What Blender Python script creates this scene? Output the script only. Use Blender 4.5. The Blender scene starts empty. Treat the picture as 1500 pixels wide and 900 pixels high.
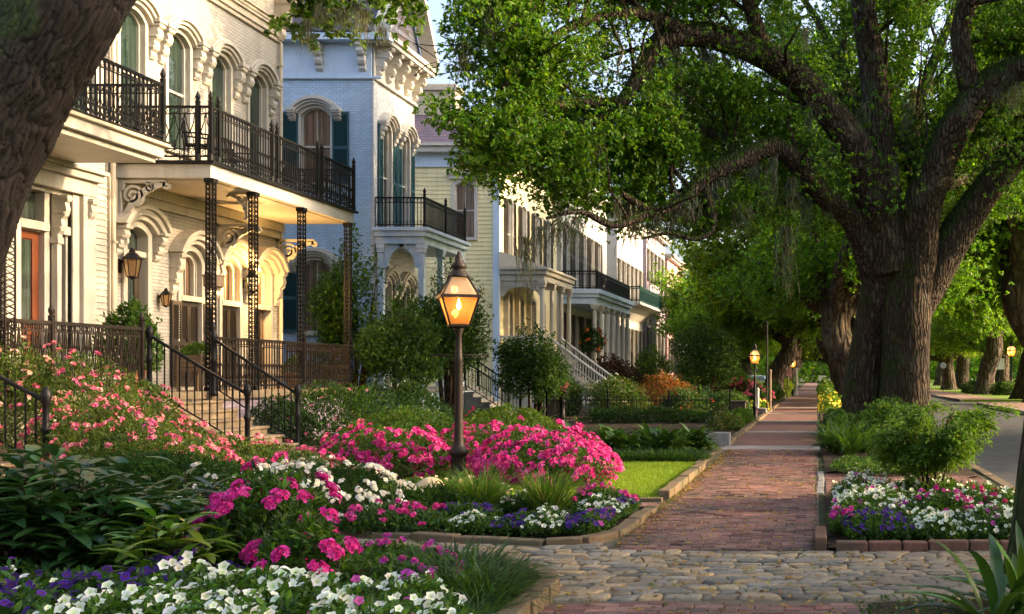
import bpy, bmesh, math, random
import numpy as np
from mathutils import Vector, Matrix

random.seed(7)
sc = bpy.context.scene
COL = sc.collection
PI = math.pi

# ------------------------------------------------------------------ camera
F, VX, VY, H = 1700.0, 1197.0, 548.0, 1.6      # focal length and vanishing point of the street, eye height
cam_data = bpy.data.cameras.new("camera")
cam = bpy.data.objects.new("camera", cam_data)
COL.objects.link(cam)
cam.location = (0, 0, H)
cam.rotation_euler = (math.radians(90), 0, 0)
cam_data.sensor_width = 36.0
cam_data.lens = F / 1500 * 36.0
cam_data.shift_x = -(VX - 750) / 1500
cam_data.shift_y = (VY - 450) / 1500
cam_data.clip_start = 0.1
cam_data.clip_end = 3000
sc.camera = cam

# ------------------------------------------------------------------ sky and sun
SUN_EL, SUN_AZ = math.radians(21), math.radians(6)   # azimuth from +X towards +Y
world = bpy.data.worlds.new("World")
sc.world = world
world.use_nodes = True
wt = world.node_tree
wt.nodes.clear()
sky = wt.nodes.new("ShaderNodeTexSky")
sky.sky_type = 'NISHITA'
sky.sun_disc = False
sky.sun_elevation = SUN_EL
sky.sun_rotation = math.radians(90) - SUN_AZ
sky.air_density = 0.8
sky.dust_density = 7.0
sky.ozone_density = 0.4
bg = wt.nodes.new("ShaderNodeBackground")
bg.inputs[1].default_value = 0.15
wo = wt.nodes.new("ShaderNodeOutputWorld")
wt.links.new(sky.outputs[0], bg.inputs[0])
wt.links.new(bg.outputs[0], wo.inputs[0])

sun_data = bpy.data.lights.new("sun", 'SUN')
sun_data.energy = 2.0
sun_data.angle = math.radians(0.6)
sun_data.color = (1.0, 0.70, 0.38)
sun = bpy.data.objects.new("sun", sun_data)
COL.objects.link(sun)
sd = Vector((math.cos(SUN_EL) * math.cos(SUN_AZ), math.cos(SUN_EL) * math.sin(SUN_AZ), math.sin(SUN_EL)))
sun.rotation_euler = sd.to_track_quat('Z', 'Y').to_euler()
sun.location = (40, 20, 40)

sc.view_settings.view_transform = 'Standard'
sc.view_settings.look = 'None'
sc.view_settings.exposure = 2.15
sc.view_settings.gamma = 1.0
sc.view_settings.use_curve_mapping = False

sc.render.engine = 'CYCLES'
cy = sc.cycles
cy.max_bounces = 7
cy.diffuse_bounces = 3
cy.glossy_bounces = 3
cy.transmission_bounces = 4
cy.transparent_max_bounces = 8
cy.caustics_reflective = False
cy.caustics_refractive = False
cy.use_denoising = True
try:
    cy.denoiser = 'OPENIMAGEDENOISE'
except Exception:
    pass
cy.sample_clamp_indirect = 6.0
cy.use_adaptive_sampling = True
cy.adaptive_threshold = 0.02

# ------------------------------------------------------------------ helpers
def P(px, py, Y):
    """a point of the photograph, at depth Y, as a point of the place"""
    return np.array(((px - VX) / F * Y, Y, H - (py - VY) / F * Y))

def G(px, py, z=0.0):
    Y = (H - z) * F / (py - VY)
    return np.array(((px - VX) / F * Y, Y, z))

def tag(o, label=None, cat=None, group=None, kind=None):
    if label: o["label"] = label
    if cat: o["category"] = cat
    if group: o["group"] = group
    if kind: o["kind"] = kind
    return o

def thing(name, label, cat, loc=(0, 0, 0), group=None):
    o = bpy.data.objects.new(name, None)
    o.empty_display_size = 0.2
    o.location = [float(q) for q in loc]
    COL.objects.link(o)
    return tag(o, label, cat, group)

def adopt(o, parent):
    o.parent = parent
    m = Matrix.Identity(4)
    q = parent
    while q is not None:          # only locations are set before parts are added
        m = Matrix.Translation(-q.location) @ m if q.type == 'EMPTY' else m
        q = q.parent
    o.matrix_parent_inverse = m if parent.type == 'EMPTY' else Matrix.Identity(4)

def link(name, me, mats, parent=None):
    o = bpy.data.objects.new(name, me)
    COL.objects.link(o)
    if mats is not None:
        for m in (mats if isinstance(mats, (list, tuple)) else [mats]):
            me.materials.append(m)
    if parent is not None:
        adopt(o, parent)
    return o

def np_mesh(name, V, loops, sizes, mats, parent=None, tint=None, smooth=False, midx=None):
    V = np.asarray(V, np.float32); loops = np.asarray(loops, np.int32).ravel(); sizes = np.asarray(sizes, np.int32)
    me = bpy.data.meshes.new(name)
    me.vertices.add(len(V)); me.vertices.foreach_set("co", V.ravel())
    me.loops.add(len(loops)); me.loops.foreach_set("vertex_index", loops)
    me.polygons.add(len(sizes))
    st = np.concatenate(([0], np.cumsum(sizes)[:-1])).astype(np.int32)
    me.polygons.foreach_set("loop_start", st)
    if midx is not None:
        me.polygons.foreach_set("material_index", np.asarray(midx, np.int32))
    me.update(calc_edges=True)
    me.polygons.foreach_set("use_smooth", np.full(len(sizes), bool(smooth)))
    if tint is not None:
        a = me.attributes.new("tint", 'FLOAT_COLOR', 'POINT')
        t = np.ones((len(V), 4), np.float32); t[:, :3] = tint
        a.data.foreach_set("color", t.ravel())
    return link(name, me, mats, parent)

def dup(root, loc=None, rotz=None, scale=None, label=None, group=None):
    """a copy of a thing with its parts and their sub-parts"""
    r = root.copy(); COL.objects.link(r)
    if loc is not None: r.location = loc
    if rotz is not None: r.rotation_euler = (0, 0, rotz)
    if scale is not None: r.scale = (scale,) * 3 if not hasattr(scale, '__len__') else scale
    if label: r["label"] = label
    if group: r["group"] = group
    def rec(src, dst):
        for ch in list(src.children):
            c = ch.copy(); COL.objects.link(c); c.parent = dst
            rec(ch, c)
    rec(root, r)
    return r

class MB:
    """collects hard-surface shapes and links them as one mesh"""
    def __init__(s, tf=None):
        s.v = []; s.f = []; s.m = []; s.tf = tf; s.cur = 0
    def add(s, V, Fc):
        n = len(s.v)
        for p in V:
            p = tuple(float(c) for c in p)
            s.v.append(s.tf(*p) if s.tf else p)
        for f in Fc:
            s.f.append([n + i for i in f]); s.m.append(s.cur)
    def box(s, x0, x1, y0, y1, z0, z1):
        V = [(x, y, z) for z in (z0, z1) for y in (y0, y1) for x in (x0, x1)]
        s.add(V, [(0, 2, 3, 1), (4, 5, 7, 6), (0, 1, 5, 4), (2, 6, 7, 3), (0, 4, 6, 2), (1, 3, 7, 5)])
    def hexa(s, b, t):
        """eight corners: four of the bottom, four of the top"""
        s.add(list(b) + list(t), [(3, 2, 1, 0), (4, 5, 6, 7), (0, 1, 5, 4), (1, 2, 6, 5), (2, 3, 7, 6), (3, 0, 4, 7)])
    def prism(s, pts, f0, f1):
        """pts: outline; f0/f1: map an outline point to 3D at either end"""
        n = len(pts)
        V = [f0(*p) for p in pts] + [f1(*p) for p in pts]
        s.add(V, [list(range(n))[::-1], list(range(n, 2 * n))] + [(i, (i + 1) % n, n + (i + 1) % n, n + i) for i in range(n)])
    def ring(s, a, b, f0, f1, closed=True):
        """band between two outlines of the same length, extruded"""
        n = len(a)
        V = [f0(*p) for p in a] + [f0(*p) for p in b] + [f1(*p) for p in a] + [f1(*p) for p in b]
        Fc = []
        for i in range(n if closed else n - 1):
            j = (i + 1) % n
            Fc += [(i, j, n + j, n + i), (2 * n + i, 3 * n + i, 3 * n + j, 2 * n + j), (i, 2 * n + i, 2 * n + j, j), (n + i, n + j, 3 * n + j, 3 * n + i)]
        if not closed:
            Fc += [(0, n, 3 * n, 2 * n), (n - 1, 3 * n - 1, 4 * n - 1, 2 * n - 1)]
        s.add(V, Fc)
    def tube(s, pts, r, seg=6, cap=True):
        pts = [Vector(p) for p in pts]
        n = len(pts)
        rs = r if hasattr(r, '__len__') else [r] * n
        V, Fc = [], []
        up = None
        for i, p in enumerate(pts):
            d = (pts[min(i + 1, n - 1)] - pts[max(i - 1, 0)])
            d = d.normalized() if d.length > 1e-9 else Vector((0, 0, 1))
            if up is None:
                up = Vector((0, 0, 1)) if abs(d.z) < 0.9 else Vector((1, 0, 0))
            a = d.cross(up).normalized(); b = a.cross(d).normalized(); up = b
            for k in range(seg):
                t = 2 * PI * (k + 0.5) / seg
                q = p + (a * math.cos(t) + b * math.sin(t)) * rs[i]
                V.append(tuple(q))
        for i in range(n - 1):
            for k in range(seg):
                k2 = (k + 1) % seg
                Fc.append((i * seg + k, i * seg + k2, (i + 1) * seg + k2, (i + 1) * seg + k))
        if cap:
            Fc += [list(range(seg))[::-1], list(range((n - 1) * seg, n * seg))]
        s.add(V, Fc)
    def bar(s, a, b, w):
        s.tube([a, b], w * 0.7071, 4)
    def lathe(s, prof, c, seg=16):
        """prof: (radius, z) pairs from bottom to top"""
        V, Fc = [], []
        for r, z in prof:
            for k in range(seg):
                t = 2 * PI * (k + .5) / seg
                V.append((c[0] + r * math.cos(t), c[1] + r * math.sin(t), c[2] + z))
        n = len(prof)
        for i in range(n - 1):
            for k in range(seg):
                k2 = (k + 1) % seg
                Fc.append((i * seg + k, i * seg + k2, (i + 1) * seg + k2, (i + 1) * seg + k))
        Fc += [list(range(seg))[::-1], list(range((n - 1) * seg, n * seg))]
        s.add(V, Fc)
    def build(s, name, mats, parent=None, smooth=False, bevel=0, fix=True):
        me = bpy.data.meshes.new(name)
        me.from_pydata(s.v, [], s.f)
        if fix:
            bm = bmesh.new(); bm.from_mesh(me)
            bmesh.ops.recalc_face_normals(bm, faces=bm.faces)
            bm.to_mesh(me); bm.free()
        if len(me.polygons) == len(s.m):
            me.polygons.foreach_set("material_index", s.m)
        if smooth:
            me.polygons.foreach_set("use_smooth", [True] * len(me.polygons))
        o = link(name, me, mats, parent)
        if bevel:
            b = o.modifiers.new("bevel", 'BEVEL'); b.width = bevel; b.segments = 2; b.limit_method = 'ANGLE'; b.angle_limit = math.radians(40)
        return o

# --------------------------------------------------------- scattered leaves, petals, blades
def norm(a):
    return a / np.maximum(np.linalg.norm(a, axis=-1, keepdims=True), 1e-9)

LEAF4 = (np.array([(0, 0, 0), (.5, .5, .10), (0, 1, -.05), (-.5, .5, .10)], float), [(0, 1, 2, 3)])
LEAF6 = (np.array([(0, 0, 0), (.42, .3, .10), (.40, .65, .06), (0, 1, -.12), (-.40, .65, .06), (-.42, .3, .10), (0, .45, 0)], float),
         [(0, 1, 2, 6), (6, 2, 3), (0, 6, 4, 5), (6, 3, 4)])

def scatter(name, T, pos, d, n, size, mats, parent=None, tint=None, vt=None, wid=None, smooth=False):
    """copies of template T: y axis along d, z axis near n. tint (N,3) per copy, vt (V,3) per template vertex."""
    TV, TF = T
    N = len(pos)
    d = norm(d); x = norm(np.cross(d, n)); z = np.cross(x, d)
    size = np.broadcast_to(np.asarray(size, float), (N,))
    w = size if wid is None else np.broadcast_to(np.asarray(wid, float), (N,))
    V = (pos[:, None, :] + TV[None, :, 0:1] * (x * w[:, None])[:, None, :]
         + TV[None, :, 1:2] * (d * size[:, None])[:, None, :] + TV[None, :, 2:3] * (z * size[:, None])[:, None, :])
    nv = len(TV)
    base = np.concatenate([np.array(f) for f in TF]); sz = np.array([len(f) for f in TF])
    loops = (base[None, :] + (np.arange(N) * nv)[:, None]).ravel()
    col = None
    if tint is not None:
        col = np.repeat(tint, nv, axis=0).reshape(N, nv, 3)
        if vt is not None: col = col * vt[None]
        col = col.reshape(-1, 3)
    return np_mesh(name, V.reshape(-1, 3), loops, np.tile(sz, N), mats, parent, col, smooth)

def strips(name, base, az, length, el0, droop, width, mats, parent=None, tint=None, K=5, fold=0.25, prof=None, twist=None, rng=None):
    """blades that leave base at elevation el0 and bend by droop (radians) along their length"""
    N = len(base)
    length = np.broadcast_to(np.asarray(length, float), (N,)); width = np.broadcast_to(np.asarray(width, float), (N,))
    el0 = np.broadcast_to(np.asarray(el0, float), (N,)); droop = np.broadcast_to(np.asarray(droop, float), (N,))
    h = np.stack([np.cos(az), np.sin(az), np.zeros(N)], 1); side = np.stack([-np.sin(az), np.cos(az), np.zeros(N)], 1)
    up = np.array([0, 0, 1.0])
    if prof is None:
        t = np.linspace(0, 1, K + 1); prof = np.sin(PI * np.clip(t * .88 + .1, 0, 1)) ** .8; prof[-1] = .03
    p = base.copy(); out = []
    for k in range(K + 1):
        el = el0 - droop * (k / K) ** 1.2
        dirv = h * np.cos(el)[:, None] + up * np.sin(el)[:, None]
        nor = up * np.cos(el)[:, None] - h * np.sin(el)[:, None]
        w = (width * prof[k] * .5)[:, None]
        out += [p - side * w + nor * w * fold * 1.2, p.copy(), p + side * w + nor * w * fold * 1.2]
        if k < K: p = p + dirv * (length / K)[:, None]
    V = np.stack(out, 1)           # N, 3(K+1), 3
    nv = 3 * (K + 1)
    fs = []
    for k in range(K):
        a = 3 * k
        fs += [(a, a + 1, a + 4, a + 3), (a + 1, a + 2, a + 5, a + 4)]
    fs = np.array(fs)
    loops = (fs.ravel()[None, :] + (np.arange(N) * nv)[:, None]).ravel()
    col = None if tint is None else np.repeat(tint, nv, axis=0)
    return np_mesh(name, V.reshape(-1, 3), loops, np.full(N * len(fs), 4), mats, parent, col, True)

def rnd_dirs(rng, n):
    return norm(rng.normal(size=(n, 3)))

def tints(rng, n, base, var=.25, hue=.12):
    """per-leaf natural variety about a base colour"""
    b = np.asarray(base, float)
    if b.ndim == 2:
        b = b[rng.integers(0, len(b), n)]
    t = b * (1 + var * rng.normal(size=(n, 1)))
    t = t * (1 + hue * rng.normal(size=(n, 3)))
    return np.clip(t, .002, .95)

class Noise2:
    """smooth value noise from a few random waves"""
    def __init__(s, seed, scale, n=7):
        r = np.random.default_rng(seed)
        a = r.uniform(0, 2 * PI, n); k = (2 * PI / scale) * r.uniform(.6, 1.8, n)
        s.kx, s.ky, s.ph = k * np.cos(a), k * np.sin(a), r.uniform(0, 2 * PI, n)
    def __call__(s, x, y):
        x = np.asarray(x, float)[..., None]; y = np.asarray(y, float)[..., None]
        return np.sin(x * s.kx + y * s.ky + s.ph).mean(-1) * 1.6
# ------------------------------------------------------------------ materials
class NT:
    def __init__(s, name):
        s.m = bpy.data.materials.new(name); s.m.use_nodes = True
        s.t = s.m.node_tree; s.t.nodes.clear()
        s.out = s.n("ShaderNodeOutputMaterial")
    def n(s, typ, **kw):
        nd = s.t.nodes.new(typ)
        for k, v in kw.items():
            setattr(nd, k, v)
        return nd
    def l(s, a, b): s.t.links.new(a, b)
    def put(s, sock, v):
        if hasattr(v, 'default_value') or hasattr(v, 'is_output'): s.l(v, sock)
        else: sock.default_value = v
    def math(s, op, a, b=0.0):
        nd = s.n("ShaderNodeMath", operation=op); s.put(nd.inputs[0], a); s.put(nd.inputs[1], b); return nd.outputs[0]
    def mix(s, fac, a, b, blend='MIX'):
        nd = s.n("ShaderNodeMix", data_type='RGBA', blend_type=blend)
        s.put(nd.inputs[0], fac)
        for sock, v in ((nd.inputs[6], a), (nd.inputs[7], b)):
            if isinstance(v, tuple): sock.default_value = (*v[:3], 1)
            else: s.l(v, sock)
        return nd.outputs[2]
    def ramp(s, fac, stops):
        nd = s.n("ShaderNodeValToRGB"); s.l(fac, nd.inputs[0]); cr = nd.color_ramp
        while len(cr.elements) < len(stops): cr.elements.new(0.5)
        for e, (p, c) in zip(cr.elements, stops):
            e.position = p; e.color = (*c, 1) if hasattr(c, '__len__') else (c, c, c, 1)
        return nd.outputs[0]
    def pos(s): return s.n("ShaderNodeNewGeometry").outputs['Position']
    def noise(s, vec, scale, detail=4, rough=.55):
        nd = s.n("ShaderNodeTexNoise"); nd.inputs['Scale'].default_value = scale; nd.inputs['Detail'].default_value = detail
        nd.inputs['Roughness'].default_value = rough
        if vec is not None: s.l(vec, nd.inputs['Vector'])
        return nd.outputs[0]
    def mapping(s, vec, scale=(1, 1, 1), rot=(0, 0, 0)):
        nd = s.n("ShaderNodeMapping"); s.l(vec, nd.inputs[0]); nd.inputs['Scale'].default_value = scale; nd.inputs['Rotation'].default_value = rot
        return nd.outputs[0]
    def bump(s, h, strength=.3, dist=.01, normal=None):
        nd = s.n("ShaderNodeBump"); nd.inputs['Strength'].default_value = strength; nd.inputs['Distance'].default_value = dist
        s.l(h, nd.inputs['Height'])
        if normal is not None: s.l(normal, nd.inputs['Normal'])
        return nd.outputs[0]
    def wallvec(s):
        """(x + y, z) - runs along any wall that stands square to the street"""
        sp = s.n("ShaderNodeSeparateXYZ"); s.l(s.pos(), sp.inputs[0])
        a = s.math('ADD', sp.outputs[0], sp.outputs[1])
        cb = s.n("ShaderNodeCombineXYZ"); s.l(a, cb.inputs[0]); s.l(sp.outputs[2], cb.inputs[1]); return cb.outputs[0]
    def bsdf(s, color, rough=.6, normal=None, metal=0.0, spec=None, coat=0.0):
        b = s.n("ShaderNodeBsdfPrincipled")
        if isinstance(color, tuple): b.inputs['Base Color'].default_value = (*color[:3], 1)
        else: s.l(color, b.inputs['Base Color'])
        s.put(b.inputs['Roughness'], rough); b.inputs['Metallic'].default_value = metal
        if spec is not None: b.inputs['Specular IOR Level'].default_value = spec
        b.inputs['Coat Weight'].default_value = coat
        if normal is not None: s.l(normal, b.inputs['Normal'])
        return b.outputs[0]
    def done(s, shader):
        s.l(shader, s.out.inputs[0]); return s.m

def m_paint(name, c, rough=.5, dirt=.35, var=.12):
    """old paint: faint streaks, a little grime, slightly uneven"""
    t = NT(name); p = t.pos()
    n1 = t.noise(p, 1.3, 5); n2 = t.noise(t.mapping(p, (9, 9, .8)), 1.0, 4)
    a = t.mix(t.ramp(n1, [(.3, 0), (.75, 1)]), tuple(x * (1 - var) for x in c), tuple(min(.95, x * (1 + var * .5)) for x in c))
    g = t.math('MULTIPLY', t.ramp(n2, [(.47, 0), (.76, 1)]), dirt)
    col = t.mix(g, a, (c[0] * .45, c[1] * .40, c[2] * .32))
    return t.done(t.bsdf(col, rough, t.bump(t.noise(p, 60, 3), .12, .004)))

def m_brick(name, c, rough=.75, dirt=.3):
    """painted brick: the courses show as relief"""
    t = NT(name); v = t.wallvec()
    b = t.n("ShaderNodeTexBrick"); t.l(v, b.inputs['Vector'])
    b.inputs['Scale'].default_value = 1; b.inputs['Brick Width'].default_value = .215; b.inputs['Row Height'].default_value = .075
    b.inputs['Mortar Size'].default_value = .009; b.inputs['Mortar Smooth'].default_value = .35
    b.inputs['Color1'].default_value = (.86, .86, .86, 1); b.inputs['Color2'].default_value = (1, 1, 1, 1); b.inputs['Mortar'].default_value = (.66, .64, .60, 1)
    p = t.pos()
    st = t.math('MULTIPLY', t.ramp(t.noise(t.mapping(p, (2.5, 2.5, .35)), 1.1, 5), [(.48, 0), (.8, 1)]), dirt)
    base = t.mix(st, c, (c[0] * .55, c[1] * .48, c[2] * .40))
    col = t.mix(1.0, base, b.outputs['Color'], 'MULTIPLY')
    hgt = t.math('ADD', t.math('MULTIPLY', b.outputs['Fac'], -1.0), t.math('MULTIPLY', t.noise(p, 35, 4), .35))
    return t.done(t.bsdf(col, rough, t.bump(hgt, .8, .012)))

def m_slate(name, c1, c2):
    t = NT(name); p = t.pos()
    sp = t.n("ShaderNodeSeparateXYZ"); t.l(p, sp.inputs[0])
    cb = t.n("ShaderNodeCombineXYZ"); t.l(t.math('ADD', sp.outputs[0], t.math('MULTIPLY', sp.outputs[1], .02)), cb.inputs[0]); t.l(sp.outputs[2], cb.inputs[1])
    b = t.n("ShaderNodeTexBrick"); t.l(cb.outputs[0], b.inputs['Vector']); b.inputs['Scale'].default_value = 1
    b.inputs['Brick Width'].default_value = .32; b.inputs['Row Height'].default_value = .17; b.inputs['Mortar Size'].default_value = .012
    b.inputs['Color1'].default_value = (*c1, 1); b.inputs['Color2'].default_value = (*c2, 1); b.inputs['Mortar'].default_value = (.02, .02, .025, 1)
    col = t.mix(t.ramp(t.noise(p, .9, 4), [(.5, 0), (.72, 1)]), b.outputs['Color'], (.13, .07, .06))
    return t.done(t.bsdf(col, .55, t.bump(t.math('MULTIPLY', b.outputs['Fac'], -1), .9, .02)))

def m_iron(name, c=(.014, .013, .013), rust=.35):
    t = NT(name); p = t.pos()
    n = t.math('MULTIPLY', t.ramp(t.noise(p, 7, 5), [(.5, 0), (.72, 1)]), rust)
    return t.done(t.bsdf(t.mix(n, c, (.06, .032, .017)), .5, t.bump(t.noise(p, 90, 2), .25, .003), spec=.22))

def m_glass(name, c=(.035, .045, .038), rough=.04):
    """window glass in front of a dim room and curtains: a dark mirror with faint folds behind it"""
    t = NT(name); v = t.wallvec()
    f = t.noise(t.mapping(v, (11, .35, 1)), 1.0, 2)
    col = t.mix(t.ramp(f, [(.35, 0), (.7, 1)]), tuple(x * .45 for x in c), tuple(x * 1.9 for x in c))
    w = t.bump(t.noise(t.pos(), 2.2, 2), .12, .03)
    return t.done(t.bsdf(col, rough, w, spec=.9))

def m_leaf(name='leaf', trans=.45, rough=.45, spec=.35):
    t = NT(name)
    a = t.n("ShaderNodeAttribute", attribute_name="tint").outputs['Color']
    p = t.bsdf(a, rough, spec=spec)
    tr = t.n("ShaderNodeBsdfTranslucent")
    t.l(t.mix(1.0, a, (1.55, 1.45, .55), 'MULTIPLY'), tr.inputs[0])
    mx = t.n("ShaderNodeMixShader"); mx.inputs[0].default_value = trans
    t.l(p, mx.inputs[1]); t.l(tr.outputs[0], mx.inputs[2])
    return t.done(mx.outputs[0])

def m_petal(name='petal', trans=.35):
    t = NT(name)
    a = t.n("ShaderNodeAttribute", attribute_name="tint").outputs['Color']
    p = t.bsdf(a, .55, spec=.2)
    tr = t.n("ShaderNodeBsdfTranslucent"); t.l(a, tr.inputs[0])
    mx = t.n("ShaderNodeMixShader"); mx.inputs[0].default_value = trans
    t.l(p, mx.inputs[1]); t.l(tr.outputs[0], mx.inputs[2])
    return t.done(mx.outputs[0])

def m_tinted(name, rough=.8, bump_scale=40, bump=.4, dist=.01, var=.3, stain=0, stain_c=(.05, .045, .03)):
    t = NT(name); p = t.pos()
    a = t.n("ShaderNodeAttribute", attribute_name="tint").outputs['Color']
    n = t.noise(p, bump_scale, 5)
    g = t.ramp(n, [(.25, 1 - var), (.75, 1 + var)])
    col = t.mix(1.0, a, g, 'MULTIPLY')
    if stain:
        f = t.math('MULTIPLY', t.ramp(t.math('ADD', t.noise(p, .9, 6, .7), t.math('MULTIPLY', t.noise(p, 7, 4), .25)), [(.55, 0), (.78, 1)]), stain)
        col = t.mix(f, col, stain_c)
    return t.done(t.bsdf(col, rough, t.bump(n, bump, dist)))

def m_bark(name, c1, c2, moss=.5, scale=5.0, moss_c=(.030, .050, .008), bump=1.0, zs=.22):
    """furrowed bark; moss lies on what faces up"""
    t = NT(name)
    p = t.n("ShaderNodeTexCoord").outputs['Object']
    pm = t.mapping(p, (1, 1, zs))
    w = t.noise(p, 1.5, 3)
    vadd = t.n("ShaderNodeVectorMath", operation='ADD'); t.l(pm, vadd.inputs[0])
    wv = t.n("ShaderNodeVectorMath", operation='SCALE'); wn = t.n("ShaderNodeTexNoise"); wn.inputs['Scale'].default_value = 1.6; t.l(p, wn.inputs['Vector'])
    t.l(wn.outputs['Color'], wv.inputs[0]); wv.inputs['Scale'].default_value = .2; t.l(wv.outputs[0], vadd.inputs[1])
    vo = t.n("ShaderNodeTexVoronoi", feature='DISTANCE_TO_EDGE'); vo.inputs['Scale'].default_value = scale; t.l(vadd.outputs[0], vo.inputs['Vector'])
    e = t.ramp(vo.outputs['Distance'], [(.02, 0), (.30, 1)])
    fine = t.noise(t.mapping(p, (1, 1, .35)), 22, 5)
    col = t.mix(t.ramp(fine, [(.3, 0), (.72, 1)]), c1, c2)
    col = t.mix(t.math('MULTIPLY', t.math('SUBTRACT', 1.0, e), .75), col, tuple(x * .35 for x in c1))
    li = t.ramp(t.noise(p, 1.1, 6, .7), [(.54, 0), (.70, 1)])
    col = t.mix(t.math('MULTIPLY', li, .45), col, tuple(min(.4, x * 1.9) * k for x, k in zip(c2, (.9, 1.12, 1.2))))
    nz = t.n("ShaderNodeSeparateXYZ"); t.l(t.n("ShaderNodeNewGeometry").outputs['Normal'], nz.inputs[0])
    f = t.math('ADD', t.math('MULTIPLY', nz.outputs[2], .55), t.math('SUBTRACT', t.noise(p, 2.2, 5), .5))
    f = t.math('ADD', f, t.math('MULTIPLY', nz.outputs[0], -.10))
    mf = t.math('MULTIPLY', t.ramp(f, [(.0, 0), (.28, 1)]), moss)
    mc = t.mix(t.noise(p, 30, 3), tuple(x * .5 for x in moss_c), tuple(x * 1.7 for x in moss_c))
    col = t.mix(mf, col, mc)
    h = t.math('ADD', e, t.math('MULTIPLY', fine, .5))
    return t.done(t.bsdf(col, .9, t.bump(h, bump, .11), spec=.15))

def m_ground(name, c1, c2, scale=6, bump=.5, dist=.02, rough=.95, extra=None):
    t = NT(name); p = t.pos()
    n1 = t.noise(p, scale, 6, .65); n2 = t.noise(p, scale * .12, 4)
    col = t.mix(t.ramp(n1, [(.3, 0), (.7, 1)]), c1, c2)
    if extra: col = t.mix(t.ramp(n2, [(.45, 0), (.7, 1)]), col, extra)
    return t.done(t.bsdf(col, rough, t.bump(n1, bump, dist), spec=.2))

def m_brickwalk(name):
    t = NT(name); p = t.pos()
    b = t.n("ShaderNodeTexBrick"); t.l(p, b.inputs['Vector']); b.inputs['Scale'].default_value = 1
    b.inputs['Brick Width'].default_value = .205; b.inputs['Row Height'].default_value = .1; b.inputs['Mortar Size'].default_value = .006
    b.inputs['Color1'].default_value = (.17, .070, .050, 1); b.inputs['Color2'].default_value = (.13, .052, .036, 1); b.inputs['Mortar'].default_value = (.07, .055, .04, 1)
    g = t.ramp(t.noise(p, 2.5, 5), [(.25, .6), (.75, 1.35)])
    col = t.mix(1.0, b.outputs['Color'], g, 'MULTIPLY')
    return t.done(t.bsdf(col, .8, t.bump(t.math('MULTIPLY', b.outputs['Fac'], -1), .5, .01)))

def m_emit(name, c, s):
    t = NT(name); e = t.n("ShaderNodeEmission"); e.inputs[0].default_value = (*c, 1); e.inputs[1].default_value = s
    return t.done(e.outputs[0])

def m_lampglass(name, c=(1.0, .75, .42), op=.25):
    """thin frosted amber glass"""
    t = NT(name)
    tr = t.n("ShaderNodeBsdfTransparent"); tr.inputs[0].default_value = (1, .80, .52, 1)
    d = t.n("ShaderNodeBsdfTranslucent"); d.inputs[0].default_value = (*c, 1)
    g = t.n("ShaderNodeBsdfGlossy"); g.inputs['Roughness'].default_value = .08; g.inputs[0].default_value = (.9, .9, .9, 1)
    m1 = t.n("ShaderNodeMixShader"); m1.inputs[0].default_value = op; t.l(tr.outputs[0], m1.inputs[1]); t.l(d.outputs[0], m1.inputs[2])
    m2 = t.n("ShaderNodeMixShader"); m2.inputs[0].default_value = .08; t.l(m1.outputs[0], m2.inputs[1]); t.l(g.outputs[0], m2.inputs[2])
    return t.done(m2.outputs[0])

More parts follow.
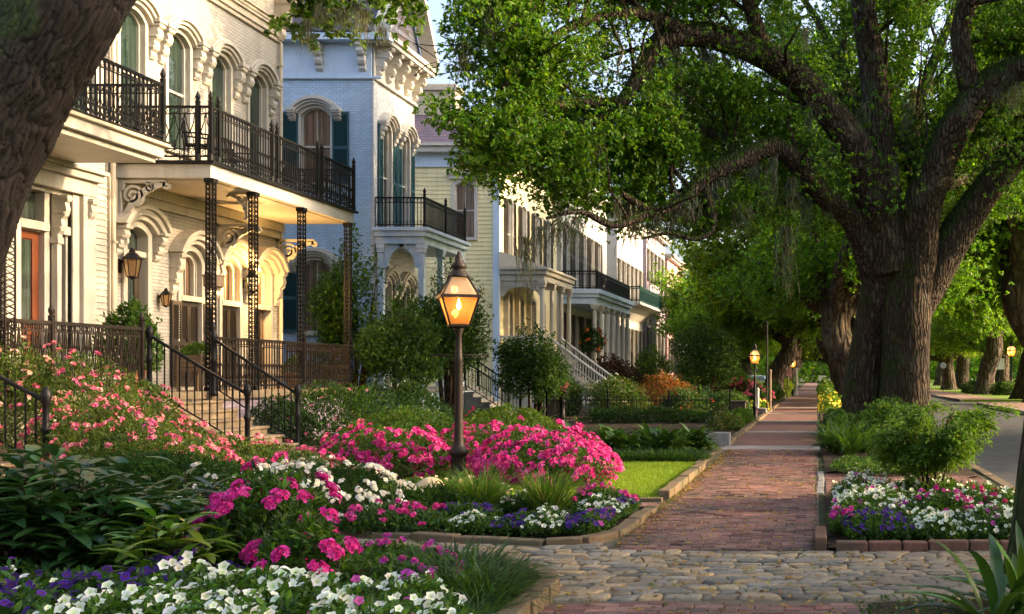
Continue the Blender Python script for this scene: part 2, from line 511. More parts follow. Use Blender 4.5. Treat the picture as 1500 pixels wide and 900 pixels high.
M = dict(
    cream_brick=m_brick('cream_painted_brick', (.45, .415, .36), dirt=.5),
    cream_trim=m_paint('cream_trim_paint', (.48, .44, .37), dirt=.45),
    tan_trim=m_paint('tan_trim_paint', (.55, .47, .35)),
    white_trim=m_paint('white_trim_paint', (.56, .53, .475), dirt=.3),
    entry_trim=m_paint('entrance_trim_paint', (.40, .37, .32), dirt=.4),
    ivory_siding=m_paint('ivory_siding_paint', (.43, .40, .34), dirt=.4),
    blue_brick=m_brick('blue_painted_brick', (.49, .66, .87), dirt=.25),
    white_brick=m_brick('white_painted_brick', (.60, .62, .65), dirt=.25),
    blue_trim=m_paint('pale_blue_trim_paint', (.56, .68, .84), dirt=.2),
    yellow_siding=m_paint('yellow_siding_paint', (.86, .74, .42), dirt=.25),
    teal=m_paint('teal_shutter_paint', (.020, .085, .11), dirt=.2),
    brown_shutter=m_paint('dark_brown_shutter_paint', (.030, .022, .016), dirt=.3),
    red_wood=m_paint('varnished_red_wood', (.17, .045, .014), rough=.35, dirt=.3, var=.25),
    dark_wood=m_paint('dark_stained_wood', (.05, .032, .020), dirt=.3),
    wood=m_paint('weathered_wood', (.20, .13, .075), dirt=.5),
    iron=m_iron('black_iron', (.006, .006, .007), .08),
    rust_iron=m_iron('rusty_black_iron', (.018, .013, .010), .35),
    lamp_iron=m_iron('bronze_brown_iron', (.020, .014, .011), .3),
    green_iron=m_iron('dark_green_iron', (.012, .045, .04), .15),
    glass=m_glass('window_glass'),
    glass_warm=m_glass('window_glass_warm_curtain', (.14, .085, .055)),
    glass_green=m_glass('window_glass_green_curtain', (.018, .032, .025)),
    slate=m_slate('slate_roof', (.075, .085, .12), (.05, .055, .085)),
    slate_purple=m_slate('purple_slate_roof', (.10, .075, .11), (.06, .05, .085)),
    stone_step=m_ground('stone_step', (.20, .14, .08), (.34, .255, .16), 9, .5, .012, .85, (.13, .10, .065)),
    step_gray=m_ground('gray_stone', (.13, .13, .13), (.21, .21, .20), 9, .3, .01, .85),
    kerb=m_ground('kerb_stone', (.10, .070, .040), (.21, .148, .09), 9, .7, .015, .9, (.085, .08, .045)),
    kerb_brick=m_ground('kerb_brick', (.10, .05, .035), (.19, .095, .065), 14, .6, .012, .9, (.075, .06, .04)),
    concrete=m_ground('concrete', (.22, .19, .17), (.32, .28, .25), 7, .3, .006, .9, (.17, .145, .13)),
    asphalt=m_ground('asphalt', (.030, .032, .036), (.065, .067, .072), 18, .5, .008, .75, (.085, .078, .070)),
    mulch=m_ground('mulch_soil', (.022, .014, .009), (.075, .048, .030), 30, 1.0, .03, 1.0, (.03, .03, .014)),
    earth=m_ground('garden_earth', (.03, .035, .012), (.05, .07, .022), 14, 1.0, .03, 1.0, (.035, .028, .015)),
    turf=m_ground('turf_soil', (.10, .17, .014), (.15, .23, .02), 30, .8, .02, 1.0),
    sand_joint=m_ground('sandy_joint', (.09, .075, .052), (.15, .125, .09), 40, .6, .01, 1.0),
    brickwalk=m_brickwalk('brick_walk'),
    paver=m_tinted('paving_brick', .78, 60, .5, .006, .35, .75, (.055, .045, .030)),
    cobble=m_tinted('cobblestone', .68, 38, .8, .009, .35, .55, (.10, .08, .055)),
    rock=m_ground('pale_boulder', (.38, .30, .17), (.55, .46, .30), 10, .8, .03, .9, (.30, .27, .2)),
    bark=m_bark('oak_bark', (.038, .027, .019), (.17, .122, .086), .95, 8.5, bump=1.0, zs=.16),
    bark_near=m_bark('furrowed_oak_bark', (.060, .036, .022), (.150, .098, .064), .0, 9, bump=.6),
    bark_grey=m_bark('greyish_oak_bark', (.075, .055, .042), (.17, .125, .09), .35, 4),
    stem=m_bark('shrub_stem', (.05, .03, .018), (.12, .08, .05), 0, 12),
    leaf=m_leaf('leaf'),
    leaf_glossy=m_leaf('glossy_leaf', .25, .32, .5),
    petal=m_petal('petal'),
    moss=m_leaf('spanish_moss', .3, .9, .05),
    flame=m_emit('gas_flame', (1.0, .62, .20), 9),
    glow=m_emit('lit_lamp_glass', (1.0, .66, .28), .45),
    lampglass=m_lampglass('amber_lamp_glass', (1.0, .50, .16), .42),
    clearglass=m_lampglass('pale_lamp_glass', (.55, .47, .40), .6),
    terracotta=m_ground('terracotta', (.30, .13, .07), (.42, .20, .11), 12, .3, .006, .8),
    pink_brick=m_brick('pink_brick', (.60, .34, .32)),
    mauve_brick=m_brick('mauve_brick', (.42, .33, .38)),
)
# ------------------------------------------------------------------ the ground, walks, road
rng = np.random.default_rng(11)

def inside(poly, x, y):
    x = np.asarray(x, float); y = np.asarray(y, float); c = np.zeros(x.shape, bool)
    n = len(poly)
    for i in range(n):
        x1, y1 = poly[i]; x2, y2 = poly[(i + 1) % n]
        k = ((y1 > y) != (y2 > y)) & (x < (x2 - x1) * (y - y1) / (y2 - y1 + 1e-12) + x1)
        c ^= k
    return c

def structure(name, mb, mat, bevel=0):
    return tag(mb.build(name, mat, bevel=bevel), kind='structure')

b = MB(); b.add([(-900, -60, -.13), (900, -60, -.13), (900, 1500, -.13), (-900, 1500, -.13)], [(0, 1, 2, 3)])
structure('ground', b, M['earth'])
ROAD0, ROAD1 = 2.78, 8.8
b = MB(); b.box(-60, ROAD0 - .16, -40, 420, -.128, 0)
structure('garden_ground', b, M['earth'])
b = MB(); b.add([(ROAD0, -40, -.122), (ROAD1, -40, -.122), (ROAD1, 420, -.122), (ROAD0, 420, -.122)], [(0, 1, 2, 3)])
# a side street meets the road on the far side
b.add([(ROAD1, 64, -.122), (60, 64, -.122), (60, 71.5, -.122), (ROAD1, 71.5, -.122)], [(0, 1, 2, 3)])
structure('road', b, M['asphalt'])
b = MB(); b.box(ROAD1 + .16, 120, 71.7, 420, -.128, .01); b.box(ROAD1 + .16, 120, -40, 63.8, -.128, .01)
structure('far_ground', b, M['turf'])
b = MB(); b.box(ROAD1 + .16, 11.6, 71.7, 420, .012, .02); b.box(ROAD1 + .16, 11.6, -40, 63.8, .012, .02)
structure('far_pavement', b, m_ground('worn_brick_pavement', (.15, .085, .06), (.25, .16, .12), 5, .3, .01, .9, (.20, .15, .11)))

def kerb(pts, w, h, step, mat, z0=-.05, jit=.012, name='kerb', seed=3):
    r = random.Random(seed)
    pts = [Vector((*p, 0)) for p in pts]
    L = [0]
    for a, c in zip(pts, pts[1:]): L.append(L[-1] + (c - a).length)
    def at(s):
        s = max(0, min(L[-1], s))
        for i in range(len(pts) - 1):
            if s <= L[i + 1] + 1e-9:
                return pts[i].lerp(pts[i + 1], (s - L[i]) / max(1e-9, L[i + 1] - L[i]))
        return pts[-1]
    mb = MB(); s = 0
    while s < L[-1] - .05:
        e = min(L[-1], s + step * r.uniform(.75, 1.3))
        a, c = at(s + .006), at(e - .006)
        d = (c - a).normalized(); nrm = Vector((-d.y, d.x, 0))
        o = r.uniform(-jit, jit); t = h + r.uniform(-jit, jit); t2 = t + r.uniform(-jit, jit) * .6
        bt = [a - nrm * (w / 2 - o), c - nrm * (w / 2 - o), c + nrm * (w / 2 + o), a + nrm * (w / 2 + o)]
        mb.hexa([(q.x, q.y, z0) for q in bt], [(q.x, q.y, zz) for q, zz in zip(bt, (t, t2, t2, t))])
        s = e
    return structure(name, mb, mat, bevel=.014)

BED_A = [(-9.5, 12.9), (-7.5, 12.2), (-5.25, 11.5), (-3.5, 10.97), (-2.6, 10.72), (-2.25, 10.75), (-2.05, 11.0), (-1.97, 11.6), (-1.95, 13.55), (-2.25, 13.85), (-4.2, 14.3), (-9.5, 15)]
BED_B = [(-1.97, 4), (-1.97, 8.35), (-2.08, 8.75), (-2.5, 9.15), (-3.6, 9.85), (-5.5, 10.45), (-8.5, 11.2), (-12, 12), (-12, 4)]
LAWN = [(-1.97, 14.55), (-1.97, 20.1), (-3.2, 20.4), (-6.2, 20.2), (-6.2, 14.9), (-4.2, 14.75)]
BED_R = [(.1, 10.42), (1.95, 10.42), (2.35, 11.2), (2.45, 15.1), (.1, 15.3)]

def sheet(name, poly, z, mat, thick=.05):
    mb = MB(); n = len(poly)
    mb.add([(x, y, z) for x, y in poly] + [(x, y, z - thick) for x, y in poly], [list(range(n))] + [(i, n + i, n + (i + 1) % n, (i + 1) % n) for i in range(n)])
    return structure(name, mb, mat)

def bumpy(name, poly, z, mat, seed, amp=.03, res=.09):
    """a bed of soil with a slightly uneven top"""
    xs = [p[0] for p in poly]; ys = [p[1] for p in poly]
    nx = int((max(xs) - min(xs)) / res) + 2; ny = int((max(ys) - min(ys)) / res) + 2
    X, Y = np.meshgrid(np.linspace(min(xs), max(xs), nx), np.linspace(min(ys), max(ys), ny))
    Z = z + amp * Noise2(seed, .5)(X, Y) + amp * .5 * Noise2(seed + 1, .16)(X, Y)
    idx = np.arange(nx * ny).reshape(ny, nx)
    q = np.stack([idx[:-1, :-1], idx[:-1, 1:], idx[1:, 1:], idx[1:, :-1]], -1).reshape(-1, 4)
    cx, cyy = X.ravel()[q].mean(1), Y.ravel()[q].mean(1)
    q = q[inside(poly, cx, cyy)]
    return tag(np_mesh(name, np.stack([X, Y, Z], -1).reshape(-1, 3), q.ravel(), np.full(len(q), 4), mat, smooth=True), kind='structure')

bumpy('flower_bed', BED_A, .05, M['mulch'], 1)
bumpy('flower_bed', BED_B, .05, M['mulch'], 2)
bumpy('flower_bed', BED_R, .04, M['mulch'], 3)
bumpy('flower_bed', [(.35, 3.5), (2.5, 3.5), (2.5, 8.05), (.35, 8.05)], .02, M['mulch'], 4)
bumpy('flower_bed', [(.12, 18.6), (2.5, 17.6), (2.5, 62), (.12, 62)], .03, M['mulch'], 5, res=.2)
bumpy('flower_bed', [(-12, 15.2), (-6.3, 15.2), (-6.3, 20.4), (-3.2, 20.6), (-2.0, 20.3), (-2.05, 24), (-12, 24)], .05, M['mulch'], 6, res=.2)
bumpy('flower_bed', [(-2.1, 26), (-2.1, 120), (-11, 120), (-11, 26)], .03, M['mulch'], 8, .02, res=.5)
sheet('lawn', LAWN, .035, M['turf'])

# the kerbs
kerb([(-9.5, 12.86), (-7.5, 12.16), (-5.25, 11.46), (-3.5, 10.93), (-2.6, 10.68), (-2.22, 10.72), (-2.0, 10.98), (-1.93, 11.6), (-1.91, 13.5)], .15, .09, .42, M['kerb'], seed=5)
kerb([(-1.93, 5.5), (-1.93, 8.35), (-2.06, 8.78), (-2.46, 9.2), (-3.6, 9.9), (-5.5, 10.5), (-8.5, 11.25)], .15, .13, .24, M['kerb'], seed=9)
kerb([(-4.6, 14.5), (-1.92, 14.5)], .13, .06, .4, M['kerb'], seed=10)
kerb([(-1.93, 14.62), (-1.93, 19.3)], .15, .13, .48, M['kerb'], seed=12)
kerb([(-1.98, 19.5), (-2.06, 20.6), (-2.02, 23.6)], .15, .09, .5, M['kerb'], seed=13)
kerb([(-2.02, 25.8), (-2.02, 60)], .15, .09, .7, M['kerb'], seed=15)
kerb([(.16, 10.36), (2.0, 10.36), (2.5, 11.1)], .14, .11, .31, M['kerb_brick'], seed=16, jit=.008)
kerb([(.04, 10.32), (.04, 11.2)], .11, .13, 1.2, M['kerb_brick'], seed=17)
kerb([(.04, 15.4), (.06, 18.6)], .10, .026, .9, M['step_gray'], seed=18)
kerb([(ROAD0 - .08, -20), (ROAD0 - .08, 9.2), (ROAD0 - .08, 300)], .16, .02, 1.4, M['kerb'], z0=-.13, seed=19)
kerb([(ROAD1 + .08, 71.6), (ROAD1 + .08, 300)], .16, .03, 1.6, M['concrete'], z0=-.13, seed=20)
kerb([(ROAD1 + .08, 20), (ROAD1 + .08, 63.9)], .16, .03, 1.6, M['concrete'], z0=-.13, seed=21)

# brick walk: near the camera every brick is a shape of its own
def bricks(name, x0, x1, y0, y1, z, seed, sub=()):
    r = np.random.default_rng(seed); bw, bh, g = .205, .1, .006
    rows = int((y1 - y0) / bh); T = []
    for k in range(rows):
        off = -.5 * bw * (k % 2) - r.uniform(0, .02)
        n = int((x1 - x0) / bw) + 2
        a = x0 + off + np.arange(n) * bw
        lo = np.maximum(a + g / 2, x0); hi = np.minimum(a + bw - g / 2, x1); ok = hi - lo > .03
        yy = y0 + k * bh
        T.append(np.stack([lo[ok], hi[ok], np.full(ok.sum(), yy + g / 2), np.full(ok.sum(), yy + bh - g / 2)], 1))
    T = np.concatenate(T); N = len(T)
    wear = Noise2(seed, 1.6)(T[:, 0], T[:, 2]); dip = Noise2(seed + 3, 2.3)(T[:, 0], T[:, 2]) * .010
    zt = z + dip + r.normal(0, .0022, N); tx = r.normal(0, .002, N); ty = r.normal(0, .003, N)
    V = np.zeros((N, 12, 3)); ch = .007
    for i, (sx, sy) in enumerate(((0, 0), (1, 0), (1, 1), (0, 1))):
        X, Y = T[:, sx], T[:, 2 + sy]
        V[:, i] = np.stack([X, Y, np.full(N, z - .03)], 1)
        V[:, 4 + i] = np.stack([X, Y, zt - .006 + (2 * sx - 1) * tx + (2 * sy - 1) * ty], 1)
        V[:, 8 + i] = np.stack([X + (1 - 2 * sx) * ch, Y + (1 - 2 * sy) * ch, zt + (2 * sx - 1) * tx + (2 * sy - 1) * ty], 1)
    fs = []
    for o in (0, 4):
        for i in range(4): fs.append((o + i, o + (i + 1) % 4, o + 4 + (i + 1) % 4, o + 4 + i))
    fs.append((8, 9, 10, 11)); fs = np.array(fs)
    loops = (fs.ravel()[None] + (np.arange(N) * 12)[:, None]).ravel()
    pal = np.array([(.165, .066, .046), (.14, .056, .042), (.19, .080, .058), (.11, .048, .038), (.135, .070, .055), (.20, .10, .075)])
    c = 1.12 * pal[r.integers(0, len(pal), N)] * (1 + .13 * r.normal(size=(N, 1))) * (1 + .10 * wear[:, None])
    return tag(np_mesh(name, V.reshape(-1, 3), loops, np.full(N * len(fs), 4), M['paver'], tint=np.repeat(np.clip(c, .02, .6), 12, 0)), kind='structure')

def flat(name, x0, x1, y0, y1, z, mat):
    mb = MB(); mb.add([(x0, y0, z), (x1, y0, z), (x1, y1, z), (x0, y1, z)], [(0, 1, 2, 3)]); return structure(name, mb, mat)

flat('walk_bedding', -1.99, .02, 4, 24.3, .006, M['sand_joint'])
bricks('brick_walk', -1.86, 0, 10.42, 24.2, .022, 31)
bricks('brick_walk', -1.86, .34, 6.0, 8.05, .022, 32)
flat('path_bedding', -4.4, -1.99, 13.7, 14.5, .004, M['sand_joint'])
bricks('brick_path', -4.2, -1.9, 13.72, 14.42, .020, 33)
flat('path_bedding', .08, 2.55, 15.3, 18.6, .004, M['sand_joint'])
bricks('brick_path', .12, 2.5, 15.4, 18.5, .020, 34)
flat('brick_walk', -1.94, 0, 24.2, 260, .008, M['brickwalk'])
b = MB()
for y0, y1 in ((24.2, 25.5), (31.2, 32.0), (38.5, 39.2), (45.5, 46.6), (54, 55.2), (63, 64.5), (73, 74.6), (85, 87), (100, 103), (120, 124), (150, 155)):
    b.box(-2.02, .06, y0, y1, -.02, .026)
structure('concrete_slab', b, M['concrete'], bevel=.006)
b = MB(); b.box(-12, -2.05, 24.35, 25.4, -.02, .022); structure('side_path', b, M['concrete'])

# cobblestone crossing
def cobbles():
    r = np.random.default_rng(5); S = []
    wav = [Noise2(60 + i, .8) for i in range(40)]
    line = lambda k, yk, x: yk + .022 * wav[k](x, 0 * x) + .05 * np.sin(x * .9 + yk)
    y = 8.1; k = 0
    while y < 12.4:
        d = r.uniform(.12, .18); x = -8.5 - r.uniform(0, .3); sk = r.normal(0, .025)
        while x < 2.5:
            w = r.uniform(.14, .31); s2 = r.normal(0, .028); S.append((x, x + w, y, y + d, sk, s2, k)); x += w; sk = s2
        y += d; k += 1
    S = np.array(S); cx, cy_ = (S[:, 0] + S[:, 1]) / 2, (S[:, 2] + S[:, 3]) / 2
    ok = ((cy_ < 10.33) | (cx < -1.98)) & ~inside(BED_A, cx, cy_) & ~inside(BED_B, cx, cy_)
    S = S[ok]; N = len(S); n = 18
    t = np.linspace(0, 2 * PI, n, endpoint=False) + PI / n
    se = lambda v, e: np.sign(v) * np.abs(v) ** e
    ex = r.uniform(.30, .62, N)[:, None]
    ux, uy = se(np.cos(t)[None], ex) * (1 + r.normal(0, .035, (N, n))), se(np.sin(t)[None], ex) * (1 + r.normal(0, .035, (N, n)))
    hz = r.uniform(.016, .030, N); tx, ty = r.normal(0, .035, N), r.normal(0, .04, N)
    kk = S[:, 6].astype(int)
    rings = []
    for q, (sc_, zz) in enumerate(((1.0, -1), (.985, .5), (.95, .80), (.84, .97), (.55, 1.02), (.25, 1.0))):
        a, c = ux * sc_, uy * sc_
        w, d = (S[:, 1] - S[:, 0])[:, None], (S[:, 3] - S[:, 2])[:, None]
        fx, fy = 1 - .011 / w, 1 - .011 / d
        X = S[:, 0, None] + (a * fx + 1) / 2 * w + c * (S[:, 4, None] * (1 - a) / 2 + S[:, 5, None] * (1 + a) / 2)
        lo = np.stack([line(kk[i], S[i, 2], X[i]) for i in range(N)]); hi = np.stack([line(kk[i] + 1, S[i, 3], X[i]) for i in range(N)])
        Y = lo + (c * fy + 1) / 2 * (hi - lo)
        Z = np.full((N, n), -.03) if q == 0 else hz[:, None] * zz + a * w / 2 * tx[:, None] + c * d / 2 * ty[:, None] + r.normal(0, .0011, (N, n))
        rings.append(np.stack([X, Y, Z + .006], -1))
    V = np.concatenate(rings + [rings[-1].mean(1, keepdims=True)], 1); nv = V.shape[1]; R = len(rings)
    f4 = [(q * n + i, q * n + (i + 1) % n, (q + 1) * n + (i + 1) % n, (q + 1) * n + i) for q in range(R - 1) for i in range(n)]
    f3 = [((R - 1) * n + i, (R - 1) * n + (i + 1) % n, R * n) for i in range(n)]
    base = np.concatenate([np.array(f4).ravel(), np.array(f3).ravel()])
    loops = (base[None] + (np.arange(N) * nv)[:, None]).ravel()
    sizes = np.tile(np.array([4] * len(f4) + [3] * len(f3)), N)
    pal = np.array([(.17, .155, .125), (.14, .135, .12), (.22, .18, .12), (.26, .20, .12), (.16, .135, .095), (.105, .10, .085), (.24, .175, .10), (.20, .18, .15)])
    c = pal[r.integers(0, len(pal), N)] * (1 + .14 * r.normal(size=(N, 1)))
    warm = np.clip((V[:, 0, 0] - .0) / 1.5, 0, .6)[:, None]          # dustier towards the road
    c = c * np.array((1.22, 1.15, 1.02)); c = c * (1 - warm) + warm * np.array((.22, .165, .105)) * (1 + .15 * r.normal(size=(N, 1)))
    return tag(np_mesh('cobblestone_crossing', V.reshape(-1, 3), loops, sizes, M['cobble'], tint=np.repeat(np.clip(c, .03, .6), nv, 0), smooth=True), kind='structure')
flat('crossing_bedding', -9, 2.6, 7.9, 10.5, .003, M['sand_joint'])
flat('crossing_bedding', -9, -1.99, 10.5, 12.5, .0035, M['sand_joint'])
cobbles()
# ------------------------------------------------------------------ house kit
FX = -14.05                                     # the line of the street fronts
front_tf = lambda fx: (lambda u, d, v: (fx + d, u, v))       # a wall that faces the street
side_tf = lambda sy: (lambda u, d, v: (u, sy - d, v))        # a wall that faces back along the street

def wall(mb, u0, u1, v0, v1, openings=(), th=.3):
    """a wall d = -th..0 with rectangular openings (ua, ub, va, vb)"""
    openings = [(o[0] - .02, o[1] + .02, o[2] - .02, o[3] + .02) for o in openings]
    us = sorted({u0, u1, *[c for o in openings for c in o[:2] if u0 < c < u1]})
    vs = sorted({v0, v1, *[c for o in openings for c in o[2:] if v0 < c < v1]})
    for a, c in zip(us, us[1:]):
        run = None
        for e, f in zip(vs, vs[1:]):
            mu, mv = (a + c) / 2, (e + f) / 2
            if any(o[0] < mu < o[1] and o[2] < mv < o[3] for o in openings):
                if run: mb.box(a, c, -th, 0, *run); run = None
            else:
                run = (run[0], f) if run else (e, f)
        if run: mb.box(a, c, -th, 0, *run)

def arch(uc, w, v0, v1, rise, off=0.0, n=12, foot=True):
    """an outline up one jamb, over a segmental arch and down the other jamb"""
    R = (w * w / 4 + rise * rise) / (2 * rise); cv = v1 - R
    hw = w / 2 + off; Ro = R + off
    a = math.asin(min(1, hw / Ro))
    pts = [(uc - hw, v0)] if foot else []
    for i in range(n + 1):
        t = -a + 2 * a * i / n
        pts.append((uc + Ro * math.sin(t), cv + Ro * math.cos(t)))
    if foot: pts.append((uc + hw, v0))
    return pts

def box_outline(uc, w, v0, v1, off, inner):
    out = []
    hw = w / 2 + off
    for i, (u, v) in enumerate(inner):
        if i == 0: out.append((uc - hw, v0))
        elif i == len(inner) - 1: out.append((uc + hw, v0))
        else: out.append((uc - hw + 2 * hw * (i - 1) / (len(inner) - 3), v1 + off))
    return out

def corbel(mb, u, v, w, h, p, tf=None):
    """a scrolled bracket under a hood: profile in (d, v)"""
    prof = [(0, v), (p, v), (p, v - .12 * h), (p * .82, v - .16 * h), (p * .92, v - .30 * h), (p * .80, v - .42 * h), (p * .55, v - .50 * h), (p * .60, v - .62 * h),
            (p * .50, v - .74 * h), (p * .30, v - .80 * h), (p * .34, v - .90 * h), (p * .18, v - h), (0, v - h)]
    mb.prism(prof, lambda d, z: (u - w / 2, d, z), lambda d, z: (u + w / 2, d, z))
    for k in range(3):
        vv = v - h * (.04 + .3 * k); mb.box(u - w * .62, u + w * .62, 0, p * (1.04 - .26 * k), vv - .045, vv)

def window(house, tf, uc, w, v0, v1, rise, trim, glass, hood=None, muntin=True, casing=.10, sill=True, name='window', deep=.14, hood_mat=None, rows=2):
    inner = arch(uc, w, v0, v1, rise)
    outer = box_outline(uc, w, v0, v1, .035, inner)
    mb = MB(tf)
    mb.ring(inner, outer, lambda u, v: (u, -deep, v), lambda u, v: (u, .03, v), closed=False)
    i2 = arch(uc, w - .07, v0, v1 - .035, rise)
    mb.ring(i2, inner, lambda u, v: (u, -deep - .01, v), lambda u, v: (u, -deep + .07, v), closed=False)
    if casing:
        o2 = arch(uc, w, v0, v1, rise, casing)
        mb.ring(arch(uc, w, v0, v1, rise, .002), o2, lambda u, v: (u, .004, v), lambda u, v: (u, .05, v), closed=False)
    wd = mb.build(name, trim, house, bevel=.008)
    g = MB(tf); g.prism(arch(uc, w - .02, v0, v1 - .01, rise), lambda u, v: (u, -deep - .015, v), lambda u, v: (u, -deep + .005, v))
    g.build('pane', glass, wd)
    s = MB(tf); d0, d1 = -deep + .006, -deep + .05
    for k in range(1, rows):
        vm = v0 + (v1 - v0) * k / rows
        s.box(uc - w / 2 + .03, uc + w / 2 - .03, d0, d1, vm - .028, vm + .028)
    if muntin: s.box(uc - .014, uc + .014, d0, d1 - .012, v0 + .04, v1 - .04)
    s.box(uc - w / 2 + .03, uc + w / 2 - .03, d0, d1, v0, v0 + .07)
    s.build('sash', trim, wd)
    if sill:
        s = MB(tf); s.box(uc - w / 2 - .14, uc + w / 2 + .14, -.1, .11, v0 - .09, v0); s.build('sill', trim, wd, bevel=.01)
    if hood:
        hb = MB(tf); vs = v1 - rise
        for o0, o1, p in ((.10, .17, .15), (.172, .25, .21), (.252, .33, .27), (.332, .38, .22)):
            hb.ring(arch(uc, w, v0, v1, rise, o0, foot=False), arch(uc, w, v0, v1, rise, o1, foot=False), lambda u, v: (u, .001, v), lambda u, v, p=p: (u, p, v), closed=False)
        for sgn in (-1, 1):
            corbel(hb, uc + sgn * (w / 2 + .25), vs + .10, .20, hood, .26)
            hb.box(uc + sgn * (w / 2 + .25) - .15, uc + sgn * (w / 2 + .25) + .15, 0, .29, vs + .10, vs + .19)
        hb.build('window_hood', hood_mat or trim, wd, bevel=.008)
    return wd

def shutter(house, tf, u0, u1, v0, v1, mat, rise=0, d=.03, label=None):
    mb = MB(tf); fr = .05; t = .04
    mb.box(u0, u0 + fr, d, d + t, v0, v1); mb.box(u1 - fr, u1, d, d + t, v0, v1)
    vm = v0 + (v1 - v0) * .48
    for v in (v0, vm, v1 - .09): mb.box(u0 + fr, u1 - fr, d, d + t, v, v + .09)
    v = v0 + .12
    while v < v1 - .10:
        if not (vm - .03 < v < vm + .11):
            mb.hexa([(u0 + fr, d + .002, v), (u1 - fr, d + .002, v), (u1 - fr, d + .012, v), (u0 + fr, d + .012, v)],
                    [(u0 + fr, d + .026, v + .045), (u1 - fr, d + .026, v + .045), (u1 - fr, d + .036, v + .045), (u0 + fr, d + .036, v + .045)])
        v += .055
    mb.box(u0 + fr, u1 - fr, d - .012, d + .001, v0 + .02, v1 - .02)
    o = mb.build('shutter', mat, house)
    if label: o['label'] = label
    return o

def door(house, tf, uc, w, v0, v1, mat, glass=None, trim=None, transom=0.0, rise=.12, casing=.14, deep=.16, label=None):
    mb = MB(tf); d = -deep
    mb.box(uc - w / 2, uc + w / 2, d - .05, d, v0, v1)
    st = .17
    for a, c in ((uc - w / 2, uc - w / 2 + st), (uc + w / 2 - st, uc + w / 2)): mb.box(a, c, d + .001, d + .03, v0, v1)
    for v, hh in ((v0, .24), (v0 + (v1 - v0) * .36, .16), (v1 - .14, .14)): mb.box(uc - w / 2 + st, uc + w / 2 - st, d + .001, d + .03, v, v + hh)
    mb.box(uc - w / 2 + st + .08, uc + w / 2 - st - .08, d + .001, d + .022, v0 + .30, v0 + (v1 - v0) * .36 - .06)
    o = mb.build('door', mat, house, bevel=.006)
    if label: o['label'] = label
    if glass:
        g = MB(tf); g.box(uc - w / 2 + st + .02, uc + w / 2 - st - .02, d + .002, d + .012, v0 + (v1 - v0) * .36 + .18, v1 - .16); g.build('pane', glass, o)
    h = MB(tf); h.tube([(uc + w / 2 - .07, d + .03, v0 + 1.02), (uc + w / 2 - .07, d + .09, v0 + 1.02)], .022, 8)
    h.build('handle', M['iron'], o)
    if trim:
        top = v1 + transom
        inner = arch(uc, w, v0, top, rise); outer = box_outline(uc, w, v0, top, .04, inner)
        f = MB(tf); f.ring(inner, outer, lambda u, v: (u, d - .06, v), lambda u, v: (u, .03, v), closed=False)
        f.ring(arch(uc, w, v0, top, rise, .002), arch(uc, w, v0, top, rise, casing), lambda u, v: (u, .004, v), lambda u, v: (u, .06, v), closed=False)
        if transom > .1: f.box(uc - w / 2, uc + w / 2, d - .05, .02, v1 + .001, v1 + .12)
        fo = f.build('door_frame', trim, house, bevel=.008)
        if transom > .1:
            g = MB(tf); g.prism(arch(uc, w - .02, v1 + .12, top - .01, rise), lambda u, v: (u, d - .04, v), lambda u, v: (u, d - .01, v)); g.build('transom', M['glass'], fo)
    return o

def hood_over(house, tf, uc, w, v1, rise, mat, drop=.6):
    hb = MB(tf); v0 = 0; vs = v1 - rise
    for o0, o1, p in ((.15, .25, .17), (.252, .37, .25), (.372, .46, .32)):
        hb.ring(arch(uc, w, v0, v1, rise, o0, foot=False), arch(uc, w, v0, v1, rise, o1, foot=False), lambda u, v: (u, .001, v), lambda u, v, p=p: (u, p, v), closed=False)
    for sgn in (-1, 1): corbel(hb, uc + sgn * (w / 2 + .30), vs + .12, .19, drop, .28)
    return hb.build('door_hood', mat, house, bevel=.008)

def ribbon(mb, pts, w, f0, f1):
    """a flat band along a 2D line, cut out of board between the faces f0 and f1"""
    n = len(pts); L, R = [], []
    ws = w if hasattr(w, '__len__') else [w] * n
    for i in range(n):
        a, c = pts[max(0, i - 1)], pts[min(n - 1, i + 1)]
        dx, dy = c[0] - a[0], c[1] - a[1]; q = math.hypot(dx, dy) or 1
        nx, ny = -dy / q * ws[i] / 2, dx / q * ws[i] / 2
        L.append((pts[i][0] + nx, pts[i][1] + ny)); R.append((pts[i][0] - nx, pts[i][1] - ny))
    mb.ring(L, R, f0, f1, closed=False)

def spiral(c, r0, r1, a0, turns, n=22):
    return [(c[0] + (r0 + (r1 - r0) * i / n) * math.cos(a0 + turns * 2 * PI * i / n), c[1] + (r0 + (r1 - r0) * i / n) * math.sin(a0 + turns * 2 * PI * i / n)) for i in range(n + 1)]

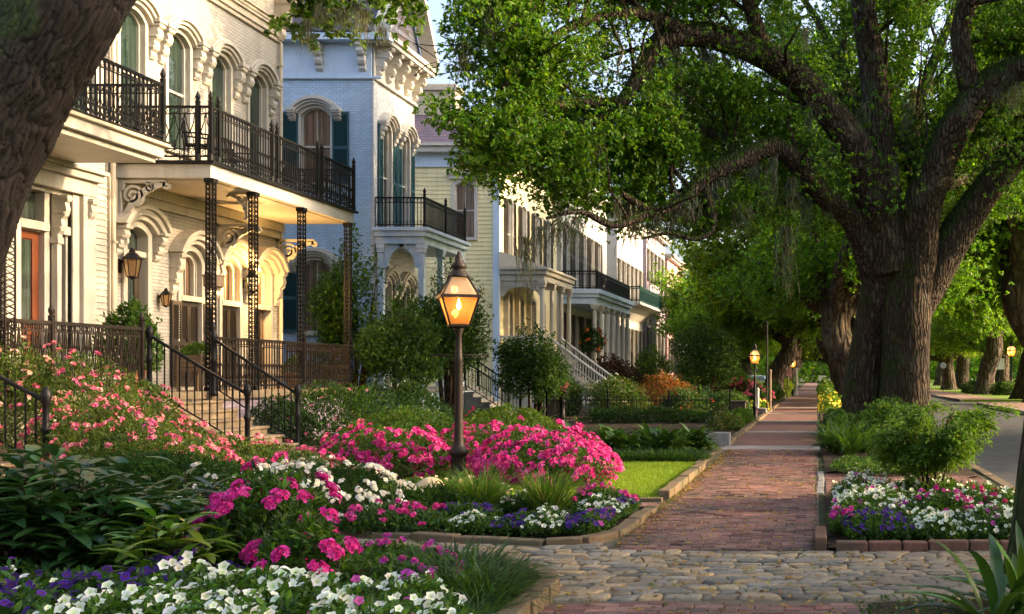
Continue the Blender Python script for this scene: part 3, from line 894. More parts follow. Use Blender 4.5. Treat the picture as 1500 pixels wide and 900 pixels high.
def scroll_bracket(house, x0, y, z, s, mat, sgn=1, t=.035, name='scroll_bracket'):
    """fretwork bracket in the plane y, from the wall at x0 outwards, under z; s is its reach"""
    mb = MB(); f0 = lambda a, c: (x0 + sgn * a, y - t, z + c); f1 = lambda a, c: (x0 + sgn * a, y + t, z + c)
    arc = [(.05 * s, -1.25 * s)] + [(.10 * s + .9 * s * (1 - math.cos(q)) ** .9, -1.08 * s + .98 * s * math.sin(q)) for q in [PI / 2 * i / 14 for i in range(15)]]
    ribbon(mb, arc, [.05 * s + .045 * s * math.sin(PI * i / 15) + .05 * s for i in range(16)], f0, f1)
    ribbon(mb, [(.04 * s, -1.25 * s), (.04 * s, 0)], .07 * s, f0, f1)
    ribbon(mb, [(.0, -.04 * s), (1.0 * s, -.04 * s)], .07 * s, f0, f1)
    ribbon(mb, spiral((.30 * s, -.33 * s), .235 * s, .03 * s, -1.2, 1.9, 34), .052 * s, f0, f1)
    ribbon(mb, spiral((.66 * s, -.17 * s), .11 * s, .02 * s, 2.4, -1.5), .04 * s, f0, f1)
    ribbon(mb, spiral((.14 * s, -.80 * s), .11 * s, .02 * s, 1.2, -1.6), .04 * s, f0, f1)
    ribbon(mb, spiral((1.03 * s, -.13 * s), .08 * s, .02 * s, 1.6, 1.3, 14), .05 * s, f0, f1)
    ribbon(mb, spiral((.10 * s, -1.30 * s), .09 * s, .02 * s, 1.0, -1.4, 14), .05 * s, f0, f1)
    return mb.build(name, mat, house)

def railing(parent, a, c, h, mat, sp=.115, style='plain', name='railing', t=.018, posts=()):
    """iron railing from a to c (feet of the rail); style plain, lace or ring"""
    a, c = Vector(a), Vector(c); L = (c - a).length; d = (c - a) / L
    up = Vector((0, 0, 1)); mb = MB()
    pt = lambda s, z: a + d * s + up * z
    mb.bar(pt(0, h), pt(L, h), t * 2.3); mb.bar(pt(0, .09), pt(L, .09), t * 1.6)
    n = max(2, round(L / sp)); q = L / n
    if style == 'plain':
        mb.bar(pt(0, h - .16), pt(L, h - .16), t * 1.3)
        for i in range(n + 1): mb.bar(pt(i * q, .02), pt(i * q, h), t)
        for i in range(n):
            m = (i + .5) * q
            for zc, rr in ((h - .08, min(.065, q * .42)), (.17, min(.06, q * .4))):
                mb.tube([pt(m + rr * math.cos(x), zc + rr * math.sin(x)) for x in [2 * PI * k / 8 for k in range(9)]], t * .35, 4, cap=False)
    elif style == 'ring':
        for z in (h - .15, .22): mb.bar(pt(0, z), pt(L, z), t * 1.2)
        for i in range(n + 1): mb.bar(pt(i * q, .02), pt(i * q, h), t)
        for i in range(n):
            m = (i + .5) * q; w = q * .36
            for sg in (-1, 1):
                mb.tube([pt(m + sg * w * math.sin(PI * k / 5), .24 + (h - .42) * k / 5 * .5) for k in range(6)], t * .4, 4, cap=False)
            mb.tube([pt(m + w * math.cos(x), h - .075 + w * math.sin(x)) for x in [2 * PI * k / 7 for k in range(8)]], t * .4, 4, cap=False)
            mb.tube([pt(m + w * math.cos(x), .155 + w * math.sin(x)) for x in [2 * PI * k / 7 for k in range(8)]], t * .4, 4, cap=False)
    else:                                        # lace: interlaced ovals
        mb.bar(pt(0, h - .14), pt(L, h - .14), t * 1.1); mb.bar(pt(0, .24), pt(L, .24), t * 1.1)
        for i in range(n):
            m = (i + .5) * q; w = q * .47
            for sg in (-1, 1):
                mb.tube([pt(m + sg * w * math.sin(PI * k / 8) * (1 - .55 * math.sin(2 * PI * k / 8) ** 2), .24 + (h - .38) * k / 8) for k in range(9)], t * .55, 4, cap=False)
            mb.tube([pt(m + w * .8 * math.cos(x), h - .07 + .055 * math.sin(x)) for x in [2 * PI * k / 7 for k in range(8)]], t * .45, 4, cap=False)
            mb.tube([pt(m + w * .8 * math.cos(x), .165 + .06 * math.sin(x)) for x in [2 * PI * k / 7 for k in range(8)]], t * .45, 4, cap=False)
            mb.bar(pt(m, .09), pt(m, h), t * .55)
        for i in range(0, n + 1, 2): mb.bar(pt(i * q, .02), pt(i * q, h), t * .8)
    o = mb.build(name, mat, parent)
    for s in posts:
        p = MB(); x = pt(s, 0); w = .035
        p.box(x.x - w, x.x + w, x.y - w, x.y + w, x.z, x.z + h + .08)
        p.lathe([(.05, 0), (.055, .03), (.03, .05), (.045, .09), (.05, .13), (.03, .18), (.008, .24)], (x.x, x.y, x.z + h + .08), 10)
        p.lathe([(.055, 0), (.055, .12), (.04, .14)], (x.x, x.y, x.z), 10)
        p.build('post', mat, o)
    return o

def iron_column(house, x, y, z0, z1, mat, w=.20):
    """openwork cast-iron column: corner bars with scrolls between"""
    mb = MB(); hw = w / 2
    for sx in (-1, 1):
        for sy in (-1, 1): mb.bar((x + sx * hw, y + sy * hw, z0), (x + sx * hw, y + sy * hw, z1), .021)
    z = z0 + .06; k = 0
    while z < z1 - .12:
        hh = .20
        for s in (-1, 1):
            q = [hw * .9 * math.sin(2 * PI * j / 8) * (1 if k % 2 else -1) for j in range(9)]
            mb.tube([(x + q[j], y + s * hw, z + hh * j / 8) for j in range(9)],   .0075, 4, cap=False)
            mb.tube([(x - q[j], y + s * hw, z + hh * j / 8) for j in range(9)], .0075, 4, cap=False)
            mb.tube([(x + s * hw, y + q[j], z + hh * j / 8) for j in range(9)], .0075, 4, cap=False)
            mb.tube([(x + s * hw, y - q[j], z + hh * j / 8) for j in range(9)], .0075, 4, cap=False)
        z += hh; k += 1
    for zz in (z0, z1 - .09): mb.box(x - hw - .03, x + hw + .03, y - hw - .03, y + hw + .03, zz, zz + .09)
    return mb.build('iron_column', mat, house)

def wood_column(house, x, y, z0, z1, mat, r=.13, fluted=False, square=False, name='column'):
    mb = MB()
    if square:
        mb.box(x - r, x + r, y - r, y + r, z0 + .25, z1 - .28)
    else:
        mb.lathe([(r * 1.12, .22), (r * 1.1, .3), (r, .4), (r * .98, (z1 - z0) * .5), (r * .86, z1 - z0 - .34), (r * 1.0, z1 - z0 - .3)], (x, y, z0), 16)
    q = r * 1.4
    mb.box(x - q, x + q, y - q, y + q, z0, z0 + .21)
    mb.box(x - q * .92, x + q * .92, y - q * .92, y + q * .92, z1 - .27, z1 - .14); mb.box(x - q * 1.1, x + q * 1.1, y - q * 1.1, y + q * 1.1, z1 - .138, z1)
    return mb.build(name, mat, house, bevel=.01)

def siding(mb, u0, u1, v0, v1, openings=(), lap=.125, th=.02):
    """clapboards: each board leans out at its foot"""
    v = v0
    while v < v1 - .01:
        t = min(v + lap, v1)
        segs = [(u0, u1)]
        for o in openings:
            if o[2] < t - .02 and o[3] > v + .02:
                segs = [s for a, c in segs for s in ((a, min(c, o[0])), (max(a, o[1]), c)) if s[1] - s[0] > .02]
        for a, c in segs:
            mb.hexa([(a, 0, v), (c, 0, v), (c, .03, v), (a, .03, v)], [(a, 0, t), (c, 0, t), (c, .006, t), (a, .006, t)])
        v = t

def stairs(house, x_top, z_top, x_bot, z_bot, y0, y1, n, mat, name='stairs'):
    """steps that come down from the porch towards the street (+x)"""
    mb = MB(); rise = (z_top - z_bot) / n; run = (x_bot - x_top) / (n - 1)
    for k in range(n - 1):
        z = z_top - rise * (k + 1); xa = x_top + run * k
        mb.box(xa - .02, xa + run, y0, y1, z_bot - .1, z - .055)
        mb.box(xa - .02, xa + run + .035, y0 - .02, y1 + .02, z - .053, z)
    return mb.build(name, mat, house, bevel=.012)

def stair_rail(parent, top, bot, h, mat, n=10, t=.02, post=True, name='handrail', post_h=None):
    a, c = Vector(top), Vector(bot); up = Vector((0, 0, 1)); mb = MB()
    mb.tube([a + up * h, a.lerp(c, .5) + up * (h - .012), c + up * h], t * 1.25, 8); mb.tube([a + up * .12, c + up * .12], t * .7, 6)
    for i in range(1, n): mb.bar(a.lerp(c, i / n) + up * .12, a.lerp(c, i / n) + up * h, t * .85)
    o = mb.build(name, mat, parent)
    if post:
        for x, hh in ((c, (post_h or h) + .14), (a, h + .12)):
            p = MB(); z0 = x.z - .06
            p.lathe([(.085, 0), (.085, .06), (.06, .10), (.045, .16), (.045, hh * .55), (.06, hh * .57), (.06, hh * .61), (.042, hh * .64), (.042, hh - .12), (.06, hh - .10), (.06, hh - .06), (.075, hh - .02), (.06, hh + .05), (.02, hh + .12)], (x.x, x.y, z0), 12)
            p.build('newel_post', mat, o, smooth=True)
    return o

def wall_lantern(house, x, y, z, s, mat, lit=True):
    """lantern on a wall arm: x is the wall face"""
    mb = MB(); cx = x + .22 * s
    mb.tube([(x, y, z + .02 * s), (x + .08 * s, y, z + .16 * s), (cx, y, z + .24 * s)], .014, 6); mb.box(x, x + .02, y - .05 * s, y + .05 * s, z - .10 * s, z + .14 * s)
    zt = z + .14 * s
    mb.lathe([(.155 * s, 0), (.145 * s, .02 * s), (.07 * s, .11 * s), (.05 * s, .12 * s), (.05 * s, .15 * s), (.015 * s, .20 * s)], (cx, y, zt), 6)
    mb.lathe([(.02 * s, 0), (.085 * s, .04 * s), (.095 * s, .06 * s)], (cx, y, zt - .36 * s), 6)
    for k in range(6):
        q = 2 * PI * (k + .5) / 6
        mb.bar((cx + .09 * s * math.cos(q), y + .09 * s * math.sin(q), zt - .30 * s), (cx + .14 * s * math.cos(q), y + .14 * s * math.sin(q), zt), .014)
    o = mb.build('wall_lantern', mat, house)
    g = MB(); g.lathe([(.082 * s, 0), (.13 * s, .29 * s)], (cx, y, zt - .295 * s), 6)
    g.build('lamp_glass', M['glow'] if lit else M['clearglass'], o)
    if lit:
        ld = bpy.data.lights.new('lantern_light', 'POINT'); ld.energy = 120; ld.color = (1, .55, .18); ld.shadow_soft_size = .12
        q = bpy.data.objects.new('lantern_light', ld); COL.objects.link(q); q.location = (cx + .2 * s, y, zt - .1); adopt(q, o)
    return o
# ------------------------------------------------------------------ the houses
T0 = front_tf(FX); PX = -12.12                  # PX: the line of the porch fronts

# ---- first house, ivory clapboard entrance beside the leaning oak
h0 = thing('town_house', 'ivory clapboard house with varnished red doors and deep balcony, half behind the leaning trunk', 'house', (FX, 18, 0))
mb = MB(T0)
wall(mb, 12.5, 22.95, 0, 5.5, [(20.42, 22.2, 1.2, 5.0)], .35)
mb.build('lower_wall', M['ivory_siding'], h0)
mb = MB(T0); siding(mb, 22.42, 22.93, 1.25, 5.5); mb.build('clapboard', M['ivory_siding'], h0)
mb = MB(T0); siding(mb, 12.5, 19.9, 1.25, 5.5); mb.build('clapboard', M['ivory_siding'], h0)
mb = MB(T0); wall(mb, 12.5, 22.9, 5.5, 12.2, [(u - .45, u + .45, 6.5, 9.2) for u in (16.9, 18.7, 20.4, 22.05)], .35); mb.build('upper_wall', M['cream_brick'], h0)
b = MB(); b.box(-26, FX - .36, 12.5, 22.9, 0, 12.2); b.build('house_body', M['cream_brick'], h0)
b = MB(); b.box(-26.4, FX + .6, 12.3, 22.9, 12.2, 12.6); b.build('roof', M['slate'], h0)
for u in (16.9, 18.7, 20.4, 22.05):
    window(h0, T0, u, .9, 6.5, 9.2, .2, M['cream_trim'], M['glass_green'], hood=.75, casing=.10, hood_mat=M['cream_trim'])
# the entrance: two red doors in a white surround with columns
mb = MB(T0)
for a, c, p in ((19.95, 20.2, .10), (20.2, 20.42, .05), (22.05, 22.42, .12), (21.85, 22.05, .04)): mb.box(a, c, .001, p, 1.25, 5.0)
mb.box(19.9, 22.45, .002, .14, 5.0, 5.28); mb.box(19.86, 22.5, .002, .24, 5.282, 5.42); mb.box(19.8, 22.55, .002, .32, 5.422, 5.5)
mb.box(20.42, 22.05, -.30, -.02, 4.92, 5.0)
mb.build('entrance_surround', M['entry_trim'], h0, bevel=.012)
mb = MB(T0)
for a, c in ((20.42, 20.56), (21.2, 21.34), (21.5, 21.62), (21.80, 21.86)): mb.box(a, c, -.28, -.06, 1.25, 4.92)
for a, c in ((20.56, 21.2), (21.62, 21.80)):
    mb.box(a, c, -.28, -.10, 4.18, 4.32); mb.box(a - .06, c + .06, -.10, .0, 4.20, 4.36)
mb.build('door_frame', M['entry_trim'], h0, bevel=.01)
for uc, w in ((20.88, .64), (21.71, .19)):
    door(h0, T0, uc, w, 1.25, 4.18, M['red_wood'], M['glass'] if w > .3 else None, deep=.2)
g = MB(T0); g.box(20.56, 21.2, -.27, -.24, 4.32, 4.92); g.build('transom', M['glass'], h0)
mb = MB(T0); mb.box(21.36, 21.48, -.05, .07, 1.25, 4.92); mb.box(21.32, 21.52, -.09, .11, 1.25, 1.6); mb.box(21.33, 21.51, -.08, .10, 4.0, 4.12)
corbel(mb, 21.42, 4.9, .13, .9, .26); corbel(mb, 22.25, 4.95, .15, .8, .22)
mb.build('column', M['entry_trim'], h0, bevel=.01)
mb = MB(T0); mb.box(22.95, 23.2, -.2, .07, 0, 5.5); mb.build('corner_pilaster', M['tan_trim'], h0, bevel=.01)
# balcony
b = MB(); b.box(FX, PX + .0, 12, 21.55, 5.60, 5.80); b.box(FX, PX - .12, 12, 21.47, 5.50, 5.598)
b.build('balcony_floor', M['entry_trim'], h0, bevel=.01)
b = MB(); b.box(FX + .02, PX + .09, 12, 21.62, 5.802, 5.87); b.build('balcony_moulding', M['tan_trim'], h0, bevel=.015)
b = MB(); b.box(FX + .02, PX + .11, 12, 21.64, 5.872, 5.895); b.build('balcony_edge', M['iron'], h0)
railing(h0, (PX, 12.2, 5.9), (PX, 21.5, 5.9), 1.05, M['iron'], .125, 'ring', 'balcony_railing', .02, posts=(9.3, 4.5))
railing(h0, (FX + .1, 21.5, 5.9), (PX, 21.5, 5.9), 1.05, M['iron'], .125, 'ring', 'balcony_railing', .02)
# porch
b = MB(); b.box(FX, PX, 15.55, 20.92, 1.10, 1.25); b.build('porch_floor', M['stone_step'], h0, bevel=.015)
b = MB(); b.box(FX, PX - .08, 15.6, 20.9, 0, 1.098); b.build('porch_base', M['cream_brick'], h0)
railing(h0, (PX - .02, 17.1, 1.25), (PX - .02, 20.86, 1.25), 1.16, M['rust_iron'], .155, 'lace', 'porch_railing', .024, posts=(1.3, 3.76))
iron_column(h0, PX - .02, 17.3, 1.25, 5.5, M['rust_iron'], .22)
railing(h0, (PX - .02, 15.6, 1.25), (PX - .02, 17.1, 1.25), 1.16, M['rust_iron'], .155, 'lace', 'porch_railing', .024)
st = stairs(h0, PX, 1.25, -10.3, .1, 13.2, 15.55, 7, M['stone_step'])
stair_rail(h0, (PX + .05, 15.5, 1.22), (-10.3, 15.5, .25), .98, M['iron'], 13, .022)
stair_rail(h0, (PX + .05, 13.25, 1.22), (-10.3, 13.25, .25), .98, M['iron'], 13, .022)

# ---- second house, cream painted brick with the iron porch
h1 = thing('town_house', 'cream painted brick house with a long iron balcony over a golden lit porch', 'house', (FX, 26.7, 0))
UP = (23.77, 25.5, 27.3, 29.1)
mb = MB(T0)
wall(mb, 22.95, 30.3, 5.5, 12.0, [(u - .43, u + .43, 6.5, 9.08) for u in UP], .35)
mb.build('upper_wall', M['cream_brick'], h1)
DR, LW = 23.92, (26.0, 27.75, 29.35)
mb = MB(T0)
wall(mb, 23.2, 30.3, 0, 5.5, [(DR - .36, DR + .36, 1.25, 4.62)] + [(u - .42, u + .42, 1.3, 4.35) for u in LW], .35)
mb.build('lower_wall', M['cream_brick'], h1)
b = MB(); b.box(-26, FX - .36, 22.91, 30.3, 0, 12.0); b.build('house_body', M['cream_brick'], h1)
b = MB(); b.box(-26.4, FX + .75, 22.95, 30.5, 12.3, 12.5); b.box(-26.4, FX + .65, 22.95, 30.42, 12.0, 12.298); b.build('roof', M['slate'], h1)
for u in UP: window(h1, T0, u, .86, 6.5, 9.08, .2, M['cream_trim'], M['glass_green'], hood=.75, casing=.10, muntin=False)
# mouldings and frieze
mb = MB(T0)
for v0, v1, p in ((10.22, 10.32, .07), (10.322, 10.48, .12), (10.482, 10.54, .18), (10.62, 10.70, .10), (10.702, 10.76, .15)): mb.box(22.95, 30.34, .001, p, v0, v1)
for v0, v1, p in ((11.45, 11.55, .16), (11.552, 11.72, .30), (11.722, 11.85, .5), (11.852, 11.998, .66)): mb.box(22.95, 30.4, .001, p, v0, v1)
mb.build('cornice', M['tan_trim'], h1, bevel=.012)
mb = MB(T0)
corbel(mb, 30.18, 11.72, .24, 1.45, .60)
mb.build('cornice_bracket', M['tan_trim'], h1, bevel=.012)
# lettering cut in the frieze, worn beyond reading
cu = bpy.data.curves.new('frieze_lettering', 'FONT'); cu.body = 'FONELION  MCS'; cu.size = .32; cu.extrude = .012; cu.space_character = 1.12
to = bpy.data.objects.new('frieze_lettering', cu); COL.objects.link(to)
dg = bpy.context.evaluated_depsgraph_get(); me = bpy.data.meshes.new_from_object(to.evaluated_get(dg)); bpy.data.objects.remove(to)
me.transform(Matrix.Translation((FX + .012, 26.55, 10.98)) @ Matrix.Rotation(PI / 2, 4, 'Z') @ Matrix.Rotation(PI / 2, 4, 'X'))
lo = link('frieze_lettering', me, M['dark_wood'], h1); lo['label'] = 'worn dark frieze lettering'
# lower openings
door(h1, T0, DR, .72, 1.25, 4.02, M['dark_wood'], M['glass'], M['cream_trim'], .6, .16)
hood_over(h1, T0, DR, .76, 4.62, .16, M['cream_trim'])
for u in LW:
    window(h1, T0, u, .84, 1.3, 4.35, .26, M['cream_trim'], M['glass_warm'], hood=None, casing=.12, rows=3)
    hood_over(h1, T0, u, .86, 4.35, .22, M['cream_trim'], .9)
    f = MB(T0)
    f.ring(arch(u, .44, 3.35, 4.22, .22), arch(u, .44, 3.35, 4.22, .22, .05), lambda a, v: (a, -.13, v), lambda a, v: (a, -.03, v), closed=False)
    f.box(u - .42, u + .42, -.13, .06, 3.22, 3.34)
    f.build('transom_tracery', M['cream_trim'], h1, bevel=.006)
for a, c in ((25.16, 25.56), (25.62, 26.0), (26.0, 26.4), (26.46, 26.86), (27.33, 27.75), (27.75, 28.15), (28.95, 29.35)):
    inner = any(abs(a - u) < .43 and abs(c - u) < .45 for u in LW)
    shutter(h1, T0, a + .01, c - .01, 1.32, 3.2, M['brown_shutter'], d=.03 if not inner else -.06)
for y, z1 in ((23.02, 10.2), (30.22, 10.2)):
    mb = MB(); mb.tube([(FX + .09, y, .2), (FX + .09, y, z1)], .045, 10)
    for z in (1.6, 4.2, 7.0, 9.6): mb.box(FX, FX + .15, y - .06, y + .06, z, z + .04)
    mb.build('downpipe', M['tan_trim'], h1)
# porch roof, which is the balcony floor
b = MB(); b.box(FX, PX, 23.2, 30.35, 5.52, 5.80); b.build('balcony_floor', M['white_trim'], h1, bevel=.01)
b = MB()
for k in range(18): b.box(FX + .02, PX - .16, 23.4 + k * .38, 23.4 + k * .38 + .372, 5.505, 5.518)
b.build('porch_ceiling', M['cream_trim'], h1)
b = MB(); b.box(FX, PX + .09, 23.12, 30.45, 5.802, 5.86); b.build('balcony_edge', M['iron'], h1)
b = MB(T0); b.box(23.25, 30.3, .002, .10, 5.1, 5.28); b.box(23.25, 30.3, .002, .16, 5.282, 5.5); b.build('porch_frieze', M['cream_trim'], h1, bevel=.01)
railing(h1, (PX, 23.2, 5.86), (PX, 30.35, 5.86), 1.08, M['iron'], .115, 'ring', 'balcony_railing', .019, posts=(0, .3, 2.6, 2.85, 4.95, 5.2, 7.15))
railing(h1, (FX + .05, 23.2, 5.86), (PX, 23.2, 5.86), 1.08, M['iron'], .21, 'lace', 'balcony_railing', .02, posts=(1.62,))
railing(h1, (FX + .05, 30.35, 5.86), (PX, 30.35, 5.86), 1.08, M['iron'], .115, 'ring', 'balcony_railing', .019)
for y in (23.3, 25.05, 27.4, 30.1): iron_column(h1, PX - .05, y, 1.25, 5.52, M['iron'], .13)
for y in (23.3, 27.1, 30.15): scroll_bracket(h1, FX + .03, y, 5.10 if y > 23.5 else 5.5, .95, M['cream_trim'] if y > 23.5 else M['white_trim'])
scroll_bracket(h1, PX - .16, 25.05, 5.5, .42, M['tan_trim'], -1)
# porch floor, base, steps
b = MB(); b.box(FX, PX + .08, 23.1, 30.45, 1.08, 1.25); b.box(FX, PX - .02, 20.93, 23.098, 1.10, 1.25); b.build('porch_floor', M['stone_step'], h1, bevel=.015)
b = MB(); b.box(FX, PX - .02, 23.2, 30.3, 0, 1.078); b.box(FX, PX - .1, 20.93, 23.19, 0, 1.098); b.build('porch_base', M['mauve_brick'], h1)
railing(h1, (PX + .0, 23.3, 1.25), (PX + .0, 30.3, 1.25), 1.08, M['rust_iron'], .125, 'ring', 'porch_railing', .02, posts=(0, 4.1))
railing(h1, (FX + .2, 30.3, 1.25), (PX, 30.3, 1.25), 1.08, M['rust_iron'], .125, 'ring', 'porch_railing', .02)
stairs(h1, PX, 1.25, -10.35, .06, 21.0, 23.1, 7, M['stone_step'])
stair_rail(h1, (PX + .05, 20.98, 1.22), (-10.3, 20.98, .15), 1.08, M['iron'], 13, .022)
stair_rail(h1, (PX + .1, 23.12, 1.22), (-10.35, 23.12, .12), 1.08, M['iron'], 13, .022)
wall_lantern(h1, FX, 23.38, 3.75, 1.15, M['iron'], False)
wall_lantern(h1, FX, 24.75, 3.18, .75, M['iron'], False)
wall_lantern(h1, FX + .02, 28.38, 3.80, 1.05, M['lamp_iron'], True)

# ---- blue house
h2 = thing('town_house', 'pale blue brick house with teal shutters, bracketed gable and small white balcony', 'house', (FX, 38.6, 0))
BY0, BY1 = 36.7, 40.5
TS = side_tf(BY0)
W1 = -15.85
mb = MB(TS); wall(mb, -24, FX, 0, 11.0, [(W1 - .46, W1 + .46, 7.6, 10.0), (W1 - .46, W1 + .46, 2.9, 5.2)], .3); mb.build('side_wall', M['blue_brick'], h2)
mb = MB(TS); mb.box(-24, FX - .02, .001, .05, 11.0, 12.05); mb.box(-24, FX + .3, .002, .09, 10.92, 10.998)
mb.build('side_frieze', M['blue_trim'], h2, bevel=.01)
mb = MB(T0); wall(mb, BY0 + .3, BY1, 0, 12.1, [(37.85 - .36, 37.85 + .36, 6.25, 9.75), (39.55 - .36, 39.55 + .36, 6.25, 9.75), (37.85 - .36, 37.85 + .36, 1.3, 4.7), (39.55 - .36, 39.55 + .36, 1.3, 4.7)], .3)
mb.build('front_wall', M['white_brick'], h2)
mb = MB(T0); mb.box(BY0 - .02, BY0 + .28, -.05, .03, 0, 11); mb.build('corner_quoin', M['white_brick'], h2)
mb = MB(); mb.box(-23.9, FX - .31, BY0 + .31, BY1, 0, 12); mb.build('house_body', M['white_brick'], h2)
for v0, v1 in ((7.6, 10.0), (2.9, 5.2)):
    window(h2, TS, W1, .92, v0, v1, .22, M['white_trim'], M['glass_warm'], hood=.0001 + .3, casing=.12)
    for a, c in ((W1 - 1.06, W1 - .54), (W1 + .54, W1 + 1.06)): shutter(h2, TS, a, c, v0, v1 - .12, M['teal'])
for u in (37.85, 39.55):
    for v0, v1 in ((6.25, 9.75), (1.3, 4.7)):
        window(h2, T0, u, .72, v0, v1, .22, M['white_trim'], M['glass'], hood=.5, casing=.10, muntin=False)
        for a, c in ((u - .80, u - .44), (u + .44, u + .80)): shutter(h2, T0, a, c, v0, v1 - .15, M['teal'] if v0 > 5 else M['brown_shutter'])
# gable front with brackets; ridge runs back from the street
EX = -13.35
mb = MB(T0)
mb.box(BY0 - .35, BY1 + .35, -.2, .62, 12.0, 12.14); mb.box(BY0 - .42, BY1 + .42, -.2, .70, 12.142, 12.30)
mb.box(BY0 + .0, BY1, .001, .05, 11.02, 12.0); mb.box(BY0 - .02, BY1 + .02, .002, .10, 10.92, 11.018)
RZ = 15.4; ym = (BY0 + BY1) / 2
for s in (-1, 1):
    e = ym + s * (BY1 - BY0 + .84) / 2
    mb.hexa([(e, .2, 12.302), (e, .72, 12.302), (ym, .72, RZ), (ym, .2, RZ)], [(e, .2, 12.62), (e, .72, 12.62), (ym, .72, RZ + .34), (ym, .2, RZ + .34)])
mb.build('gable_cornice', M['white_trim'], h2, bevel=.012)
mb = MB(T0); mb.prism([(BY0 + .0, 12.3), (BY1 - .0, 12.3), (ym, 15.3)], lambda u, v: (u, -.25, v), lambda u, v: (u, .0, v)); mb.build('gable_wall', M['ivory_siding'], h2)
for k in range(5):
    mb = MB(T0); corbel(mb, BY0 + .25 + k * .83, 12.0, .22, .95, .56); mb.build('cornice_bracket', M['white_trim'], h2, bevel=.01)
for x in (-17.2, -15.7, -14.35):
    mb = MB(TS); corbel(mb, x, 12.0, .22, .85, .40); mb.build('cornice_bracket', M['white_trim'], h2, bevel=.01)
mb = MB(TS); mb.box(-24, EX - .02, .05, .46, 12.05, 12.28); mb.build('eave', M['blue_trim'], h2, bevel=.012)
mb = MB(); mb.prism([(BY0 - .5, 12.30), (BY0 - .5, 12.34), (ym, RZ + .36), (BY1 + .5, 12.34), (BY1 + .5, 12.30)], lambda y, z: (-24, y, z), lambda y, z: (FX + .15, y, z)); mb.build('roof', M['slate'], h2)
# balcony on a small white porch
bx = -12.45
b = MB(); b.box(FX, bx, BY0 + .05, 41.0, 5.72, 5.95); b.box(FX, bx + .10, BY0 - .02, 41.1, 5.952, 6.12); b.box(FX, bx + .17, BY0 - .08, 41.17, 6.122, 6.24)
b.build('balcony_floor', M['blue_trim'], h2, bevel=.015)
railing(h2, (FX + .05, BY0 + .1, 6.24), (bx, BY0 + .1, 6.24), .95, M['iron'], .11, 'plain', 'balcony_railing', .02)
railing(h2, (bx, BY0 + .1, 6.24), (bx, 40.9, 6.24), .95, M['iron'], .11, 'plain', 'balcony_railing', .024, posts=(0, 2.1, 4.2))
for x, y in ((-13.85, BY0 + .2), (bx - .12, BY0 + .2), (bx - .12, 38.75), (bx - .12, 40.85)): wood_column(h2, x, y, 1.15, 5.72, M['blue_trim'], .09, square=True, name='porch_post')
for x, s, y in ((-13.75, 1, BY0 + .2), (bx - .22, -1, BY0 + .2)):
    mb = MB(); pts = [(0, 0), (.62, 0)] + [(.62 - .5 * math.sin(q), -.08 - .62 * (1 - math.cos(q))) for q in [PI / 2 * i / 8 for i in range(9)]] + [(.0, -.78)]
    mb.prism(pts, lambda a, c: (x + s * a, y - .04, 5.72 + c), lambda a, c: (x + s * a, y + .04, 5.72 + c)); mb.build('porch_bracket', M['blue_trim'], h2)
b = MB(); b.box(FX, bx + .05, BY0, 42.6, 1.0, 1.15); b.build('porch_floor', M['step_gray'], h2, bevel=.015)
b = MB(); b.box(FX, bx - .05, BY0 + .05, 42.55, 0, .998); b.build('porch_base', M['blue_trim'], h2)
stairs(h2, bx, 1.15, -11.0, .05, 41.05, 42.6, 6, M['step_gray'])
stair_rail(h2, (bx, 41.0, 1.1), (-10.9, 41.0, .1), .95, M['iron'], 12, .026)
stair_rail(h2, (bx, 42.6, 1.1), (-10.9, 42.6, .1), .95, M['iron'], 12, .026)

# ---- yellow house
h3 = thing('town_house', 'yellow clapboard house with purple slate roof and white corner boards', 'house', (FX, 56, 0))
YY = 51.4; TY = side_tf(YY)
mb = MB(TY); wall(mb, -28, FX, 0, 11.2, [(-16.02, -15.18, 7.6, 10.1), (-16.02, -15.18, 2.6, 5.0)], .3)
mb.build('side_wall', M['yellow_siding'], h3)
mb = MB(TY); siding(mb, -28, FX - .30, 1.0, 10.75, [(-16.15, -15.05, 7.45, 10.25), (-16.15, -15.05, 2.4, 5.2)], .19); mb.build('clapboard', M['yellow_siding'], h3)
mb = MB(TY); mb.box(FX - .30, FX, .001, .07, 0, 10.75); mb.box(-28, FX, .002, .10, 10.75, 11.35); mb.build('corner_board', M['blue_trim'], h3, bevel=.012)
mb = MB(TY); mb.box(-28.4, FX + .4, .0, .5, 11.352, 11.6); mb.box(-28.4, FX + .5, 0, .62, 11.602, 11.75); mb.build('eave', M['white_trim'], h3, bevel=.015)
mb = MB(T0); wall(mb, YY + .3, 62.6, 0, 11.3, [(u - .4, u + .4, 6.4, 9.6) for u in (53, 55.5, 58, 60.5)] + [(u - .4, u + .4, 2.35, 5.2) for u in (53, 55, 57.4, 59.4)], .3); mb.build('front_wall', M['yellow_siding'], h3)
b = MB(); b.box(-27.9, FX - .31, YY + .31, 62.6, 0, 11.3); b.build('house_body', M['yellow_siding'], h3)
b = MB(); b.hexa([(-28.5, YY - .62, 11.752), (FX + .5, YY - .62, 11.752), (FX + .5, 63.2, 11.752), (-28.5, 63.2, 11.752)], [(-24, YY + 4.2, 15.2), (FX - 4, YY + 4.2, 15.2), (FX - 4, 58.6, 15.2), (-24, 58.6, 15.2)]); b.build('roof', M['slate_purple'], h3)
b = MB(); b.box(-18.5, -16.6, 53.2, 54.2, 11.8, 14.9); b.box(-18.62, -16.48, 53.08, 54.32, 14.6, 14.8); b.build('chimney', M['tan_trim'], h3)
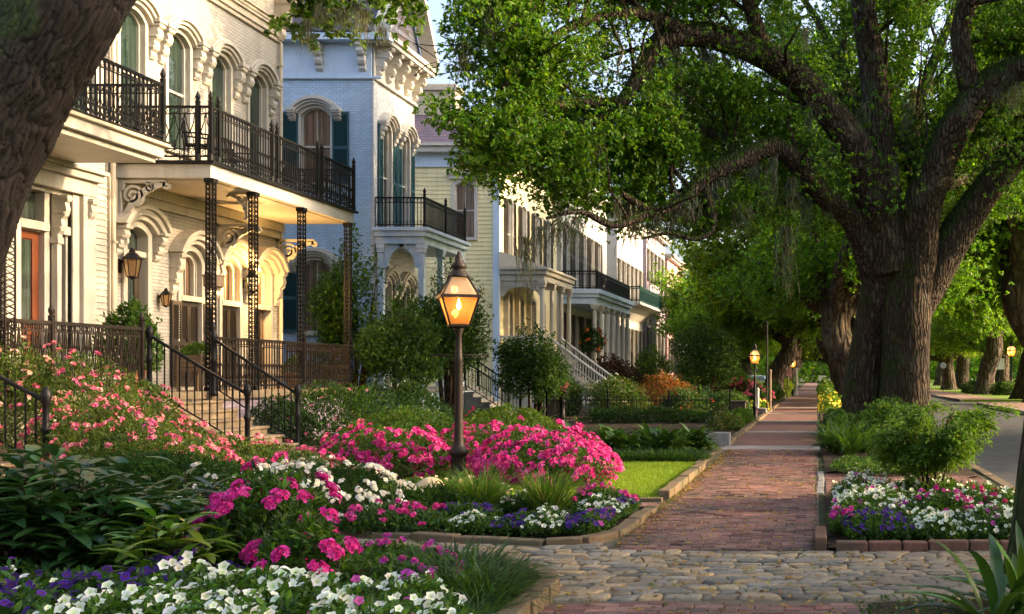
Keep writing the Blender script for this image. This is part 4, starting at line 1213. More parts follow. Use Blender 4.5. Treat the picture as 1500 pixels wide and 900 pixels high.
for v0, v1 in ((7.6, 10.1), (2.6, 5.0)):
    w = window(h3, TY, -15.6, .84, v0, v1, .16, M['white_trim'], M['glass_warm'], casing=.17, rows=2)
    hb = MB(TY); hb.box(-16.28, -14.92, .0, .16, v1 + .12, v1 + .30); hb.box(-16.36, -14.84, .0, .24, v1 + .302, v1 + .40); hb.build('window_hood', M['white_trim'], w, bevel=.01)
for u in (53, 55.5, 58, 60.5):
    window(h3, T0, u, .8, 6.4, 9.6, .16, M['white_trim'], M['glass'], casing=.12)
    for s in (-1, 1): shutter(h3, T0, u + s * .74 - .24, u + s * .74 + .24, 6.4, 9.5, M['brown_shutter'])
for u in (53, 55, 57.4, 59.4): window(h3, T0, u, .8, 2.35, 5.2, .16, M['cream_trim'], M['glass_warm'], casing=.14)
for u in (52.1, 54, 56.2): wood_column(h3, FX + .1, u, 2.3, 5.7, M['tan_trim'], .12, square=True, name='pilaster')
# porch with its gable panel of scrolls
PY1 = 57.2
b = MB(); b.box(FX, PX + .05, YY, PY1, 5.72, 6.0); b.box(FX, PX + .16, YY - .1, PY1 + .1, 6.002, 6.2); b.box(FX, PX + .26, YY - .2, PY1 + .2, 6.202, 6.32); b.build('porch_roof', M['cream_trim'], h3, bevel=.02)
b = MB(); b.hexa([(FX, YY - .2, 6.322), (PX + .2, YY - .2, 6.322), (PX + .2, PY1 + .2, 6.322), (FX, PY1 + .2, 6.322)], [(FX, YY - .1, 7.0), (FX + .1, YY - .1, 7.0), (FX + .1, PY1, 7.0), (FX, PY1, 7.0)]); b.build('porch_slope', M['tan_trim'], h3)
mb = MB(); fA = lambda a, c: (FX + a, YY + .06, c); fB = lambda a, c: (FX + a, YY + .16, c)
top = [(.0, 5.72), (1.85, 5.72)]
mb.prism(top + [(1.8, 5.0)] + [(.95 + .85 * math.cos(q), 4.85 + .62 * math.sin(q)) for q in [PI * i / 10 for i in range(1, 10)]] + [(.0, 5.0)], fA, fB)
for c in (.32, 1.55): ribbon(mb, spiral((c, 5.45), .20, .03, 0, 1.7), .05, lambda a, c: (FX + a, YY + .0, c), lambda a, c: (FX + a, YY + .055, c))
mb.build('porch_spandrel', M['cream_trim'], h3)
for y in (YY + .12, 53.4, 55.3, PY1 - .15): wood_column(h3, PX - .08, y, 2.3, 5.72, M['cream_trim'], .11)
b = MB(); b.box(FX, PX + .1, YY, PY1 + .2, 2.1, 2.3); b.build('porch_floor', M['cream_trim'], h3, bevel=.015)
b = MB(); b.box(FX, PX - .05, YY + .05, PY1 + .1, 0, 2.098); b.build('porch_base', M['ivory_siding'], h3)
stairs(h3, PX, 2.3, -9.3, .1, 52.2, 54.8, 13, M['step_gray'])
for y in (52.2, 54.8): stair_rail(h3, (PX + .05, y, 2.25), (-9.25, y, .15), 1.0, M['white_trim'], 22, .05, name='white_handrail')
railing(h3, (FX, YY + .05, 2.3), (PX, YY + .05, 2.3), .95, M['white_trim'], .2, 'plain', 'porch_railing', .04)

# ---- white house with the columned porch
h4 = thing('town_house', 'white house with slim porch columns and a dark rail above, beyond the yellow house', 'house', (FX, 69, 0))
mb = MB(side_tf(63.6)); wall(mb, -28, FX, 0, 12.2, [], .3); mb.build('side_wall', M['white_trim'], h4)
mb = MB(side_tf(63.6)); siding(mb, -28, FX - .3, .8, 12, (), .19); mb.build('clapboard', M['white_trim'], h4)
us = (65.2, 67.6, 70, 72.4, 74.6)
mb = MB(T0); wall(mb, 63.9, 77.5, 0, 12.4, [(u - .42, u + .42, 6.7, 10) for u in us] + [(u - .42, u + .42, 1.9, 5) for u in us], .3); mb.build('front_wall', M['white_trim'], h4)
b = MB(); b.box(-28, FX - .31, 63.95, 77.5, 0, 12.4); b.build('house_body', M['white_trim'], h4)
b = MB(T0); b.box(63.4, 77.7, -8, .5, 12.4, 12.6); b.box(63.3, 77.8, -8, .62, 12.602, 12.8); b.build('eave', M['white_trim'], h4)
for u in us:
    for v0, v1 in ((6.7, 10), (1.9, 5)):
        window(h4, T0, u, .84, v0, v1, .12, M['white_trim'], M['glass'], casing=.12)
        for s in (-1, 1): shutter(h4, T0, u + s * .76 - .26, u + s * .76 + .26, v0, v1, M['brown_shutter'])
b = MB(); b.box(FX, PX, 63.7, 75, 5.45, 5.8); b.box(FX, PX + .15, 63.6, 75.1, 5.802, 6.0); b.box(FX, PX + .25, 63.5, 75.2, 6.002, 6.25); b.build('porch_roof', M['blue_trim'], h4, bevel=.02)
railing(h4, (PX, 63.8, 6.25), (PX, 75, 6.25), 1.0, M['iron'], .2, 'plain', 'balcony_railing', .03)
railing(h4, (FX, 63.8, 6.25), (PX, 63.8, 6.25), 1.0, M['iron'], .2, 'plain', 'balcony_railing', .03)
for y in (63.85, 65.6, 67.4, 69.3, 71.2, 73, 74.8): wood_column(h4, PX - .12, y, 1.85, 5.45, M['white_trim'], .13)
b = MB(); b.box(FX, PX + .1, 63.6, 75.1, 1.6, 1.85); b.build('porch_floor', M['cream_trim'], h4)
b = MB(); b.box(FX, PX - .02, 63.7, 75, 0, 1.598); b.build('porch_base', M['mauve_brick'], h4)

# ---- the row beyond
def row_house(label, y0, y1, hgt, wm, tm, shm, n, fx=FX, balcony=None, portico=None, v=((6.6, 9.8), (1.8, 5.0))):
    h = thing('town_house', label, 'house', (fx, (y0 + y1) / 2, 0)); tf = front_tf(fx)
    us = [y0 + (y1 - y0) * (k + .6) / n for k in range(n)]
    mb = MB(tf); wall(mb, y0, y1, 0, hgt, [(u - .45, u + .45, a, c) for u in us for a, c in v], .3); mb.build('front_wall', wm, h)
    b = MB(); b.box(fx - 13, fx - .31, y0 + .01, y1, 0, hgt); b.build('house_body', wm, h)
    b = MB(tf); b.box(y0 - .2, y1 + .1, -13, .4, hgt, hgt + .2); b.box(y0 - .3, y1 + .2, -13, .6, hgt + .202, hgt + .45); b.build('cornice', tm, h)
    b = MB(tf); b.box(y0 + .5, y1 - .5, -12, -.8, hgt + .452, hgt + .9); b.build('roof', M['slate'], h)
    for u in us:
        for a, c in v:
            window(h, tf, u, .9, a, c, .12, tm, M['glass'], casing=.12, sill=False)
            if shm:
                for s in (-1, 1): shutter(h, tf, u + s * .80 - .27, u + s * .80 + .27, a, c, shm)
    if balcony:
        a, c, z, mat = balcony; x1 = fx + 1.6
        b = MB(); b.prism([(fx, z), (x1, z), (x1, z - .18), (fx + 1.0, z - .30), (fx + .5, z - .6), (fx, z - 1.1)], lambda x, q: (x, a, q), lambda x, q: (x, c, q)); b.build('balcony_floor', tm, h)
        railing(h, (x1 - .05, a + .05, z), (x1 - .05, c, z), 1.05, mat, .16, 'plain', 'balcony_railing', .05)
        railing(h, (fx, a + .05, z), (x1 - .05, a + .05, z), 1.05, mat, .2, 'plain', 'balcony_railing', .035)
    if portico:
        a, c, z0, z1, x1 = portico
        b = MB(); b.box(fx, x1, a, c, z1 - .9, z1 - .4); b.box(fx, x1 + .2, a - .2, c + .2, z1 - .398, z1); b.build('portico_roof', tm, h)
        for x, y in ((x1 - .25, a + .25), (x1 - .25, c - .25), (fx + .3, a + .25)): wood_column(h, x, y, z0, z1 - .9, tm, .24, square=True)
        railing(h, (x1, a, z1), (x1, c, z1), 1.1, M['iron'], .2, 'plain', 'balcony_railing', .04)
        railing(h, (fx, a, z1), (x1, a, z1), 1.1, M['iron'], .2, 'plain', 'balcony_railing', .04)
        b = MB(); b.box(fx, x1 + .1, a - .1, c + .1, 0, z0); b.build('porch_floor', M['step_gray'], h)
    return h
row_house('white house with dark shutters and a green railed balcony on a curved corbel', 81.5, 93.5, 12.6, M['white_trim'], M['white_trim'], M['brown_shutter'], 6, balcony=(81.6, 93.4, 6.7, M['green_iron']))
row_house('mauve brick house with a white square columned portico', 95.5, 107, 13.4, M['mauve_brick'], M['white_trim'], M['brown_shutter'], 5, portico=(97.5, 104, .9, 8.2, -11.6), v=((9.3, 12), (2.2, 5.5)))
row_house('pink brick house far down the row', 109, 122, 12.4, M['pink_brick'], M['cream_trim'], M['brown_shutter'], 5, balcony=(110, 121, 6.6, M['iron']))
row_house('cream house far down the row past the pink one', 125, 140, 11.5, M['cream_brick'], M['white_trim'], M['brown_shutter'], 5)
row_house('white house at the far end of the row', 143, 160, 12.5, M['white_brick'], M['white_trim'], None, 5)
# ------------------------------------------------------------------ trees
def smooth_path(pts, rad, step=.25):
    """Catmull-Rom through pts"""
    pts = [np.asarray(p, float) for p in pts]
    q = [2 * pts[0] - pts[1]] + pts + [2 * pts[-1] - pts[-2]]
    out, rr = [], []
    for i in range(1, len(q) - 2):
        n = max(2, int(np.linalg.norm(q[i + 1] - q[i]) / step))
        for k in range(n):
            t = k / n; t2, t3 = t * t, t ** 3
            out.append(.5 * (2 * q[i] + (q[i + 1] - q[i - 1]) * t + (2 * q[i - 1] - 5 * q[i] + 4 * q[i + 1] - q[i + 2]) * t2 + (3 * q[i] - q[i - 1] - 3 * q[i + 1] + q[i + 2]) * t3))
            rr.append(rad[i - 1] * (1 - t) + rad[i] * t)
    out.append(pts[-1]); rr.append(rad[-1])
    return np.array(out), np.array(rr)

class Wood:
    """tubes with uneven girth, gathered into one mesh"""
    def __init__(s, rng): s.V, s.Q, s.n, s.rng = [], [], 0, rng
    def tube(s, pts, rad, seg=8, lump=.0, step=.25, flare=None):
        p, r = smooth_path(pts, rad, step)
        n = len(p)
        T = np.gradient(p, axis=0); T = norm(T)
        up = np.array((0.13, .97, .2)); A = np.zeros_like(p); B = np.zeros_like(p)
        for i in range(n):
            a = np.cross(T[i], up); a /= max(1e-9, np.linalg.norm(a)); b = np.cross(a, T[i]); A[i], B[i] = a, b; up = b
        th = np.linspace(0, 2 * PI, seg, endpoint=False)
        R = np.repeat(r[:, None], seg, 1)
        if lump:
            ph = s.rng.uniform(0, 6.28, 6); L = np.arange(n)[:, None] * step
            R = R * (1 + lump * (np.sin(2 * th[None] + ph[0] + L * .5) * .5 + np.sin(3 * th[None] + ph[1] - L * .9) * .4 + np.sin(5 * th[None] + ph[2] + L * 1.3) * .25 + np.sin(L * 2.1 + ph[3]) * .3))
        if flare is not None: R = R * flare(p, th)
        V = p[:, None] + (A[:, None] * np.cos(th)[None, :, None] + B[:, None] * np.sin(th)[None, :, None]) * R[..., None]
        idx = np.arange(n * seg).reshape(n, seg) + s.n
        nx = np.roll(idx, -1, 1)
        s.Q.append(np.stack([idx[:-1], nx[:-1], nx[1:], idx[1:]], -1).reshape(-1, 4))
        s.V.append(V.reshape(-1, 3)); s.n += n * seg
        return p, r
    def build(s, name, mat, parent=None):
        V = np.concatenate(s.V); Q = np.concatenate(s.Q)
        return np_mesh(name, V, Q.ravel(), np.full(len(Q), 4), mat, parent, smooth=True)

def grow(rng, p0, d, L, r0, wob=.35, lift=0.0, k=5):
    d = np.asarray(d, float) / np.linalg.norm(d); p = np.asarray(p0, float); pts = [p]; r = [r0]
    for i in range(k):
        d = d + rng.normal(0, wob, 3) * .6 + np.array((0, 0, lift)); d /= np.linalg.norm(d)
        p = p + d * L / k; pts.append(p); r.append(max(.006, r0 * (1 - (i + 1) / k * .85)))
    return pts, r

def leaf_cloud(rng, pts, n, sig):
    c = np.asarray(pts)[rng.integers(0, len(pts), n)]
    return c + rng.normal(0, 1, (n, 3)) * np.array((sig, sig, sig * .7))

OAK = [(.070, .170, .010), (.052, .140, .009), (.098, .20, .012), (.042, .115, .009), (.12, .215, .014)]
def crown(name, pos, rng, size, parent, pal=OAK, var=.28, mat=None, T=LEAF4, wr=.56, sprig=6):
    # the leaves sit in sprigs, each fanning out from the end of a twiglet
    pos = np.repeat(pos[: len(pos) // sprig * sprig][::sprig], sprig, 0); N = len(pos)
    ax = np.repeat(rnd_dirs(rng, N // sprig) + np.array((0, 0, -.1)), sprig, 0) if sprig > 1 else 0
    pos = pos + rng.normal(0, size * .22, (N, 3))
    d = rnd_dirs(rng, N) * .9 + ax; n = rnd_dirs(rng, N) * .8 + np.array((0, 0, 1.0))
    sz = size * rng.uniform(.6, 1.35, N)
    return scatter(name, T, pos, d, n, sz, mat or M['leaf'], parent, tints(rng, N, pal, var, .10), wid=sz * wr)

# ---- the great oak beside the walk
rng = np.random.default_rng(21)
OY = 38.0
oak = thing('oak_tree', 'huge mossy live oak arching over the brick walk, nearest big trunk on its right', 'tree', (2.5, OY, 0))
def PX3(lst, dy=None):
    """photograph polyline (px, py, depth) to points of the place"""
    return [P(x, y, Y) for x, y, Y in lst]
def root_flare(base_z, amp, hgt, k=6, ph=0.0):
    def f(p, th):
        z = np.clip(1 - (p[:, 2] - base_z) / hgt, 0, 1)[:, None]
        return 1 + amp * z ** 2.2 * (1 + .45 * np.sin(k * th[None] + ph) + .25 * np.sin((k + 3) * th[None] + 2 * ph))
    return f
w = Wood(rng)
w.tube(PX3([(1322, 622, 38), (1326, 560, 38), (1328, 500, 38), (1330, 440, 38), (1338, 395, 38), (1345, 350, 38)]), [.90, .84, .80, .78, .76, .66], 40, .06, .12, root_flare(-.1, .12, 1.4))
w.tube(PX3([(1262, 628, 38.6), (1266, 560, 38.7), (1276, 480, 38.6), (1290, 400, 38.3), (1293, 330, 38)]), [.70, .64, .60, .60, .56], 32, .07, .12, root_flare(-.1, .12, 1.3, 5, 1))
w.build('trunk', M['bark'], oak)
# the main limbs
LIMBS = dict(
    a=([(1300, 400, 38), (1285, 320, 37.8), (1258, 228, 37), (1205, 150, 36.2), (1150, 98, 35.5), (1085, 66, 35), (1012, 50, 34.5), (962, 66, 34), (936, 112, 33.6), (902, 160, 33), (850, 186, 32)], [.80, .74, .66, .58, .55, .52, .46, .38, .30, .23, .15]),
    b=([(1306, 400, 38), (1297, 300, 38), (1287, 200, 38), (1278, 100, 38), (1264, 0, 37.5), (1250, -140, 37), (1200, -260, 36)], [.88, .74, .64, .54, .46, .36, .2]),
    c=([(1338, 430, 38), (1345, 380, 38), (1352, 300, 37.6), (1386, 212, 37), (1430, 142, 36.4), (1475, 108, 36), (1540, 86, 35), (1640, 40, 34)], [.8, .84, .76, .66, .60, .52, .45, .3]),
    d=([(1335, 470, 38.1), (1364, 410, 38.2), (1406, 335, 38.2), (1458, 262, 38), (1510, 210, 38), (1600, 150, 38), (1700, 120, 38)], [.6, .74, .68, .60, .54, .45, .3]),
    e=([(1284, 430, 38.4), (1252, 330, 37.4), (1205, 285, 36.4), (1165, 236, 35.6), (1132, 216, 35), (1082, 236, 34.4), (1030, 262, 33.8), (1000, 296, 33.2), (958, 310, 32.4), (908, 282, 31.5)], [.50, .46, .40, .36, .36, .33, .29, .24, .18, .1]),
    f=([(1425, 145, 36.5), (1412, 85, 36), (1408, 40, 36), (1425, -20, 35.5), (1440, -120, 35)], [.46, .40, .36, .32, .2]),
    g=([(1122, 82, 35.3), (1105, 30, 35), (1086, -30, 34.5), (1040, -110, 33.5)], [.38, .30, .24, .12]),
    h=([(1290, 340, 38.5), (1255, 170, 41), (1215, 60, 44), (1150, -40, 46)], [.4, .3, .22, .1]),
    i=([(1350, 330, 38.5), (1340, 180, 41), (1380, 60, 44), (1420, -30, 46)], [.4, .3, .22, .1]),
    j=([(1010, 52, 34.5), (940, 20, 33), (860, 30, 31.5), (790, 70, 30), (735, 130, 29)], [.30, .22, .17, .12, .06]),
    k=([(902, 160, 33), (860, 150, 32), (800, 160, 31), (740, 200, 30.5), (690, 240, 30)], [.2, .15, .12, .09, .05]),
    l=([(1040, -110, 33.5), (950, -120, 32), (860, -80, 30.5), (770, -40, 29.5), (700, 20, 29)], [.2, .17, .14, .1, .05]),
    m=([(958, 310, 32.4), (900, 330, 31), (850, 310, 30), (800, 320, 29.5)], [.16, .12, .09, .05]),
    p=([(1360, 270, 37.6), (1420, 260, 42), (1480, 240, 46), (1560, 200, 50)], [.36, .28, .2, .1]),
    q=([(1082, 236, 34.4), (1060, 200, 36), (1020, 190, 38), (980, 210, 40), (930, 230, 41)], [.2, .17, .14, .11, .06]),
    r=([(1030, 262, 33.8), (1046, 330, 33.5), (1020, 350, 33), (980, 342, 32.5), (940, 350, 32)], [.16, .11, .09, .07, .04]),
)
floor_n, edge_n = Noise2(4, 2.2), Noise2(5, 2.5)
crown_floor = lambda p: np.interp(p[..., 0], [-12, -9.5, -7, -4, -1, 3, 8], [7.2, 6.7, 5.5, 5.7, 6.2, 6.6, 7.0]) + .5 * floor_n(p[..., 0], p[..., 1])
crown_edge = lambda p: -.322 * np.minimum(p[..., 1], 34) + .55 * edge_n(p[..., 2], p[..., 1])
def leafy_zone(p):
    p = np.asarray(p)
    return bool(p[2] > crown_floor(p) - .2 and p[0] > crown_edge(p) - .2 and (p[1] > np.interp(p[0], [-8, -5, -2.5], [25, 30.5, 33.5]) or p[2] > 12.8))
tips = []; bare = []; fern = []
for key, (pl, rad) in LIMBS.items():
    lw = Wood(rng); p, r = lw.tube(PX3(pl), [.82 * q for q in rad], 18 if rad[0] > .35 else 10, .05, .2)
    bare.append(np.concatenate([p, r[:, None]], 1)[(r > .12) & (p[:, 0] > -8.3)][::2])
    tg = norm(np.gradient(p, axis=0)); fern += [np.concatenate([p[i], [r[i]], tg[i]]) for i in range(len(p)) if r[i] > .13 and abs(tg[i][2]) < .86 and key in 'aecdgfpq']
    L = len(p); low = key in 'emkrq'
    ns = int(L * .2 * (.75 if rad[0] > .6 else 1.3)) + 3
    for q in range(ns):
        t = rng.uniform(.35 if rad[0] > .5 else .1, 1.0); i = min(L - 2, int(t * (L - 1)))
        tang = norm(p[i + 1] - p[i]); d = tang * rng.uniform(.1, .9) + rnd_dirs(rng, 1)[0] * .9 + np.array((0, 0, .25 if not low else -.05))
        if not leafy_zone(p[i] + d * 2): continue
        pts, rr = grow(rng, p[i], d, rng.uniform(2.0, 4.4), min(r[i] * .42, .075), .38, -.03 if key in 'jklm' else .02)
        lw.tube(pts, rr, 6, 0, .3)
        for _ in range(6):
            j = rng.integers(1, len(pts)); dd = rnd_dirs(rng, 1)[0] + np.array((0, 0, -.12))
            pp, r2 = grow(rng, pts[j], dd, rng.uniform(.8, 1.9), .018, .4, -.04, 3)
            if leafy_zone(pp[-1]): lw.tube(pp, r2, 4, 0, .3); tips.append(np.array(pp[1:]))
    lw.build('limb', M['bark'], oak)
# resurrection fern and moss cover the tops of the great limbs
fp = []
for q in fern:
    n = int(26 * q[3] / .3); a = rng.normal(0, .75, n); s_ = rng.uniform(-.12, .12, n)
    side = np.array((-q[5], q[4], 0)) / max(1e-6, math.hypot(q[4], q[5])); upv = np.cross(q[4:7], side); upv = upv * np.sign(upv[2] + 1e-9)
    fp.append(q[:3] + q[4:7] * s_[:, None] + (side * np.sin(a)[:, None] + upv * np.cos(a)[:, None]) * (q[3] * .93 + .02))
fp = np.concatenate(fp); n = len(fp)
scatter('fern_cover', LEAF4, fp, rnd_dirs(rng, n) * .8 + np.array((0, 0, .5)), rnd_dirs(rng, n), .085 * rng.uniform(.5, 1.4, n), M['leaf'], oak, tints(rng, n, [(.030, .060, .010), (.045, .085, .012), (.060, .085, .014), (.025, .045, .008)], .25, .1), wid=.04)
tips = np.concatenate(tips)
pos = leaf_cloud(rng, tips, 720000, .40)
# keep the crown to its own outline: it stops short of the houses and hangs lowest over the walk
floor_z, edge = crown_floor(pos), crown_edge(pos)
keep = (pos[:, 2] > floor_z) & (pos[:, 0] > edge)
keep &= (pos[:, 1] > np.interp(pos[:, 0], [-8, -5, -2.5], [25, 30.5, 33.5])) | (pos[:, 2] > 12.8)      # little grows inside the arch of the great limbs
pos = pos[keep]
bare = np.concatenate(bare); near = np.zeros(len(pos), bool)
for q in bare:                                   # the old limbs are bare; leaves sit out on the young wood behind and above
    d = pos - q[:3]; near |= ((d[:, 0] / (.55 + q[3])) ** 2 + (d[:, 2] / (.55 + q[3])) ** 2 + (d[:, 1] / np.where(d[:, 1] < 0, 7.0, .8)) ** 2) < 1
pos = pos[~near | (rng.uniform(0, 1, len(pos)) < .10)]
crown('crown', pos, rng, .13, oak)

# ---- generic street trees, three of them, repeated
def street_tree(seed, hgt, spread, r0, label, lean=(0, 0), nleaf=60000, group=None, leaf=.20, pal=OAK, bark='bark_grey', low=4.2, nl=7, fork=.36):
    rng = np.random.default_rng(seed)
    t = thing('oak_tree', label, 'tree', (0, 0, 0), group)
    w = Wood(rng); fz = hgt * fork
    top = np.array((lean[0] * fz, lean[1] * fz, fz))
    w.tube([(0, 0, -.3), (lean[0] * fz * .2, lean[1] * fz * .2, fz * .35), tuple(top * (1, 1, .7)), tuple(top)], [r0 * 1.15, r0 * .95, r0 * .9, r0 * .8], 18, .06, .2, root_flare(-.3, .4, 1.3))
    tips = []; tw = w
    for k in range(nl):
        a = 2 * PI * (k + rng.uniform(-.3, .3)) / nl; el = rng.uniform(.35, 1.15)
        d = np.array((math.cos(a) * math.cos(el), math.sin(a) * math.cos(el), math.sin(el)))
        L = spread * rng.uniform(.75, 1.05) if el < .8 else (hgt - fz) * .9
        pts = [top * (1, 1, .86)]; dd = d.copy(); p = pts[0]
        for i in range(6):
            dd = dd + rng.normal(0, .22, 3) + np.array((0, 0, .10 if i < 3 else -.16)); dd /= np.linalg.norm(dd)
            p = p + dd * L / 6; pts.append(p)
        rr = [r0 * .5 * (1 - .9 * i / 6) + .03 for i in range(7)]
        p, r = w.tube(pts, rr, 10, .04, .3); n = len(p)
        for q in range(8):
            i = int(rng.uniform(.25, 1) * (n - 2)); d2 = norm(p[i + 1] - p[i]) * .6 + rnd_dirs(rng, 1)[0] + np.array((0, 0, .2))
            pt, r2 = grow(rng, p[i], d2, rng.uniform(1.6, 3.4), min(.07, r[i] * .4), .4, .0, 4)
            w.tube(pt, r2, 5, 0, .4)
            for _ in range(4):
                pp, _r = grow(rng, pt[rng.integers(1, 5)], rnd_dirs(rng, 1)[0], rng.uniform(.8, 1.8), .02, .4, -.05, 3); tips.append(np.array(pp[1:])); tw.tube(pp, _r, 3, 0, .5)
    w.build('trunk', M[bark], t)
    tips = np.concatenate(tips); pos = leaf_cloud(rng, tips, nleaf, .48)
    pos = pos[pos[:, 2] > low + .6 * Noise2(seed, 3)(pos[:, 0], pos[:, 1])]
    crown('crown', pos, rng, leaf, t, pal)
    return t
LIGHT = [(.13, .27, .016), (.16, .30, .020), (.10, .22, .014), (.20, .32, .026)]
GOLD = [(.18, .27, .016), (.13, .24, .015), (.24, .30, .022), (.10, .20, .014)]
ta = street_tree(101, 13, 7.5, .75, 'mossy oak just behind the huge oak trunk, leaning over the walk', (-.22, .02), pal=[(.10, .225, .013), (.075, .18, .012), (.13, .26, .016)], leaf=.19, low=4.6)
tb = street_tree(102, 12, 7.0, .62, 'bright green oak left of the far walk with a thick leaning trunk', (.24, .0), pal=LIGHT, leaf=.21, low=4.0)
tc = street_tree(103, 14, 7.5, .70, 'yellow green oak across the road with forked dark trunk', (.03, .05), pal=GOLD, leaf=.21, low=3.6, fork=.25)
ta.location = (1.9, 52, 0); ta.rotation_euler = (0, 0, 0)
tb.location = (-2.9, 76, 0)
tc.location = (16.5, 104, 0)
def put(src, x, y, rz, s, label):
    return dup(src, (x, y, 0), rz, s, label, 'street trees further along')
tc['group'] = tb['group'] = ta['group'] = 'street trees further along'
put(tc, 2.2, 70, .5, 1.45, 'oak third along the right edge of the walk, grey trunk half hidden')
put(tb, 1.9, 82, 2.6, 1.35, 'dark oak fourth along the right edge of the walk')
put(ta, -2.9, 95, 3.4, .95, 'oak beyond the leaning one, left of the far walk')
put(tc, 1.9, 112, 1.2, .9, 'oak far along the right edge of the walk near its end')
put(tb, -3.0, 125, .4, 1.05, 'pale green oak left of the walk near its far end')
put(tb, -7.8, 96, 1.9, .95, 'bright green tree in front of the pink house')
put(tb, -6.2, 80, 4.4, .72, 'bright green tree between the porticoed house and the walk')
put(tc, 13.2, 116, 2.2, .95, 'oak across the road with two straight grey trunks behind it')
put(ta, 15.2, 122, 1.7, 1.0, 'straight grey oak across the road, second of a pair')
put(tc, 19.6, 100, 4.0, 1.1, 'dark oak across the road beside the lit lamp post')
put(tb, 13.0, 90, 5.2, 1.15, 'yellow lit oak across the road behind the white round sign')
put(ta, 23, 128, 2.9, 1.2, 'tall oak far across the road behind the iron fence')
put(tc, 10.5, 140, .3, 1.2, 'oak at the far bend of the road')
put(tb, 4.5, 150, 3.0, 1.2, 'oak closing the view at the end of the road')
put(ta, -4, 165, 1.1, 1.3, 'oak closing the view at the end of the walk')
put(tc, -9, 150, 2.1, 1.1, 'oak behind the last white house')
put(tb, 17, 160, .8, 1.35, 'pale tall oak far behind the others across the road')
put(ta, 28, 150, 3.9, 1.3, 'dark tall oak far behind the others across the road')
put(tc, -18, 138, 5.1, 1.0, 'tree rising behind the row of houses')
put(tb, 13.4, 66, 3.3, 1.85, 'tall fresh green oak across the road, its crown right of the huge oak')
put(tb, 13.5, 74, .6, 1.45, 'tall fresh green oak across the road, crown behind the huge oak')
put(tb, 4.2, 66, 2.2, 1.75, 'tall oak directly behind the huge oak, its crown filling the gaps')
put(ta, 27, 31, 4.1, 1.6, 'tall oak added out of view across the road, second row, shading the facades')  # added outside the view to keep sun off the porch fronts
put(tc, 20, 30, 1.1, 1.45, 'tall oak added out of view across the road to break up the facade sun')  # unseen blocker, added so the sun on the facades falls in patches
# across the road and out of the picture: they stand in the way of the low sun
put(tb, 14.5, 11, .9, 1.2, 'unseen oak added across the road to shade the leaning trunk')
put(tc, 14.0, 5, 3.3, .9, 'unseen oak added across the road to keep low sun off the foreground')
# a far wood that closes the street
def far_wood():
    rng = np.random.default_rng(55); n = 90000
    x = rng.uniform(-70, 90, n); y = rng.uniform(205, 240, n)
    top = 13 + 4 * Noise2(9, 22)(x, y) + 2 * Noise2(10, 7)(x, y)
    z = rng.uniform(0, 1, n) ** .8 * top
    pos = np.stack([x, y, z], 1)
    o = crown('far_wood', pos, rng, .9, None, LIGHT, .25)
    return tag(o, kind='stuff')
far_wood()

